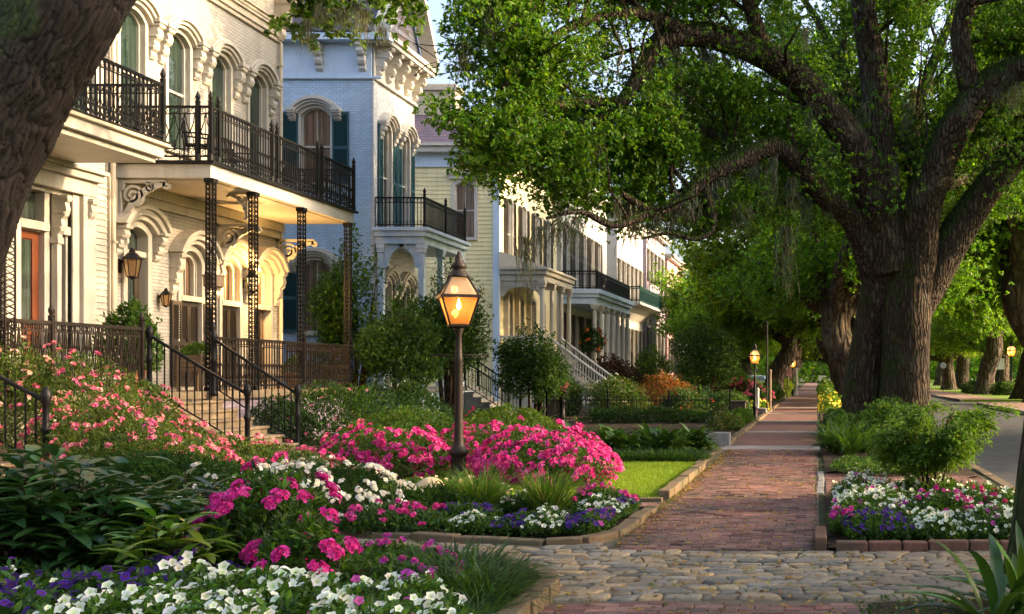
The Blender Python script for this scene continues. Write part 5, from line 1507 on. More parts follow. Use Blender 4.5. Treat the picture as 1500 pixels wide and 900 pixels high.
# ---- the leaning trunk in the foreground, with real furrowed bark
def near_trunk():
    rng = np.random.default_rng(77)
    t = thing('oak_tree', 'dark leaning oak trunk in front of the cream houses, mossy on its upper side', 'tree', tuple(P(-200, 852, 9.3)))
    path = PX3([(-215, 860, 9.3), (-190, 700, 9.35), (-165, 560, 9.4), (-112, 440, 9.5), (-58, 300, 9.5), (-16, 200, 9.5), (42, 100, 9.5), (104, 0, 9.5), (185, -150, 9.7), (260, -330, 10.5), (330, -520, 12)])
    p, r = smooth_path(path, [.60, .50, .45, .42, .41, .405, .40, .395, .38, .35, .30], .014)
    seg = 230; n = len(p)
    T = norm(np.gradient(p, axis=0)); A = np.zeros_like(p); B = np.zeros_like(p); up = np.array((0., 1, 0))
    for i in range(n):
        a = np.cross(T[i], up); a /= np.linalg.norm(a); b = np.cross(a, T[i]); A[i], B[i] = a, b; up = b
    th = np.linspace(0, 2 * PI, seg, endpoint=False); s = np.arange(n) * .014
    S, TH = np.meshgrid(s, th, indexing='ij')
    C = 2 * PI * .42
    u = TH / (2 * PI) * C; v = S
    # warped, stretched cells: long plates with deep cracks between them
    n1, n2, n3 = Noise2(1, .35), Noise2(2, .30), Noise2(3, .9)
    # the plates drift in a shallow spiral round the trunk, as they do on a leaning oak
    uu = u + .018 * n1(u, v) + .05 * n3(u, v); vv = (v + .05 * n2(u, v)) * .17
    cell = .05
    def worley(uu, vv, cell, seed):
        gx = int(round(C / cell)); cu = C / gx
        gy = int(vv.max() / cell) + 4
        rr = np.random.default_rng(seed); jx = rr.uniform(0, 1, (gx, gy)); jy = rr.uniform(0, 1, (gx, gy))
        iu = np.floor(uu / cu).astype(int); iv = np.floor(vv / cell).astype(int) + 1
        d1 = np.full(uu.shape, 9.); d2 = np.full(uu.shape, 9.); idm = np.zeros(uu.shape)
        for dx in (-1, 0, 1):
            for dy in (-1, 0, 1):
                a = (iu + dx); b = np.clip(iv + dy, 0, gy - 1)
                fx = (a + jx[a % gx, b]) * cu; fy = (b - 1 + jy[a % gx, b]) * cell
                d = np.hypot(uu - fx, vv - fy); m = d < d1
                idm = np.where(m, jx[a % gx, b], idm)
                d2 = np.where(m, d1, np.minimum(d2, d)); d1 = np.where(m, d, d1)
        return (d2 - d1) / cell, idm
    e, cid = worley(uu, vv, cell, 4); e2, _ = worley(uu + .3, vv * 1.0, cell * .45, 6)
    plate = np.clip(e / .30, 0, 1) ** .7
    fine = Noise2(7, .025)(u, v * .6)
    disp = .026 * plate + .010 * (cid - .5) + .007 * np.clip(e2 / .4, 0, 1) + .004 * fine
    big = .03 * Noise2(8, .9)(u, v) + .02 * Noise2(9, .45)(u, v)
    R = r[:, None] * (1 + big) + disp - .03
    V = p[:, None] + (A[:, None] * np.cos(TH)[..., None] + B[:, None] * np.sin(TH)[..., None]) * R[..., None]
    N = A[:, None] * np.cos(TH)[..., None] + B[:, None] * np.sin(TH)[..., None]
    # moss on the weather side of the trunk, away from the street
    mo = np.clip((-N[..., 0] * .75 + N[..., 2] * .9 + .5 * Noise2(12, .5)(u, v) + .3 * Noise2(13, .15)(u, v) + .40 - .45 * np.clip((2.9 - p[:, None, 2]) / 1.6, 0, 1)) * 2.2, 0, 1) * (.55 + .45 * plate)
    grey = np.array((.110, .078, .056)); brown = np.array((.060, .033, .020)); crack = np.array((.022, .013, .009))
    mixv = np.clip(.5 + .35 * Noise2(14, .4)(u, v) + .25 * fine + .5 * (cid - .5), 0, 1)[..., None]
    c = grey * mixv + brown * (1 - mixv); pl = np.clip(plate * 1.1, 0, 1)[..., None]; c = c * pl + crack * (1 - pl)
    g1, g2 = np.array((.020, .030, .006)), np.array((.045, .062, .012)); gm = rng.uniform(0, 1, mo.shape)[..., None]
    c = c * .34; c = c * (1 - mo[..., None]) + (g1 * gm + g2 * (1 - gm)) * mo[..., None]
    V = V + N * (mo * rng.uniform(-.003, .008, mo.shape))[..., None]
    idx = np.arange(n * seg).reshape(n, seg); nx = np.roll(idx, -1, 1)
    Q = np.stack([idx[:-1], nx[:-1], nx[1:], idx[1:]], -1).reshape(-1, 4)
    np_mesh('trunk', V.reshape(-1, 3), Q.ravel(), np.full(len(Q), 4), m_tinted('oak_bark_plates', .9, 70, .5, .006, .25), t, tint=np.clip(c, .003, .5).reshape(-1, 3), smooth=True)
    # a bough that reaches out over the garden; its end hangs into view
    w = tw = Wood(rng); tips = []
    top = p[-1]
    bough = [top - np.array((0, 0, .4)), (-6.0, 14, 9.2), (-7.4, 17, 9.6), (-8.2, 19, 9.2), (-8.5, 20.5, 8.6), (-8.3, 21.5, 8.1)]
    q, rr = w.tube(bough, [.28, .2, .15, .11, .07, .03], 10, .03, .25)
    for k, (b0, b1) in enumerate((((-7.4, 17, 9.6), (-6.9, 20, 8.5)), ((-8.2, 19, 9.2), (-7.2, 20.5, 7.9)), ((-7.4, 17, 9.6), (-8.9, 19.5, 9.0)), ((-8.3, 20.3, 8.7), (-9.3, 21, 7.9)))):
        b0 = np.array(b0); b1 = np.array(b1); w.tube([b0, (b0 + b1) / 2 + (0, 0, .3), b1], [.06, .045, .02], 6, 0, .25)
        for _ in range(9):
            s0 = b0 + (b1 - b0) * rng.uniform(.35, 1.0) + (0, 0, .15)
            pp, r2 = grow(rng, s0, rnd_dirs(rng, 1)[0] + np.array((.2, 0, -.35)), rng.uniform(.5, 1.25), .014, .4, -.08, 4); tw.tube(pp, r2, 4, 0, .2); tips.append(np.array(pp[1:]))
    w.tube([top - np.array((0, 0, .3)), (-4, 9, 9), (-2, 7, 11), (1, 5, 12)], [.28, .2, .14, .06], 8, .03, .3)
    w.tube([top - np.array((0, 0, .3)), (-8, 12, 10), (-10, 10, 12), (-12, 8, 13)], [.25, .2, .14, .06], 8, .03, .3)
    w.build('limb', M['bark'], t)
    pos = leaf_cloud(rng, np.concatenate(tips), 5200, .16)
    crown('crown', pos, rng, .125, t, [(.075, .15, .014), (.055, .12, .012), (.045, .10, .012), (.10, .17, .02)], T=LEAF6, wr=.7)
    return t
near_trunk()

# ---- the young trunk cut off by the frame on the right
rng = np.random.default_rng(88)
rt = thing('oak_tree', 'slim dark trunk rising at the edge of the cobblestone crossing behind strappy leaves', 'tree', tuple(P(1527, 866, 8.7)))
w = Wood(rng); w.tube(PX3([(1512, 890, 8.7), (1518, 850, 8.7), (1527, 780, 8.7), (1537, 690, 8.7), (1548, 600, 8.7), (1562, 400, 8.8), (1564, 150, 9)]) + [np.array((1.9, 9.2, 5.2)), np.array((1.6, 9.6, 7))], [.27, .25, .24, .235, .23, .22, .21, .2, .12], 28, .05, .1, root_flare(0, .10, .4, 5))
tips = []
for k in range(7):
    a = 2 * PI * k / 7; pts, r = grow(rng, (1.7, 9.4, 5.8 + .2 * k), (math.cos(a), math.sin(a), .55), 3.4, .10, .3, .02, 5); w.tube(pts, r, 6, 0, .3)
    for _ in range(8):
        pp, r2 = grow(rng, pts[rng.integers(2, 6)], rnd_dirs(rng, 1)[0], 1.2, .015, .4, .0, 3); tips.append(np.array(pp[1:])); w.tube(pp, r2, 3, 0, .4)
w.build('trunk', M['bark'], rt)
pos = leaf_cloud(rng, np.concatenate(tips), 14000, .35); crown('crown', pos[pos[:, 2] > 6.2], rng, .12, rt)

# ---- Spanish moss
def moss_bunch(seed, L, n, r):
    rng = np.random.default_rng(seed)
    base = rng.normal(0, r, (n, 3)) * (1, 1, .4)
    az = rng.uniform(0, 2 * PI, n); ln = L * rng.uniform(.35, 1.1, n)
    K = 8; p = base.copy(); V = []
    drift = rng.normal(0, .02, (n, 2))
    for k in range(K + 1):
        w = .014 * (1 - .75 * k / K) * rng.uniform(.5, 1.6, n)
        sd = np.stack([np.cos(az + k * .5), np.sin(az + k * .5), np.zeros(n)], 1)
        V += [p - sd * w[:, None], p + sd * w[:, None]]
        p = p + np.stack([drift[:, 0] + rng.normal(0, .055, n), drift[:, 1] + rng.normal(0, .055, n), -ln / K], 1)
        p[:, :2] -= (p[:, :2] - 0) * .06
    V = np.stack(V, 1); nv = 2 * (K + 1)
    fs = np.array([(2 * k, 2 * k + 1, 2 * k + 3, 2 * k + 2) for k in range(K)])
    loops = (fs.ravel()[None] + (np.arange(n) * nv)[:, None]).ravel()
    me_o = np_mesh('spanish_moss', V.reshape(-1, 3), loops, np.full(n * K, 4), M['moss'], tint=np.repeat(tints(rng, n, [(.12, .14, .10), (.15, .16, .12), (.09, .11, .08), (.16, .145, .10)], .2, .08), nv, 0))
    return me_o
protos = [moss_bunch(1, 1.5, 64, .12), moss_bunch(2, 1.0, 64, .18), moss_bunch(3, 2.0, 46, .09)]
SPOTS = [(735, 80, 30, 2), (770, 150, 30.5, 0), (845, 190, 32, 2), (880, 185, 32.6, 0), (905, 165, 33, 1), (950, 100, 33.7, 0), (965, 80, 34, 1), (985, 60, 34.3, 2), (1035, 70, 34.7, 0),
         (870, 200, 31, 0), (905, 285, 31.5, 2), (925, 295, 32, 0), (960, 312, 32.4, 0), (790, 330, 29.5, 0), (820, 320, 29.8, 1), (770, 345, 29.4, 2), (845, 315, 30, 0), (1005, 290, 33.2, 1), (1060, 240, 34.2, 0), (1100, 235, 34.7, 1),
         (1105, 230, 34.7, 0), (1130, 222, 35, 2), (1160, 260, 35.4, 0), (1125, 95, 35.4, 0), (1340, 130, 40, 2), (1328, 150, 38, 2), (1360, 110, 41, 0), (1470, 112, 36, 1), (1488, 105, 35.8, 0), (1430, 250, 43, 2), (1465, 245, 45, 0), (1245, 130, 41, 0), (1180, 290, 36.3, 0), (1215, 300, 36.6, 1), (1080, 60, 35, 1), (700, 210, 30, 0), (1010, 130, 38, 0), (1150, 330, 36, 2), (1085, 300, 34, 1), (720, 10, 29, 0), (1060, 75, 34.9, 2), (1185, 140, 36, 0), (1220, 180, 36.6, 2), (1300, 60, 38, 1), (1270, 150, 37.6, 0), (1045, 255, 34, 2), (985, 305, 33, 0), (760, 60, 30, 2), (680, 60, 29, 0), (1400, 60, 36, 2), (1180, 40, 33, 0)]
for k, (x, y, Y, v) in enumerate(SPOTS):
    o = protos[v] if not protos[v].get('label') else protos[v].copy()
    if o.get('label'): COL.objects.link(o)
    o.location = P(x, y, Y) + np.array((0, 0, -.05)); o.rotation_euler = (0, 0, k * 1.7); q = .45 + .75 * ((k * 37) % 10) / 10; o.scale = (q * 1.1, q * 1.1, q)
    tag(o, 'grey brown spanish moss beard hanging from the huge oak', 'moss', 'spanish moss hanging from the huge oak')
for k, (x, y, Y, v) in enumerate([(450, 30, 19.5, 0), (470, 10, 19.4, 1), (522, 5, 19.2, 0), (535, 15, 19.6, 0), (560, 40, 20, 1), (498, 15, 19.3, 1)]):
    o = protos[v].copy(); COL.objects.link(o); o.location = P(x, y, Y); o.rotation_euler = (0, 0, k * 2.1); o.scale = (.38, .38, .42)
    tag(o, 'dark spanish moss beard on the leafy bough in front of the blue gable', 'moss', 'spanish moss in front of the blue gable')
# ------------------------------------------------------------------ plants
prng = np.random.default_rng(303)
DARKG = [(.024, .066, .015), (.034, .086, .018), (.019, .055, .016), (.045, .105, .022)]
DK = [(.024, .072, .018), (.034, .092, .022), (.018, .056, .016)]
MIDG = [(.035, .085, .014), (.050, .11, .016), (.026, .066, .012), (.065, .125, .018)]
FRESH = [(.070, .155, .016), (.095, .19, .020), (.055, .125, .014), (.12, .20, .026)]
YELG = [(.14, .20, .018), (.10, .17, .016), (.18, .23, .025)]
BLUEG = [(.045, .075, .062), (.060, .090, .085), (.035, .062, .045)]
BURG = [(.060, .016, .014), (.085, .028, .020), (.045, .022, .016), (.07, .045, .02)]
ORANGE = [(.22, .085, .020), (.16, .06, .016), (.10, .085, .016), (.28, .11, .03)]
GRASSY = [(.040, .085, .016), (.055, .105, .020), (.030, .065, .012)]

# blossoms: flat templates whose z axis is the way they face
def bloom(n, inner, notch, cup, edge, c_in, c_mid, c_out=(1, 1, 1)):
    V = [(0, 0, -cup)]; VT = [c_in]
    m = 2 * n
    for i in range(m):
        t = 2 * PI * i / m; V.append((inner * math.cos(t), inner * math.sin(t), 0)); VT.append(c_mid)
    for i in range(m):
        t = 2 * PI * i / m; r = 1 if i % 2 == 0 else notch
        V.append((r * math.cos(t), r * math.sin(t), edge + (.05 if i % 2 else -.06))); VT.append(c_out)
    Fc = [(0, 1 + i, 1 + (i + 1) % m) for i in range(m)] + [(1 + i, 1 + m + i, 1 + m + (i + 1) % m, 1 + (i + 1) % m) for i in range(m)]
    return (np.array(V, float) * .5, Fc), np.array(VT, float)
PETUNIA = bloom(5, .5, .74, .34, .10, (.50, .70, .22), (.86, .92, .76))
PANSY = bloom(5, .42, .78, .10, .05, (1.6, 1.1, .25), (.45, .35, .45))
AZALEA = bloom(5, .42, .52, .38, .16, (.75, .35, .55), (.85, .75, .85))
DAISY = bloom(7, .4, .6, .1, .05, (1.3, .9, .2), (1, .95, .8))

def hood_noise(seed):
    a, b = Noise2(seed, 1.6), Noise2(seed + 1, .7)
    return lambda x, y: a(x, y) * .6 + b(x, y) * .4

def bush(name, label, cat, c, rx, ry, h, n, leaf, pal, z0=0., mat='leaf', T=LEAF6, wr=.5, lump=.3, blooms=None, stems=0, bottom=.0, group=None, flat=.0, seed=None, parent=None, up=.35, blobs=0):
    """a shrub: leaves through an uneven dome, stems below, blossoms on its skin"""
    rng = np.random.default_rng(seed if seed is not None else prng.integers(1 << 30))
    t = parent or thing(name, label, cat, (c[0], c[1], z0), group)
    ang0 = rng.uniform(0, 6.28, 8); zz0 = rng.uniform(0, 1, 8); amp = rng.uniform(.5, 1, 8) * rng.choice((-1, 1), 8)
    def skin(a, zz):
        f = np.clip(1 - np.abs(zz) ** 2.3, 0, 1) ** (1 / 2.3) * (.78 + .22 * np.clip(zz / .3, 0, 1))
        q = sum(amp[k] * np.exp(-((np.angle(np.exp(1j * (a - ang0[k]))) / .55) ** 2 + ((zz - zz0[k]) / .25) ** 2)) for k in range(8))
        ht = 1 + lump * (np.sin(3 * a + ang0[0]) * .35 + np.sin(5 * a + ang0[1]) * .25)
        return f * (1 + lump * q), ht
    def sample(m, shell):
        a = rng.uniform(0, 2 * PI, m); zz = rng.uniform(bottom + .02, 1, m); f, ht = skin(a, zz)
        q = rng.uniform(0, 1, m) ** shell
        r = f * q; z = zz * ht
        z = np.where(r < f * .75, np.minimum(z, z), z)
        return np.stack([c[0] + rx * r * np.cos(a), c[1] + ry * r * np.sin(a), z0 + h * z], 1), a, zz
    if blobs:
        m = int(n * (.75 if bottom > .1 else .55)); nb = blobs
        ba = rng.uniform(0, 6.28, nb); bz = np.linspace(bottom + .12, .80, nb); bf = np.sqrt(np.clip(1 - ((bz - .45) / .62) ** 2, .12, 1)) * rng.uniform(.45, .78, nb); br = rng.uniform(.30, .52, nb)
        bc = np.stack([c[0] + rx * bf * np.cos(ba * 1.0 + 2.4 * np.arange(nb)), c[1] + ry * bf * np.sin(ba + 2.4 * np.arange(nb)), z0 + h * bz], 1)
        pk = rng.choice(nb, m, p=br ** 2 / (br ** 2).sum()); u = rnd_dirs(rng, m); q = rng.uniform(0, 1, m) ** .4
        pb = bc[pk] + u * (q * br[pk])[:, None] * np.array((rx, ry, min(h * .5, (rx + ry) * .5)))
        pb[:, 2] = np.maximum(pb[:, 2], z0 + .03)
        p2, a2, z2 = sample(n - m, .45); p2[:, :2] = np.array(c) + (p2[:, :2] - np.array(c)) * .8
        pos = np.concatenate([pb, p2]); out = np.concatenate([u, np.stack([np.cos(a2), np.sin(a2), z2 * .8], 1)])
    else:
        pos, a, zz = sample(n, .33)
        out = np.stack([np.cos(a), np.sin(a), zz * .8], 1)
    d = norm(out) * .6 + rnd_dirs(rng, n) * .7 + np.array((0, 0, up - flat)); nn = norm(out) * .5 + np.array((0, 0, .9)) + rnd_dirs(rng, n) * .5
    if h > .6:                                     # stray shoots break the outline
        ks = int(8 + 10 * rx * h); sa = rng.uniform(0, 6.28, ks); sz_ = rng.uniform(.35, 1, ks)
        for k in range(ks):
            f = np.clip(1 - sz_[k] ** 2.3, .05, 1) ** .43; m = 14; q = np.linspace(.75, 1.22, m); i = rng.integers(0, n, m)
            pos[i] = np.stack([c[0] + rx * f * q * math.cos(sa[k]), c[1] + ry * f * q * math.sin(sa[k]), np.maximum(z0 + .03, z0 + h * (sz_[k] * .95 + (q - .75) * .35))], 1) + rng.normal(0, leaf * .35, (m, 3))
    sz = leaf * rng.uniform(.65, 1.3, n)
    scatter('foliage', T, pos, d, nn, sz, M[mat], t, tints(rng, n, pal, .22, .08), wid=sz * wr)
    if stems:
        w = Wood(rng)
        for k in range(stems):
            aa = rng.uniform(0, 6.28); q = rng.uniform(.2, .7)
            w.tube([(c[0] + .12 * rx * math.cos(aa), c[1] + .12 * ry * math.sin(aa), z0 - .05), (c[0] + rx * q * .5 * math.cos(aa), c[1] + ry * q * .5 * math.sin(aa), z0 + h * max(.3, bottom)), (c[0] + rx * q * math.cos(aa + .3), c[1] + ry * q * math.sin(aa + .3), z0 + h * .85)],
                   [.028 * max(1, h * .7), .02 * max(1, h * .7), .006], 6, .05, .15)
        w.build('stem', M['stem'], t)
    if blooms:
        for bl in (blooms if isinstance(blooms, list) else [blooms]):
            (TT, VT), nb, size, cols, k, rc = bl
            m = max(1, nb // k); ctr, a, zz = sample(m * 3, .02)
            ns = hood_noise(int(rng.integers(9999)))(ctr[:, 0] * 2, ctr[:, 1] * 2 + ctr[:, 2] * 2)
            keep = np.argsort(-ns + rng.normal(0, .35, len(ns)))[:m]; ctr, a, zz = ctr[keep], a[keep], zz[keep]
            o = norm(np.stack([np.cos(a), np.sin(a), zz * 1.3 + .25], 1)); ctr = ctr + o * leaf * .45
            ctr = np.repeat(ctr, k, 0); o = np.repeat(o, k, 0); q = norm(o + rnd_dirs(rng, len(o)) * .75)
            p = ctr + q * rc * rng.uniform(.6, 1.1, (len(o), 1)) + o * .02
            N = len(p); dd = np.cross(q, rnd_dirs(rng, N))
            s = size * rng.uniform(.75, 1.2, N)
            scatter('blossom', TT, p, dd, q, s, M['petal'], t, tints(rng, N, cols, .10, .05), VT, smooth=True)
    return t

def patch(name, label, cat, poly, h, nl, leaf, pal, blooms=None, z0=.05, mat='leaf', T=LEAF6, wr=.5, group=None, seed=None, edge=.25, parent=None):
    """low bedding plants that fill an outline, higher in the middle"""
    rng = np.random.default_rng(seed if seed is not None else prng.integers(1 << 30))
    poly = [tuple(p) for p in poly]; pa = np.array(poly); lo, hi = pa.min(0), pa.max(0); cx, cyy = pa.mean(0)
    t = parent or thing(name, label, cat, (cx, cyy, z0), group)
    nz = hood_noise(int(rng.integers(9999)))
    def edge_d(x, y):
        best = np.full(x.shape, 9.)
        for i in range(len(poly)):
            a = pa[i]; b_ = pa[(i + 1) % len(poly)]; ab = b_ - a
            q = np.clip(((x - a[0]) * ab[0] + (y - a[1]) * ab[1]) / (ab @ ab), 0, 1)
            best = np.minimum(best, np.hypot(x - a[0] - q * ab[0], y - a[1] - q * ab[1]))
        return best
    def sample(m):
        X = rng.uniform(lo[0], hi[0], m * 4); Y = rng.uniform(lo[1], hi[1], m * 4); k = inside(poly, X, Y); X, Y = X[k][:m], Y[k][:m]
        top = h * (.72 + .28 * nz(X * 2.2, Y * 2.2)) * np.clip(.45 + edge_d(X, Y) / edge * .55, .45, 1)
        return X, Y, top
    X, Y, top = sample(nl); N = len(X)
    z = z0 + top * rng.uniform(.05, 1, N) ** .6
    d = rnd_dirs(rng, N) + np.array((0, 0, .45)); nn = rnd_dirs(rng, N) * .6 + np.array((0, 0, 1)); sz = leaf * rng.uniform(.6, 1.3, N)
    scatter('foliage', T, np.stack([X, Y, z], 1), d, nn, sz, M[mat], t, tints(rng, N, pal, .22, .08), wid=sz * wr)
    if blooms:
        for bl in (blooms if isinstance(blooms, list) else [blooms]):
            (TT, VT), nb, size, cols, k, rc = bl
            X, Y, top = sample(max(1, nb // k) * 3); ns = nz(X * 3 + 7, Y * 3) + rng.normal(0, .5, len(X)); kp = np.argsort(-ns)[:max(1, nb // k)]
            ctr = np.stack([X, Y, z0 + top * rng.uniform(.88, 1.08, len(X)) + .02], 1)[kp]; ctr = np.repeat(ctr, k, 0); N = len(ctr)
            q = norm(rnd_dirs(rng, N) * .55 + np.array((.1, -.55, .8))); p = ctr + (q * rc * rng.uniform(.6, 1.1, (N, 1)) if rc else 0)
            if k > 1: q = norm(q + rnd_dirs(rng, N) * .4)
            s = size * rng.uniform(.5, 1.25, N)
            scatter('blossom', TT, p, np.cross(q, rnd_dirs(rng, N)), q, s, M['petal'], t, tints(rng, N, cols, .08, .04), VT, smooth=True)
    return t

def tuft(name, label, cat, c, n, L, W, el, droop, pal, r=.1, z0=.05, mat='leaf', fold=.3, group=None, K=6, seed=None, name_part='blade', parent=None, prof=None):
    rng = np.random.default_rng(seed if seed is not None else prng.integers(1 << 30))
    cs = np.asarray(c, float).reshape(-1, 2); t = parent or thing(name, label, cat, (*cs.mean(0), z0), group)
    pick = cs[rng.integers(0, len(cs), n)] if len(cs) > 1 else np.repeat(cs, n, 0)
    az = rng.uniform(0, 2 * PI, n); rr = r * np.sqrt(rng.uniform(0, 1, n))
    base = np.stack([pick[:, 0] + rr * np.cos(az + rng.normal(0, .5, n)), pick[:, 1] + rr * np.sin(az), np.full(n, z0)], 1)
    strips(name_part, base, az, L * rng.uniform(.6, 1.15, n), rng.uniform(el[0], el[1], n), rng.uniform(droop[0], droop[1], n), W * rng.uniform(.7, 1.2, n), M[mat], t, tints(rng, n, pal, .2, .08), K, fold, prof)
    return t

def rect(x0, x1, y0, y1, seed=1, j=.12):
    r = random.Random(seed); n = 14
    return [((x0 + x1) / 2 + (x1 - x0) / 2 * max(-1, min(1, 1.25 * math.cos(2 * PI * i / n))) * (1 - r.uniform(0, j)), (y0 + y1) / 2 + (y1 - y0) / 2 * max(-1, min(1, 1.25 * math.sin(2 * PI * i / n))) * (1 - r.uniform(0, j))) for i in range(n)]

WHITE = [(.80, .80, .78), (.74, .75, .71), (.82, .81, .79), (.78, .75, .66)]
MAG = [(.78, .035, .30), (.85, .06, .36), (.66, .022, .24), (.88, .10, .42)]
HOT = [(.76, .040, .30), (.84, .09, .40), (.62, .028, .22), (.88, .17, .46), (.50, .03, .17)]
CORAL = [(.80, .18, .25), (.82, .25, .32), (.72, .11, .22), (.85, .38, .36), (.80, .16, .35)]
PURP = [(.075, .022, .28), (.09, .026, .34), (.030, .010, .09), (.045, .014, .16), (.12, .030, .34)]
VIOL = [(.42, .06, .36), (.52, .09, .42), (.36, .05, .34), (.60, .10, .38)]
REDF = [(.55, .03, .04), (.65, .06, .06)]

# ---- foreground bed, left of the crossing
patch('petunia_patch', 'large drift of white petunias before the magenta phlox', 'flowers', [(-4.5, 5.2), (-2.9, 5.2), (-2.75, 7.0), (-3.1, 7.75), (-3.7, 8.0), (-4.35, 7.7)], .36, 10000, .062, FRESH[:3] + MIDG[:2], (PETUNIA, 440, .064, WHITE, 1, 0), seed=1)
patch('petunia_patch', 'white petunia drift tapering to the corner kerb beside the grass clump', 'flowers', [(-2.95, 5.2), (-2.05, 5.2), (-2.02, 6.9), (-2.35, 7.55), (-2.75, 7.75), (-3.05, 7.5)], .34, 5200, .056, FRESH[:3] + MIDG[:2], [(PETUNIA, 210, .062, WHITE, 1, 0), (PETUNIA, 26, .065, VIOL, 1, 0)], seed=2)
patch('pansy_patch', 'deep purple pansies scattered among low leaves in the near left corner', 'flowers', [(-5.9, 5.2), (-4.35, 5.2), (-4.3, 7.6), (-4.9, 7.9), (-6.1, 7.7)], .34, 8000, .075, MIDG + DARKG[:1], [(PANSY, 300, .058, PURP, 1, 0), (PETUNIA, 40, .062, WHITE, 1, 0)], seed=3)
patch('pansy_patch', 'clump of violet pansies between the white petunias and the dark leaved plant', 'flowers', [(-4.75, 7.0), (-4.1, 7.0), (-4.0, 8.2), (-4.5, 8.5), (-4.9, 8.2)], .38, 2600, .07, MIDG, [(PANSY, 230, .058, PURP, 1, 0)], seed=4)
bush('phlox', 'tall magenta phlox with round flower heads in the near bed', 'flowers', (-4.15, 8.75), .52, .5, .70, 3000, .085, FRESH[:2] + MIDG, .05, wr=.36, blooms=(AZALEA, 1900, .050, MAG, 30, .080), stems=7, seed=5)
bush('phlox', 'short magenta phlox leaning over the white petunias, lower of the two phlox', 'flowers', (-3.50, 7.95), .30, .32, .50, 1500, .08, FRESH[:2] + MIDG, .05, wr=.36, blooms=(AZALEA, 480, .050, MAG, 30, .078), stems=5, seed=6)
patch('verbena_patch', 'purple pink verbena drift between the near phlox and the grass clump', 'flowers', [(-3.6, 7.9), (-2.6, 7.6), (-2.45, 8.5), (-3.0, 9.2), (-3.8, 9.3)], .30, 4200, .055, MIDG + FRESH[:1], (AZALEA, 560, .040, VIOL + HOT[:2], 14, .045), seed=7)
tuft('lily_turf', 'dark grassy clump by the kerb at the corner of the cobblestone crossing', 'grass clump', [(-2.55, 8.55), (-2.3, 8.2), (-2.2, 7.75), (-2.45, 7.85), (-2.75, 8.8), (-2.65, 8.25)], 1500, .40, .014, (.5, 1.4), (.8, 1.9), GRASSY + DARKG[1:2], .22, seed=8)
tuft('lily_turf', 'thin green grass edging between the near kerb and white petunias', 'grass clump', [(-2.12, 7.3), (-2.2, 7.0), (-2.1, 6.7)], 420, .26, .012, (.5, 1.4), (.8, 1.7), MIDG, .14, seed=9)
# big dark leaved plants on the left
def leafy(label, c, n, h, r, L, W, pal, z0=.05, mat='leaf_glossy', seed=1, name='broad_leaved_plant', cat='plant'):
    rng = np.random.default_rng(seed); t = thing(name, label, cat, (c[0], c[1], z0)); w = Wood(rng)
    base = []; az = []; el = []
    for k in range(n):
        a = rng.uniform(0, 2 * PI); q = math.sqrt(rng.uniform(.02, 1)) * r; hh = h * (1 - .55 * (q / r) ** 2) * rng.uniform(.55, 1.0)
        tip = np.array((c[0] + q * math.cos(a), c[1] + q * math.sin(a), z0 + hh))
        w.tube([(c[0] + q * .35 * math.cos(a), c[1] + q * .35 * math.sin(a), z0 - .03), (c[0] + q * .75 * math.cos(a), c[1] + q * .75 * math.sin(a), z0 + hh * .6), tuple(tip)], [.010, .008, .005], 5, 0, .15)
        m = rng.integers(6, 10)
        for j in range(m):
            base.append(tip - np.array((0, 0, .03 * j * h))); az.append(a + 2.4 * j + rng.normal(0, .3)); el.append(rng.uniform(-.1, .65))
    base = np.array(base); N = len(base)
    w.build('stem', M['stem'], t)
    strips('foliage', base, np.array(az), L * rng.uniform(.7, 1.2, N), np.array(el), rng.uniform(.3, .9, N), W * rng.uniform(.75, 1.2, N), M[mat], t, tints(rng, N, pal, .2, .07), 5, .32)
    return t
leafy('large dark plant with long glossy leaves in the near left corner of the garden', (-5.85, 8.9), 110, 1.02, .9, .31, .10, DK, seed=11)
leafy('lower dark leaved plant spilling right from the large one', (-5.0, 8.75), 50, .62, .50, .25, .085, DK + DARKG[:1], seed=12)
leafy('pale green broad leaved plant in front of the bluish one', (-4.55, 8.15), 20, .62, .34, .26, .075, FRESH[:2] + YELG[:1], seed=13)
leafy('bluish grey leaved plant between the dark leaves and the magenta phlox', (-4.95, 9.75), 46, .70, .55, .22, .062, BLUEG, seed=14)
leafy('dull green leafy plant behind the bluish one', (-5.6, 10.2), 40, .72, .6, .2, .055, MIDG + DARKG, seed=15)
patch('ground_ivy', 'low green ground leaves under the dark leaved plants', 'plant', [(-6.3, 7.4), (-4.5, 7.6), (-3.7, 8.3), (-3.5, 9.6), (-5.5, 10.2), (-7, 9.5)], .24, 6500, .07, MIDG + DARKG, seed=16)

# ---- middle bed with the stone edge
bush('candytuft', 'broad white flowering mound in the middle bed, left of the pale boulders', 'flowers', (-5.35, 12.55), 1.1, .85, .52, 9500, .06, DARKG + MIDG[:2], .05, wr=.22, blooms=(DAISY, 3000, .050, WHITE, 7, .05), seed=20)
bush('candytuft', 'smaller white flowering mound behind the tall magenta phlox', 'flowers', (-6.55, 13.3), .8, .6, .46, 5200, .06, DARKG + MIDG[:2], .05, wr=.22, blooms=(DAISY, 950, .052, WHITE, 6, .05), seed=21)
bush('rosemary', 'dark needle leaved mound below the coral azaleas', 'plant', (-7.75, 13.5), 1.15, .8, .55, 12000, .085, DARKG, .05, wr=.14, seed=22)
bush('rosemary', 'dark fine leaved mound in front of the white flowering one', 'plant', (-5.75, 11.75), .75, .45, .40, 6500, .075, DARKG + MIDG[:1], .05, wr=.16, seed=23)
patch('dianthus_patch', 'low hot pink flowers along the stone kerb, left of the purple pansies', 'flowers', rect(-4.75, -3.65, 11.05, 12.0, 3), .30, 3600, .055, MIDG + DARKG[:1], (AZALEA, 420, .046, HOT + CORAL[4:], 9, .045), seed=24)
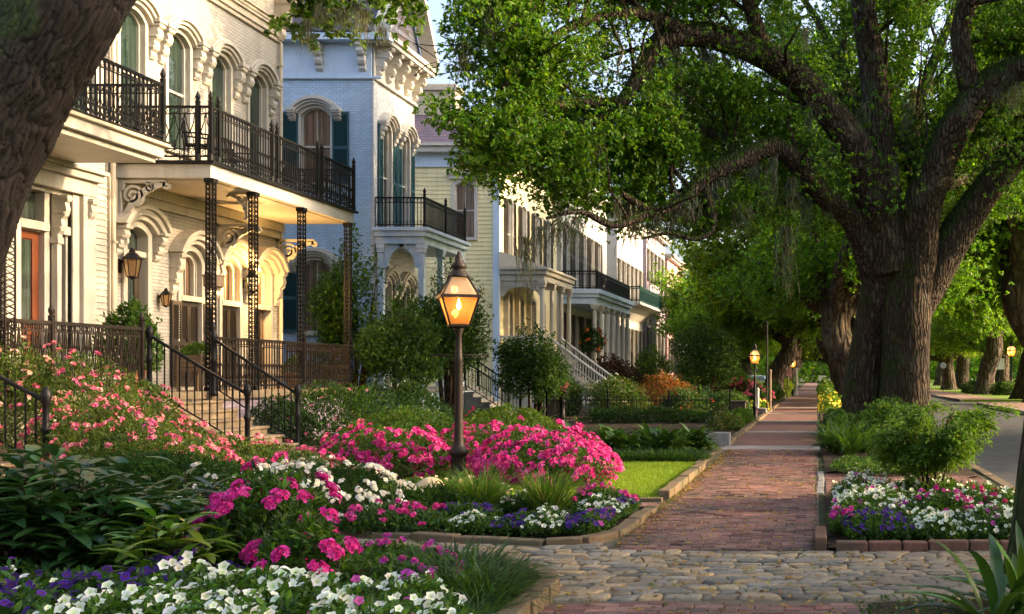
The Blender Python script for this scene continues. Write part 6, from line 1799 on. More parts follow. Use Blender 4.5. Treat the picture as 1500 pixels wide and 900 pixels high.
def bedding(kind, label, x0, x1, y0, y1, cols, nb, size, seed, h=.28, pal=None, T=PETUNIA, extra=None, k=1, rc=0):
    bl = [(T, nb, size, cols, k, rc)] + ([extra] if extra else [])
    patch(kind, label, 'flowers', rect(x0, x1, y0, y1, seed), h, int(5200 * (x1 - x0) * (y1 - y0)) + 400, .05, pal or (MIDG + FRESH[:1]), bl, seed=seed)
bedding('petunia_patch', 'white petunias by the stone kerb between two purple pansy clumps', -3.58, -3.12, 10.98, 11.6, WHITE, 52, .060, 25)
bedding('pansy_patch', 'purple pansies by the stone kerb between two white petunia clumps', -3.14, -2.72, 10.95, 11.75, PURP, 90, .056, 26, T=PANSY)
bedding('petunia_patch', 'white petunias by the kerb left of the widest purple pansy drift', -2.86, -2.42, 10.9, 11.75, WHITE, 70, .060, 27, .32)
bedding('pansy_patch', 'widest purple pansy drift where the stone kerb turns to the walk', -2.46, -2.04, 10.95, 12.1, PURP, 130, .056, 28, T=PANSY, extra=(PANSY, 14, .062, VIOL, 1, 0))
bedding('pansy_patch', 'dark purple pansies under the first tuft of ornamental grass', -4.0, -3.3, 11.7, 12.4, PURP, 110, .056, 29, T=PANSY)
bedding('petunia_patch', 'white petunias beside the walk in front of the pink border flowers', -2.62, -2.02, 12.05, 13.0, WHITE, 100, .058, 30, .30)
bedding('petunia_patch', 'mixed white and pale pink petunias in the middle of the stone edged bed', -3.6, -2.75, 12.6, 13.6, WHITE + [(.80, .50, .66)], 95, .056, 31, .28)
bedding('dianthus_patch', 'pink border flowers at the tip of the stone edged bed', -2.95, -2.04, 13.0, 13.7, HOT + VIOL[:1], 330, .046, 32, T=AZALEA, k=9, rc=.045)
bedding('pansy_patch', 'small purple pansies at the corner of the bed beside the walk', -2.3, -2.02, 12.5, 13.2, PURP, 40, .062, 33, T=PANSY)
patch('feverfew', 'fine green foliage with tiny cream flowers around the pale boulders', 'plant', rect(-5.2, -3.7, 13.3, 14.6, 7), .34, 5200, .06, FRESH[:2] + MIDG, (DAISY, 90, .05, [(.8, .72, .5), (.8, .5, .5)], 1, 0), seed=34)
patch('day_lily', 'plain green foliage between white mound and first ornamental grass', 'plant', rect(-4.6, -3.5, 12.1, 13.2, 8), .34, 3600, .13, MIDG + FRESH[:1], None, T=LEAF6, wr=.12, seed=35)
tuft('ornamental_grass', 'upright ornamental grass tuft beside the pale boulders', 'grass', (-3.72, 12.75), 420, .58, .012, (.9, 1.5), (.2, 1.2), FRESH + [(.20, .22, .06)], .13, seed=36)
tuft('ornamental_grass', 'upright ornamental grass tuft nearer the brick walk', 'grass', (-2.92, 12.6), 420, .56, .012, (.9, 1.5), (.2, 1.2), FRESH + [(.20, .22, .06)], .12, seed=37)
# azaleas round the lamp
bush('azalea', 'bright pink azalea spreading to the right of the gas lamp beside the lawn', 'shrub', (-3.95, 17.0), 1.05, .95, .60, 6500, .055, MIDG + FRESH[:1], .05, wr=.42, blooms=(AZALEA, 2300, .075, HOT, 7, .075), seed=40)
bush('azalea', 'bright pink azalea directly behind the gas lamp post', 'shrub', (-4.9, 18.4), 1.6, .8, .66, 5500, .055, MIDG + FRESH[:1], .05, wr=.42, blooms=(AZALEA, 2300, .072, HOT, 7, .075), seed=41)
bush('azalea', 'bright pink azalea left of the gas lamp', 'shrub', (-6.4, 17.6), 1.05, .9, .66, 5500, .055, MIDG + FRESH[:1], .05, wr=.42, blooms=(AZALEA, 1800, .075, HOT, 7, .075), seed=42)
bush('azalea', 'small bright pink azalea at the lawn edge, rightmost of the pink ones', 'shrub', (-3.35, 16.0), .5, .5, .46, 2000, .05, MIDG + FRESH[:1], .05, wr=.42, blooms=(AZALEA, 640, .070, HOT, 7, .07), seed=43)
bush('azalea', 'coral red azalea between the stone steps and the bright pink ones', 'shrub', (-7.2, 18.6), .9, .8, .62, 4600, .055, MIDG, .05, wr=.42, blooms=(AZALEA, 700, .07, CORAL + HOT[:1], 6, .07), seed=44)
bush('azalea', 'low pink azalea just behind the smaller white mound', 'shrub', (-7.0, 15.5), .85, .6, .46, 3600, .05, MIDG + FRESH[:1], .05, wr=.42, blooms=(AZALEA, 800, .065, CORAL[2:3] + HOT + CORAL[4:], 7, .07), seed=45)
# the coral slope before the red doors
CB = [('coral azalea against the porch railing below the red door', (-11.25, 17.5), 1.25, 1.2, 1.66), ('coral azalea between the porch railing and the stone steps', (-11.4, 19.4), .8, 1.0, 1.34), ('coral azalea at the foot of the nearer handrail post', (-9.75, 16.1), 1.2, 1.1, 1.12),
      ('coral azalea spilling down in front of the stone steps', (-9.8, 18.5), 1.1, 1.0, .52), ('coral azalea beside the lowest of the stone steps', (-10.7, 19.5), .55, .7, .72), ('coral azalea lowest on the slope, near the low pink one', (-8.35, 17.1), 1.0, .9, .45), ('coral azalea above the dark needle leaved mound', (-8.7, 14.9), 1.15, .9, .82), ('pale apricot azalea hugging the porch railing at the far left', (-11.7, 15.9 + 1.0), .9, .8, 1.75)]
for i, (lab, c, rx, ry, h) in enumerate(CB):
    bush('azalea', lab, 'shrub', c, rx, ry, h, int(5200 * rx * h ** .5) + 1500, .06, [(.060, .11, .016), (.085, .14, .020), (.045, .085, .014), (.10, .13, .022)], .05, wr=.42, lump=.3,
         blooms=(AZALEA, int(480 * rx * h ** .4), .070, CORAL if i != 7 else [(.85, .55, .38), (.85, .45, .35)], 4, .07), seed=50 + i)
# by the steps and the gap between the houses
bush('camellia', 'green shrub with a few coral flowers right of the stone steps', 'shrub', (-10.5, 25.2), 1.55, 1.1, 1.22, 7500, .085, MIDG + FRESH[:1], .0, wr=.45, blooms=(AZALEA, 60, .08, CORAL, 2, .05), seed=60)
bush('boxwood', 'dark shrub behind the far handrail of the stone steps', 'shrub', (-11.35, 24.4), .75, .7, 1.0, 3800, .07, DARKG + MIDG[:1], seed=61)
bush('boxwood', 'green shrub in front of the gap between cream and blue houses', 'shrub', (-9.8, 27.3), 1.4, 1.1, 1.25, 6500, .085, DARKG + MIDG, seed=62)
bush('boxwood', 'low dark shrub left of the gray steps', 'shrub', (-8.9, 30), 1.3, 1.0, .48, 4500, .085, MIDG, seed=63)
bush('boxwood', 'bright green low hedge behind the azaleas', 'hedge', (-8.2, 23.2), 1.5, .8, .80, 6000, .07, FRESH + YELG[:1], seed=64)
bush('boxwood', 'yellow green low hedge left of the hostas', 'hedge', (-6.2, 23.4), 1.4, .8, .84, 6000, .07, FRESH[:2] + YELG, seed=65)
bush('azalea', 'small dark red azalea at the foot of the gray steps', 'shrub', (-7.75, 26.2), .55, .5, .70, 1700, .06, DARKG, 0, wr=.45, blooms=(AZALEA, 260, .075, [(.50, .02, .09), (.6, .04, .14)], 5, .06), seed=66)
def small_tree(label, c, r, z0, z1, n, leaf, pal, seed, stems=4, name='small_tree', ry=None):
    return bush(name, label, 'tree', c, r, ry or r, z1, n, leaf, pal, 0, wr=.48, lump=.35, stems=stems, bottom=z0 / z1, seed=seed, up=.1, blobs=15)
small_tree('slender leafy tree in the gap between the cream house and the blue wall', (-13.35, 33.2), 1.15, 1.3, 5.0, 9500, .13, FRESH[:2] + MIDG, 70)
small_tree('dark many stemmed tree before the blue house porch', (-11.6, 32.4), 1.25, 1.3, 3.4, 8500, .12, FRESH[:2] + MIDG, 71, 7)
small_tree('dark leafy tree right behind the gas lamp', (-10.95, 34.6), 1.25, 1.6, 4.3, 9500, .13, FRESH[:1] + MIDG, 72, 6)
small_tree('leafy tree in front of the yellow house porch', (-9.7, 39.6), 1.25, .8, 2.9, 8500, .13, MIDG + FRESH[:1], 73, 5)
bush('boxwood', 'dark bush beside the slim garden posts', 'shrub', (-9.7, 43.5), .9, .9, 1.5, 4500, .12, MIDG + DARKG, seed=74)
# hostas and edging beside the walk
def hosta(label, c, n, L, W, h, pal, seed, z0=.05, group=None):
    rng = np.random.default_rng(seed); t = thing('hosta', label, 'plant', (c[0], c[1], z0), group)
    az = rng.uniform(0, 2 * PI, n); rr = .22 * np.sqrt(rng.uniform(0, 1, n)); el = rng.uniform(.35, 1.35, n)
    base = np.stack([c[0] + rr * np.cos(az), c[1] + rr * np.sin(az), z0 + h * rng.uniform(.05, .55, n) * np.sin(el)], 1)
    t_ = np.linspace(0, 1, 7); prof = np.clip(np.sin(PI * t_ ** .75), .06, 1); prof[-1] = .02
    strips('leaf', base, az, L * rng.uniform(.7, 1.15, n), el, rng.uniform(.7, 1.7, n), W * rng.uniform(.8, 1.2, n), M['leaf_glossy'], t, tints(rng, n, pal, .18, .06), 6, .28, prof)['kind'] = 'stuff'
    return t
HP = [(-4.55, 21.8, 'leftmost of the row'), (-4.05, 22.5, 'second in the row'), (-3.65, 21.7, 'third in the row'), (-3.2, 22.5, 'fourth in the row'), (-2.8, 21.8, 'fifth in the row'), (-2.45, 22.6, 'nearest the brick walk'), (-5.05, 22.6, 'beside the yellow green hedge')]
for i, (x, y, w_) in enumerate(HP):
    hosta('broad leaved hosta behind the lawn, ' + w_, (x, y), 130, .42, .135, .60, MIDG + DARKG[3:], 80 + i, group='hostas behind the lawn')
tuft('lily_turf', 'dark grassy edging between the lawn and the hostas', 'grass', [(x, y) for x in np.linspace(-4.2, -2.15, 12) for y in (20.55, 20.95)], 3400, .27, .012, (.6, 1.45), (.6, 1.7), GRASSY + DARKG, .2, seed=90)
bush('boxwood', 'low clipped edging plant by the stone block', 'plant', (-2.35, 23.7), .35, .5, .22, 1200, .05, FRESH, seed=91)
# the lawn
def lawn_grass():
    rng = np.random.default_rng(95); n = 90000
    lo, hi = np.array(LAWN).min(0), np.array(LAWN).max(0)
    x = rng.uniform(lo[0], hi[0], n); y = rng.uniform(lo[1], hi[1], n); k = inside(LAWN, x, y) & (x > -4.4); x, y = x[k], y[k]; n = len(x)
    o = strips('lawn_grass', np.stack([x, y, np.full(n, .03)], 1), rng.uniform(0, 2 * PI, n), rng.uniform(.035, .075, n), rng.uniform(.8, 1.5, n), rng.uniform(.2, 1.0, n), .0075, M['leaf'], None, tints(rng, n, [(.17, .27, .014), (.21, .31, .018), (.13, .23, .014)], .15, .06), 2, .2, np.array([1, .8, .1]))
    tag(o, kind='stuff')
lawn_grass()
# further along the left of the walk
far = [('burgundy_shrub', 'dark burgundy shrub below the white porch columns', (-10.3, 58), 1.9, 1.6, 2.25, BURG, 'shrub', None),
       ('loropetalum', 'second burgundy shrub partly behind the white steps', (-9.0, 61), 1.3, 1.2, 1.7, BURG + DARKG[:1], 'shrub', None),
       ('viburnum', 'tall yellowish green shrub right of the burgundy one', (-8.55, 60), 1.3, 1.2, 2.75, YELG + MIDG, 'shrub', None),
       ('nandina', 'orange red nandina bush in front of the columned porch', (-6.1, 45.5), 1.5, 1.1, 1.45, ORANGE, 'shrub', None),
       ('nandina', 'mixed green and rust bush left of the orange red one', (-7.5, 43.5), 1.35, 1.1, 1.35, ORANGE[2:3] + MIDG, 'shrub', None),
       ('hydrangea', 'white flecked green bush at the foot of the white steps', (-8.3, 47), 1.2, 1.0, 1.3, FRESH[:1] + MIDG, 'shrub', (DAISY, 260, .12, WHITE, 4, .08)),
       ('salvia', 'green bush with upright red flower spikes by the dark picket fence', (-4.7, 42.5), 1.15, .9, 1.0, DARKG + MIDG, 'shrub', (AZALEA, 40, .1, REDF, 8, .06)),
       ('salvia', 'green bush with coral flower heads beside the second lamp', (-3.3, 43.5), .9, .8, .85, MIDG, 'shrub', (AZALEA, 40, .1, CORAL, 6, .06)),
       ('crape_myrtle', 'crimson flowering bush past the second lamp', (-4.0, 60), 1.5, 1.2, 1.1, BURG[:2] + MIDG[:1], 'shrub', (AZALEA, 700, .12, [(.55, .05, .14), (.62, .08, .2)], 6, .1)),
       ('azalea', 'salmon flowering bush beside the crimson one', (-2.9, 57), .75, .8, .9, MIDG, 'shrub', (AZALEA, 420, .12, CORAL, 6, .1)),
       ('coreopsis', 'yellow flowers beside the walk past the second lamp', (-2.45, 48), .45, 1.0, .45, FRESH, 'flowers', (DAISY, 130, .10, [(.75, .55, .04), (.8, .62, .06)], 1, .02)),
       ('coreopsis', 'yellow flowers between the huge oak and the walk', (.55, 47), .45, 1.3, .8, FRESH, 'flowers', (DAISY, 200, .11, [(.75, .58, .04), (.8, .66, .08)], 1, .02)),
       ('boxwood', 'dark clipped bush left of the far walk before the leaning oak', (-2.6, 68), .7, 1.0, 1.0, MIDG, 'shrub', None),
       ('boxwood', 'yellow green bush left of the far walk past the leaning oak', (-2.5, 80), .8, 1.2, 1.2, YELG, 'shrub', None),
       ('boxwood', 'far green bush at the left of the walk under the third lamp', (-2.6, 92), .8, 1.2, 1.2, FRESH, 'shrub', None),
       ('boxwood', 'last green bush at the left of the walk', (-2.7, 104), .9, 1.4, 1.6, FRESH, 'shrub', None),
       ('boxwood', 'dark low bush under the round headed tree', (-5.8, 52), 1.6, 1.2, .9, DARKG, 'shrub', None),
       ('boxwood', 'low green plants along the dark picket fence', (-5.4, 37.5), 2.4, .6, .45, MIDG + DARKG, 'shrub', None),
       ('heuchera', 'rusty low plants beside the walk near the stone block', (-2.6, 33), .5, 1.5, .4, ORANGE[2:3] + BURG[2:3] + MIDG, 'plant', None),
       ('boxwood', 'low green mound at the walk edge before the second lamp', (-2.45, 37.5), .4, 1.2, .4, FRESH, 'plant', None),
       ('boxwood', 'green bush in front of the mauve house portico', (-7.6, 74), 1.8, 1.4, 1.9, MIDG, 'shrub', None),
       ('boxwood', 'pale green bush beside the parked car', (-6.4, 92), 1.6, 1.4, 1.8, FRESH, 'shrub', None),
       ('boxwood', 'bush beyond the white gate posts', (-4.2, 78), 1.0, 1.4, 1.0, FRESH, 'shrub', None)]
for i, (nm, lab, c, rx, ry, h, pal, cat, bl) in enumerate(far):
    bush(nm, lab, cat, c, rx, ry, h, int(1500 + 2600 * rx * h ** .6), .09 if c[1] < 50 else .13, pal, 0, T=LEAF4, wr=.5, blooms=bl, seed=120 + i, blobs=0 if h < .9 else 9)
small_tree('round headed small tree in front of the mauve house', (-5.6, 58), 1.75, 1.1, 3.9, 13000, .15, MIDG + DARKG[:2] + YELG[:1], 150, 4)
# right of the walk
patch('petunia_patch', 'white petunias at the left end of the brick edged bed', 'flowers', [(.14, 11.6), (.95, 11.8), (1.1, 14.6), (.2, 15.1)], .36, 5200, .052, MIDG + FRESH[:1], [(PETUNIA, 290, .056, WHITE, 1, 0), (PETUNIA, 16, .07, VIOL, 1, 0)], seed=160)
bedding('pansy_patch', 'purple pansies at the front left of the brick edged bed', .22, .92, 10.55, 11.7, PURP, 190, .054, 161, .30, T=PANSY)
bedding('dianthus_patch', 'magenta flowers at the corner where walk and crossing meet', .12, .42, 11.0, 11.9, VIOL + MAG, 110, .046, 162, .33, T=AZALEA, k=9, rc=.045)
bedding('petunia_patch', 'white petunias in the middle front of the brick edged bed', .85, 1.42, 10.52, 11.8, WHITE, 120, .056, 163, .30)
bedding('petunia_patch', 'white petunias at the front right of the brick edged bed, near the slim trunk', 1.38, 2.15, 10.55, 12.0, WHITE, 130, .056, 164, .30, extra=(PETUNIA, 14, .07, VIOL, 1, 0))
bedding('dianthus_patch', 'pink flowers across the middle of the brick edged bed', .8, 1.75, 11.8, 12.9, HOT + VIOL, 230, .048, 165, .34, T=AZALEA, k=8, rc=.045, extra=(PETUNIA, 60, .056, WHITE, 1, 0))
bedding('dianthus_patch', 'crimson and white flowers at the right end of the brick edged bed', 1.6, 2.4, 12.0, 14.4, [(.55, .03, .12), (.62, .05, .2)], 170, .048, 166, .30, T=AZALEA, k=8, rc=.045, extra=(PETUNIA, 120, .056, WHITE, 1, 0))
bedding('petunia_patch', 'white petunias behind the bright green maple', .9, 1.9, 13.6, 15.1, WHITE, 120, .056, 167, .30)
def maple():
    rng = np.random.default_rng(170); c = np.array((1.38, 14.2)); t = thing('japanese_maple', 'bright green shrubby maple rising from the brick edged bed', 'shrub', (*c, .05))
    w = Wood(rng); P0 = []; 
    for k in range(13):
        a = 2 * PI * k / 13 + rng.normal(0, .2); q = rng.uniform(.25, .75); hh = rng.uniform(.85, 1.32)
        pts = [(c[0] + .08 * math.cos(a), c[1] + .08 * math.sin(a), 0), (c[0] + .28 * q * math.cos(a), c[1] + .28 * q * math.sin(a), .45), (c[0] + .62 * q * math.cos(a), c[1] + .62 * q * math.sin(a), hh * .8), (c[0] + q * math.cos(a), c[1] + q * math.sin(a), hh)]
        p, r = w.tube(pts, [.016, .013, .009, .004], 6, 0, .08)
        for j in range(9):
            b0 = p[int(rng.uniform(.45, 1) * (len(p) - 1))]; dd = np.array((math.cos(a + rng.normal(0, .9)), math.sin(a + rng.normal(0, .9)), rng.uniform(-.15, .25)))
            pp, r2 = grow(rng, b0, dd, rng.uniform(.2, .42), .005, .25, -.04, 4); w.tube(pp, r2, 4, 0, .1); P0.append(np.array(pp[1:]))
    w.build('stem', M['stem'], t)
    tips = np.concatenate(P0); n = 16000; pos = leaf_cloud(rng, tips, n, .055)
    pos[:, 2] = np.maximum(pos[:, 2], .38)
    out = np.concatenate([pos[:, :2] - c, np.zeros((n, 1))], 1)
    d = norm(out) * .8 + rnd_dirs(rng, n) * .7 + np.array((0, 0, -.22)); nn = np.array((0, 0, 1.)) + rnd_dirs(rng, n) * .35; sz = .066 * rng.uniform(.6, 1.3, n)
    scatter('foliage', LEAF6, pos, d, nn, sz, M['leaf'], t, tints(rng, n, [(.095, .19, .018), (.12, .22, .022), (.07, .15, .015)], .18, .06), wid=sz * .42)
maple()
patch('ground_ivy', 'dense low ivy between the maple and the strappy lilies', 'plant', rect(.2, 1.9, 17.8, 20.3, 5), .18, 6500, .055, MIDG + FRESH[:1], seed=171)
tuft('agapanthus', 'strappy leaved lily clump at the walk edge before the huge oak', 'plant', [(.35, 22.9), (.62, 22.4), (.9, 22.9), (.5, 23.5)], 330, .80, .05, (.5, 1.45), (.6, 1.7), MIDG + FRESH[:2], .14, seed=172)
bush('boxwood', 'bright green shrub between the lilies and the huge oak', 'shrub', (1.45, 25.5), 1.05, 1.3, .85, 4600, .12, FRESH, seed=173, blobs=8)
bush('boxwood', 'green shrub at the right foot of the huge oak', 'shrub', (2.0, 31), .7, 1.4, .85, 4200, .10, FRESH[:2] + MIDG, seed=174, blobs=7)
bush('boxwood', 'green plants at the left foot of the huge oak', 'shrub', (.5, 30), .42, 2.2, .6, 4200, .085, MIDG + FRESH[:1], seed=175)
bush('boxwood', 'green plants along the right of the walk past the huge oak', 'shrub', (.55, 60), .5, 5, .8, 4200, .12, FRESH, seed=176)
bush('boxwood', 'far green verge plants on the right of the walk', 'shrub', (.6, 85), .55, 9, 1.0, 4200, .16, FRESH, seed=177)
tuft('crinum_lily', 'big strappy leaves in the near right corner beside the slim trunk', 'plant', [(1.12, 7.15), (1.34, 7.4)], 46, .75, .075, (.45, 1.4), (.4, 1.3), FRESH[:1] + MIDG, .1, mat='leaf_glossy', seed=178)
patch('ground_ivy', 'scattered tiny leaves on the soil in the near right corner', 'plant', [(.3, 6.2), (2.2, 6.2), (2.2, 7.98), (.25, 7.98)], .07, 1500, .035, MIDG, seed=179)
# across the road
for i, (lab, c, rx, ry, h, pal) in enumerate([('clipped dark hedge across the road, left one', (12.6, 93), 1.1, .7, .9, DARKG + MIDG), ('clipped green hedge across the road before the stone arch', (14.0, 86), 1.3, .8, .9, MIDG), ('clipped green hedge across the road below the lamp', (16.0, 88), 1.6, .8, .95, MIDG), ('low ground plants at the corner across the road', (15.2, 80), 1.8, .8, .5, DARKG + MIDG)]):
    bush('boxwood', lab, 'hedge', c, rx, ry, h, 4200, .13, pal, T=LEAF4, seed=190 + i)
# fallen leaves and petals that blew onto the walk
def litter():
    rng = np.random.default_rng(222); n = 1700
    x = np.concatenate([rng.uniform(-1.85, 0, n // 3), -1.85 + np.abs(rng.normal(0, .12, n // 3)), rng.uniform(-2, 2.5, n - 2 * (n // 3))]); y = np.concatenate([rng.uniform(10.5, 24, n // 3), rng.uniform(10.6, 24, n // 3), rng.uniform(7.2, 10.4, n - 2 * (n // 3))])
    d = rnd_dirs(rng, n) * (1, 1, .15); nn = np.array((0, 0, 1.)) + rnd_dirs(rng, n) * .25; sz = .062 * rng.uniform(.5, 1.3, n)
    o = scatter('fallen_leaves', LEAF6, np.stack([x, y, np.full(n, .036)], 1), d, nn, sz, M['leaf'], None, tints(rng, n, [(.26, .15, .04), (.15, .09, .035), (.32, .24, .06), (.14, .16, .03)], .25, .08), wid=sz * .5)
    tag(o, kind='stuff')
litter()
def joint_grass():
    rng = np.random.default_rng(231); n = 2600
    x = np.where(rng.uniform(0, 1, n) < .6, -1.86 + np.abs(rng.normal(0, .035, n)), np.where(rng.uniform(0, 1, n) < .6, -.01 - np.abs(rng.normal(0, .03, n)), rng.uniform(-1.9, 0, n)))
    y = np.where(np.abs(x + .93) < .85, np.round(rng.uniform(10.5, 24, n) / .1) * .1, rng.uniform(10.5, 24, n)); k = (Noise2(71, 1.1)(x, y) + rng.normal(0, .3, n)) > .1; x, y = x[k], y[k]; n = len(x)
    o = strips('joint_grass', np.stack([x, y, np.full(n, .012)], 1), rng.uniform(0, 2 * PI, n), rng.uniform(.02, .055, n), rng.uniform(.5, 1.5, n), rng.uniform(.3, 1.4, n), .008, M['leaf'], None, tints(rng, n, MIDG + FRESH[:1], .2, .08), 2, .2, np.array([1, .8, .1]))
    tag(o, kind='stuff')
joint_grass()
# ------------------------------------------------------------------ street furniture and small things
def gas_lamp(label, x, y, z0, zc, hw, lean_rot, mat, name='street_lamp', power=3, bar=True, flame=True, group=None):
    """zc: height of the lantern's widest line; hw: its half width there"""
    t = thing(name, label, 'lamp', (x, y, z0), group)
    zb = zc - hw * 1.62; zt = zc + hw * 1.08
    mb = MB()
    s = hw / .28
    mb.lathe([(.135 * s, 0), (.135 * s, .10), (.115 * s, .14), (.105 * s, .36), (.125 * s, .38), (.145 * s, .42), (.125 * s, .47), (.085 * s, .52), (.075 * s, .58), (.068 * s, .70), (.058 * s, zb - z0 - .55), (.068 * s, zb - z0 - .50), (.068 * s, zb - z0 - .46), (.05 * s, zb - z0 - .40), (.045 * s, zb - z0 - .12), (.07 * s, zb - z0 - .06), (.075 * s, zb - z0)], (x, y, z0), 20)
    mb.build('post', mat, t, smooth=True)
    if bar:
        mb = MB(); zz = zb - .42
        mb.tube([(x - .43 * s, y, zz), (x + .43 * s, y, zz)], .012, 8)
        for q in (-1, 1): mb.lathe([(.004, -.018), (.02, 0), (.004, .018)], (x + q * .44 * s, y, zz), 8)
        mb.build('ladder_bar', mat, t, smooth=True)
    c, sn = math.cos(lean_rot), math.sin(lean_rot)
    def sq(r, z): return [(x + (a * c - b * sn) * r, y + (a * sn + b * c) * r, z) for a, b in ((-1, -1), (1, -1), (1, 1), (-1, 1))]
    lo, mid, hi = sq(hw * .50, zb + .02), sq(hw * .96, zc), sq(hw * .42, zt)
    mb = MB()
    for i in range(4):
        mb.bar(lo[i], mid[i], .026 * s); mb.bar(mid[i], hi[i], .026 * s)
        for A in (lo, mid, hi): mb.bar(A[i], A[(i + 1) % 4], .028 * s)
    b0, b1 = sq(hw * 1.04, zc - .022), sq(hw * 1.04, zc + .022)
    mb.ring([p[:2] for p in sq(hw * .90, zc)], [p[:2] for p in sq(hw * 1.05, zc)], lambda a, b: (a, b, zc - .022), lambda a, b: (a, b, zc + .022))
    mb.lathe([(hw * .2, -.02), (hw * .52, .0), (hw * .52, .025)], (x, y, zb), 16)
    fr = mb.build('lantern_frame', mat, t)
    mb = MB(); h = zt
    mb.lathe([(hw * .60, 0), (hw * .56, .035 * s), (hw * .36, .10 * s), (hw * .30, .13 * s), (hw * .42, .15 * s), (hw * .40, .19 * s), (hw * .22, .25 * s), (hw * .20, .31 * s), (hw * .13, .34 * s), (hw * .05, .40 * s)], (x, y, h - .01), 18)
    mb.build('lantern_cap', mat, t, smooth=True)
    for i in range(4):
        j = (i + 1) % 4
        for A, B, m in ((lo, mid, 'lampglass'), (mid, hi, 'clearglass')):
            cx = np.array((x, y, 0)); V = []
            for p in (A[i], A[j], B[j], B[i]):
                p = np.array(p); q = p.copy(); q[:2] = x + (p[0] - x) * .985, y + (p[1] - y) * .985; V.append(q)
            me = bpy.data.meshes.new('lamp_glass'); me.from_pydata([tuple(v) for v in V], [], [(0, 1, 2, 3)]); link('lamp_glass', me, M[m], fr)
    if flame:
        mb = MB(); mb.lathe([(.012, 0), (.028, .03), (.034, .06), (.022, .11), (.004, .17)], (x, y, zc - .20 * s), 10); mb.build('flame', M['flame'], t, smooth=True)
        mb = MB(); mb.lathe([(.03, 0), (.012, .03), (.012, zc - .21 * s - zb)], (x, y, zb + .01), 8); mb.build('burner', mat, t)
        ld = bpy.data.lights.new('gas_light', 'POINT'); ld.energy = power; ld.color = (1, .58, .22); ld.shadow_soft_size = .05
        lo_ = bpy.data.objects.new('gas_light', ld); COL.objects.link(lo_); lo_.location = (x, y, zc - .10 * s); adopt(lo_, t)
    return t
gas_lamp('tall bronze gas lamp standing among the bright pink azaleas', -5.25, 17.0, .03, 2.73, .27, .42, M['lamp_iron'])
gas_lamp('black lit lamp beside the brick walk, first one past the hostas', -2.2, 41, 0, 2.24, .185, .2, M['iron'], bar=False, power=2.5)
gas_lamp('small lit lamp beside the far walk, beyond the round pink sign', -1.75, 84, 0, 2.4, .22, .2, M['iron'], bar=False, power=5)
gas_lamp('lit lamp post across the road carrying a small pale sign', 16.4, 98, 0, 3.6, .34, .3, M['iron'], bar=False, power=12)
# signs and posts
def post_sign(label, x, y, h, shape, mat, w=.3, name='sign', pole=None):
    t = thing(name, label, 'sign', (x, y, 0)); mb = MB(); mb.tube([(x, y, -.05), (x, y, h)], .035, 8); mb.build('post', pole or M['iron'], t)
    mb = MB()
    if shape == 'round': mb.prism([(w * math.cos(q), w * math.sin(q)) for q in [2 * PI * i / 28 for i in range(28)]], lambda a, b: (x + a, y - .05, h - w * .5 + b), lambda a, b: (x + a, y - .075, h - w * .5 + b))
    else: mb.box(x - w, x + w, y - .075, y - .05, h - w * 2.2, h)
    mb.build('sign_panel', mat, t); return t
pink = m_paint('pale_pink_sign_paint', (.80, .42, .42)); pale = m_paint('pale_sign_paint', (.72, .74, .80))
post_sign('round pale pink sign beside the far walk', -1.95, 76, 1.95, 'round', pink, .34)
post_sign('round white sign at the corner across the road', 11.3, 104, 2.5, 'round', M['white_trim'], .28)
post_sign('small pale panel sign beside the lamp across the road', 15.45, 98.4, 2.9, 'panel', pale, .42)
def pole(label, x, y, h, r, mat, name='post', cap=True, cat='post'):
    mb = MB(); mb.lathe([(r * 1.5, -.05), (r * 1.5, .08), (r, .12), (r, h - .05), (r * 1.4, h - .03), (r * 1.3, h), (r * .3, h + .06)], (x, y, 0), 12)
    o = mb.build(name, mat); o.name = name; return tag(o, label, cat)
pole('tall thin dark pole right of the black lamp', -2.05, 47.5, 3.7, .032, M['iron'], 'utility_pole', cat='pole')
pole('pale wooden stake beside the thin dark pole', -1.98, 49, 1.75, .05, M['wood'], 'wooden_stake', cat='stake')
pole('short white post before the pale wooden stake', -2.35, 46, 1.0, .05, M['white_trim'], 'garden_post')
pole('pale slim post beside the far lamp', -1.55, 88, 2.0, .06, M['white_trim'], 'garden_post')
pole('slim gray garden post in front of the dark bush, nearer the gray steps', -10.55, 42.6, 1.3, .045, M['step_gray'], 'garden_post')
pole('taller slim gray garden post in front of the dark bush', -9.9, 42.2, 1.55, .045, M['step_gray'], 'garden_post')
mb = MB(); mb.box(-2.95, -2.45, 39.6, 40.1, 0, .62); mb.box(-3.0, -2.4, 39.55, 40.15, .622, .68); tag(mb.build('brick_pier', M['dark_wood'], bevel=.02), 'short dark brown pier beside the walk before the black lamp', 'pier')
mb = MB(); mb.box(-2.62, -1.93, 25.55, 26.0, 0, .30); tag(mb.build('stone_block', M['step_gray'], bevel=.02), 'gray stone block at the end of the hosta bed', 'stone block')
mb = MB(); mb.box(-2.75, -1.98, 45.1, 45.8, 0, .26); tag(mb.build('stone_block', M['step_gray'], bevel=.02), 'low gray stone block before the white post', 'stone block')
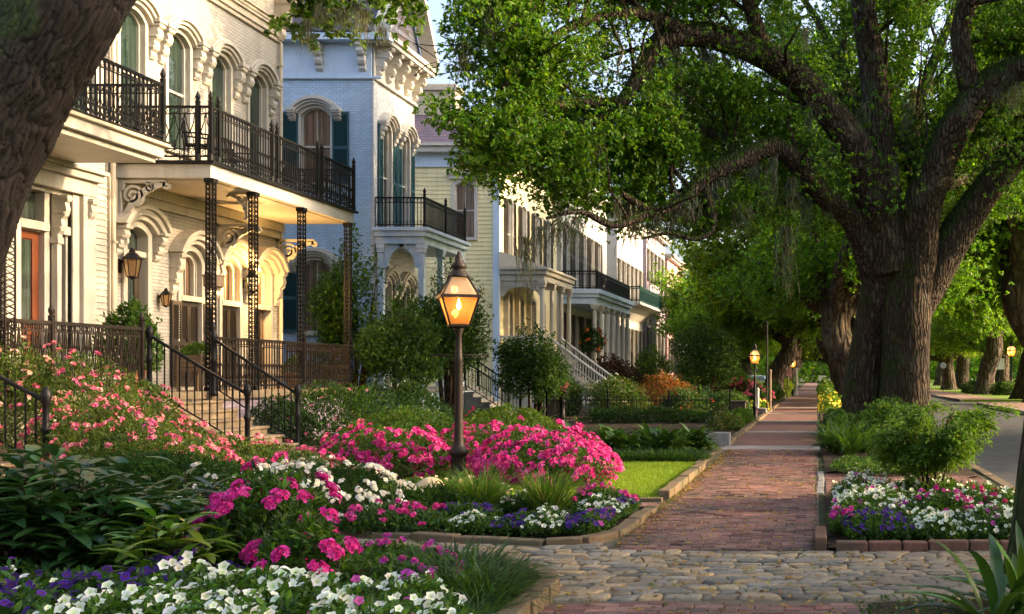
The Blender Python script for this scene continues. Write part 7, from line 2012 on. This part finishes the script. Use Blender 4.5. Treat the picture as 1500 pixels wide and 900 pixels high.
# boulders
def boulder(label, x, y, s, seed):
    bm = bmesh.new(); bmesh.ops.create_icosphere(bm, subdivisions=4, radius=1); r = np.random.default_rng(seed); k = r.normal(0, 1, (9, 3)); ph = r.uniform(0, 6, 9)
    for v in bm.verts:
        c = np.array(v.co); q = 1 + .07 * sum(math.sin(k[i] @ c * 2.2 + ph[i]) for i in range(9)) / 1.6
        v.co = Vector((c[0] * s[0] * q + x, c[1] * s[1] * q + y, max(c[2], -.4) * s[2] * q + .12))
    me = bpy.data.meshes.new('boulder'); bm.to_mesh(me); bm.free(); me.polygons.foreach_set('use_smooth', [True] * len(me.polygons)); tag(link('boulder', me, M['rock']), label, 'rock')
boulder('wide pale yellow boulder among the feverfew', -4.55, 13.55, (.24, .16, .24), 4)
boulder('small pale boulder at the foot of the gas lamp', -4.36, 14.5, (.13, .12, .20), 5)
# picket fence of black iron
def iron_fence(label, a, c, h, sp=.13, mat=None):
    t = thing('iron_fence', label, 'fence', a); a, c = Vector(a), Vector(c); L = (c - a).length; d = (c - a) / L; up = Vector((0, 0, 1))
    mb = MB(); n = int(L / sp)
    for i in range(n + 1):
        p = a + d * (i * sp); mb.bar(p, p + up * h, .016); mb.tube([p + up * h, p + up * (h + .06)], [.016, .002], 4)
    mb.build('pickets', mat or M['iron'], t)
    mb = MB()
    for z in (.12, h - .12): mb.bar(a + up * z, c + up * z, .03)
    mb.build('rail', mat or M['iron'], t)
    k = max(1, round(L / 2.4))
    for i in range(k + 1):
        p = a + d * (L * i / k); mb = MB(); mb.bar(p, p + up * (h + .15), .05); mb.lathe([(.035, 0), (.045, .03), (.01, .09)], tuple(p + up * (h + .15)), 8); mb.build('post', mat or M['iron'], t)
    return t
iron_fence('low black iron picket fence before the orange red bush', (-9.0, 38.6, 0), (-2.9, 38.6, 0), .85)
iron_fence('black iron picket fence along the yard of the blue house', (-9.0, 38.6, 0), (-9.6, 43.4, 0), .85)
iron_fence('tall dark iron fence across the road beyond the trees', (10.5, 118, 0), (36, 118, 0), 1.9, .22)
iron_fence('white picket fence before the mauve house', (-8.4, 71, 0), (-4.4, 71, 0), .95, .2, M['white_trim'])
# urn with flowers
t = thing('urn_planter', 'dark urn on a pedestal with coral flowers beside the garden posts', 'planter', (-8.85, 40.3, 0))
mb = MB(); mb.lathe([(.17, 0), (.17, .08), (.10, .12), (.09, .62), (.14, .66), (.07, .70), (.08, .74), (.19, .90), (.21, .98), (.22, 1.0)], (-8.85, 40.3, 0), 16); mb.build('urn', M['iron'], t, smooth=True)
bush('', '', '', (-8.85, 40.3), .28, .28, .34, 420, .07, MIDG, .95, blooms=(AZALEA, 90, .10, CORAL, 5, .05), parent=t, seed=301)
# porch things of the cream house
def potted(label, x, y, z, r, h, fr, fh, n, pal, mat, seed, leaf=.085, name='potted_plant'):
    t = thing(name, label, 'potted plant', (x, y, z)); mb = MB(); mb.lathe([(r * .7, 0), (r * .72, .03), (r * .95, h * .82), (r * 1.08, h * .84), (r * 1.08, h), (r * .92, h), (r * .9, h - .05)], (x, y, z), 18); mb.build('pot', mat, t, smooth=False)
    bush('', '', '', (x, y), fr, fr, fh, n, leaf, pal, z + h * .9, parent=t, seed=seed, lump=.35, stems=4); return t
potted('leafy green bush in a pot on the porch behind the railing end', -12.7, 21.5, 1.25, .24, .42, .52, 1.15, 3400, FRESH[:2] + MIDG, M['terracotta'], 310)
potted('terracotta pot with small green plant on the porch behind the iron railing', -12.7, 28.2, 1.25, .22, .38, .26, .35, 500, MIDG, M['terracotta'], 311)
def slat_planter(x, y, z):
    t = thing('wooden_planter', 'slatted wooden planter stand with low greenery at the top of the steps', 'planter', (x, y, z)); mb = MB()
    for sx in (-.22, .22):
        for sy in (-.34, .34): mb = MB(); mb.box(x + sx - .025, x + sx + .025, y + sy - .025, y + sy + .025, z, z + .74); mb.build('leg', M['wood'], t)
    mb = MB()
    for k in range(4):
        zz = z + .40 + k * .085
        for sy in (-.345, .345): mb.box(x - .25, x + .25, y + sy - .012, y + sy + .012, zz, zz + .07)
        for sx in (-.245, .245): mb.box(x + sx - .012, x + sx + .012, y - .33, y + .33, zz, zz + .07)
    mb.box(x - .23, x + .23, y - .33, y + .33, z + .39, z + .41); mb.build('box', M['wood'], t, bevel=.004)
    bush('', '', '', (x, y), .30, .40, .22, 900, .06, FRESH, z + .72, parent=t, seed=320)
slat_planter(-12.55, 23.55, 1.25)
# hanging basket and hanging fern
t = thing('hanging_basket', 'round woven basket hanging beside the porch column', 'basket', (-12.28, 23.62, 2.95)); mb = MB(); mb.lathe([(.15, 0), (.19, .03), (.20, .22), (.215, .23), (.215, .26), (.18, .26)], (-12.28, 23.62, 3.35), 18); mb.build('basket', M['wood'], t, smooth=False)
mb = MB()
for k in range(3): mb.tube([(-12.28 + .2 * math.cos(2.1 * k), 23.62 + .2 * math.sin(2.1 * k), 3.6), (-12.28, 23.62, 4.3)], .006, 4)
mb.tube([(-12.28, 23.62, 4.28), (-12.28, 23.62, 5.5)], .006, 4); mb.build('chain', M['iron'], t)
t = thing('hanging_basket', 'fern basket with orange flowers hanging from the white columned porch', 'basket', (-12.35, 63.95, 3.4)); mb = MB(); mb.lathe([(.12, 0), (.28, .12), (.30, .24), (.26, .24)], (-12.35, 63.75, 3.05), 14); mb.build('basket', M['dark_wood'], t)
bush('', '', '', (-12.35, 63.75), .62, .5, 1.3, 1500, .15, DARKG + MIDG, 2.75, parent=t, seed=330, blooms=(AZALEA, 120, .16, [(.7, .16, .04), (.75, .25, .05)], 4, .08))
mb = MB(); mb.tube([(-12.35, 63.75, 3.3), (-12.35, 63.75, 5.45)], .012, 4); mb.build('chain', M['iron'], t)
# balcony chair
def chair(label, x, y, z, rz, mat):
    t = thing('metal_chair', label, 'chair', (x, y, z)); R = Matrix.Translation((x, y, z)) @ Matrix.Rotation(rz, 4, 'Z')
    tf = lambda a, b, c: tuple(R @ Vector((a, b, c)))
    mb = MB(tf)
    for k in range(5): mb.box(-.22, .22, -.22 + k * .095, -.14 + k * .095, .43, .45)
    mb.build('seat', mat, t)
    for sx in (-1, 1):
        for yy, zz in ((-.22, .62), (.22, .95)):
            mb = MB(tf); mb.tube([(sx * .24, yy, 0), (sx * .23, yy, .44), (sx * .23, yy + (.06 if yy > 0 else 0), zz)], .016, 6); mb.build('leg', mat, t)
        mb = MB(tf); mb.tube([(sx * .24, -.24, .63), (sx * .25, 0, .65), (sx * .24, .24, .66)], .018, 6); mb.build('armrest', mat, t)
    mb = MB(tf)
    for k in range(7): mb.tube([(-.2 + k * .067, .24, .47), (-.2 + k * .067, .28, .92)], .01, 4)
    mb.tube([(-.24, .28, .94), (0, .29, .98), (.24, .28, .94)], .018, 6); mb.build('backrest', mat, t)
chair('black metal chair on the iron balcony near its corner', -12.75, 23.9, 5.86, 1.9, M['iron'])
chair('black metal chair on the iron balcony, farther from the corner', -12.9, 25.6, 5.86, 1.3, M['iron'])
chair('dark metal chair on the porch behind the planter', -13.2, 24.9, 1.25, 1.6, M['rust_iron'])
# parked car in the drive
def car(label, x, y, rz, paint):
    t = thing('parked_car', label, 'car', (x, y, 0)); R = Matrix.Translation((x, y, 0)) @ Matrix.Rotation(rz, 4, 'Z'); tf = lambda a, b, c: tuple(R @ Vector((a, b, c)))
    mb = MB(tf); side = [(-2.2, .35), (2.2, .35), (2.25, .62), (2.1, .82), (1.1, .95), (.55, 1.42), (-1.2, 1.45), (-1.95, .98), (-2.25, .92)]
    mb.prism(side, lambda a, b: (-.88 if b < .99 else -.72, a, b), lambda a, b: (.88 if b < .99 else .72, a, b)); mb.build('body', paint, t, bevel=.05)
    mb = MB(tf); mb.hexa([(-.70, -1.93, 1.0), (.70, -1.93, 1.0), (.70, -1.90, .98), (-.70, -1.90, .98)], [(-.60, -1.32, 1.41), (.60, -1.32, 1.41), (.60, -1.28, 1.40), (-.60, -1.28, 1.40)]); mb.build('windscreen', M['glass'], t)
    for sx in (-1, 1):
        mb = MB(tf); mb.box(sx * .80 - .03, sx * .80 + .03, -1.2, .55, 1.0, 1.36); mb.build('side_window', M['glass'], t)
        mb = MB(tf); mb.box(sx * .62 - .16, sx * .62 + .16, -2.28, -2.20, .68, .80); mb.build('headlight', M['clearglass'], t)
        for yy in (-1.4, 1.4):
            mb = MB(tf); mb.tube([(sx * .72, yy, .33), (sx * .92, yy, .33)], .33, 20); w = mb.build('wheel', M['dark_wood'], t); mb = MB(tf); mb.tube([(sx * .921, yy, .33), (sx * .935, yy, .33)], .2, 16); mb.build('rim', M['step_gray'], w)
car('pale blue car parked beyond the crimson bush', -5.3, 100, .12, m_paint('pale_blue_car_paint', (.35, .48, .62), .25, 0))
# stones across the road
def arch_stone(label, x, y, w, h, mat):
    mb = MB(); mb.prism([(x - w, 0), (x - w, h - w * .6)] + [(x - w * math.cos(q), h - w * .6 + w * .6 * math.sin(q)) for q in [PI * i / 12 for i in range(1, 12)]] + [(x + w, h - w * .6), (x + w, 0)], lambda a, b: (a, y, b), lambda a, b: (a, y + .5, b)); tag(mb.build('stone_marker', mat, bevel=.03), label, 'stone')
arch_stone('round topped pale stone marker across the road', 14.4, 100, .8, 1.35, M['concrete']); arch_stone('square pale stone pier across the road behind the lamp', 17.0, 106, .85, 1.7, M['kerb'])
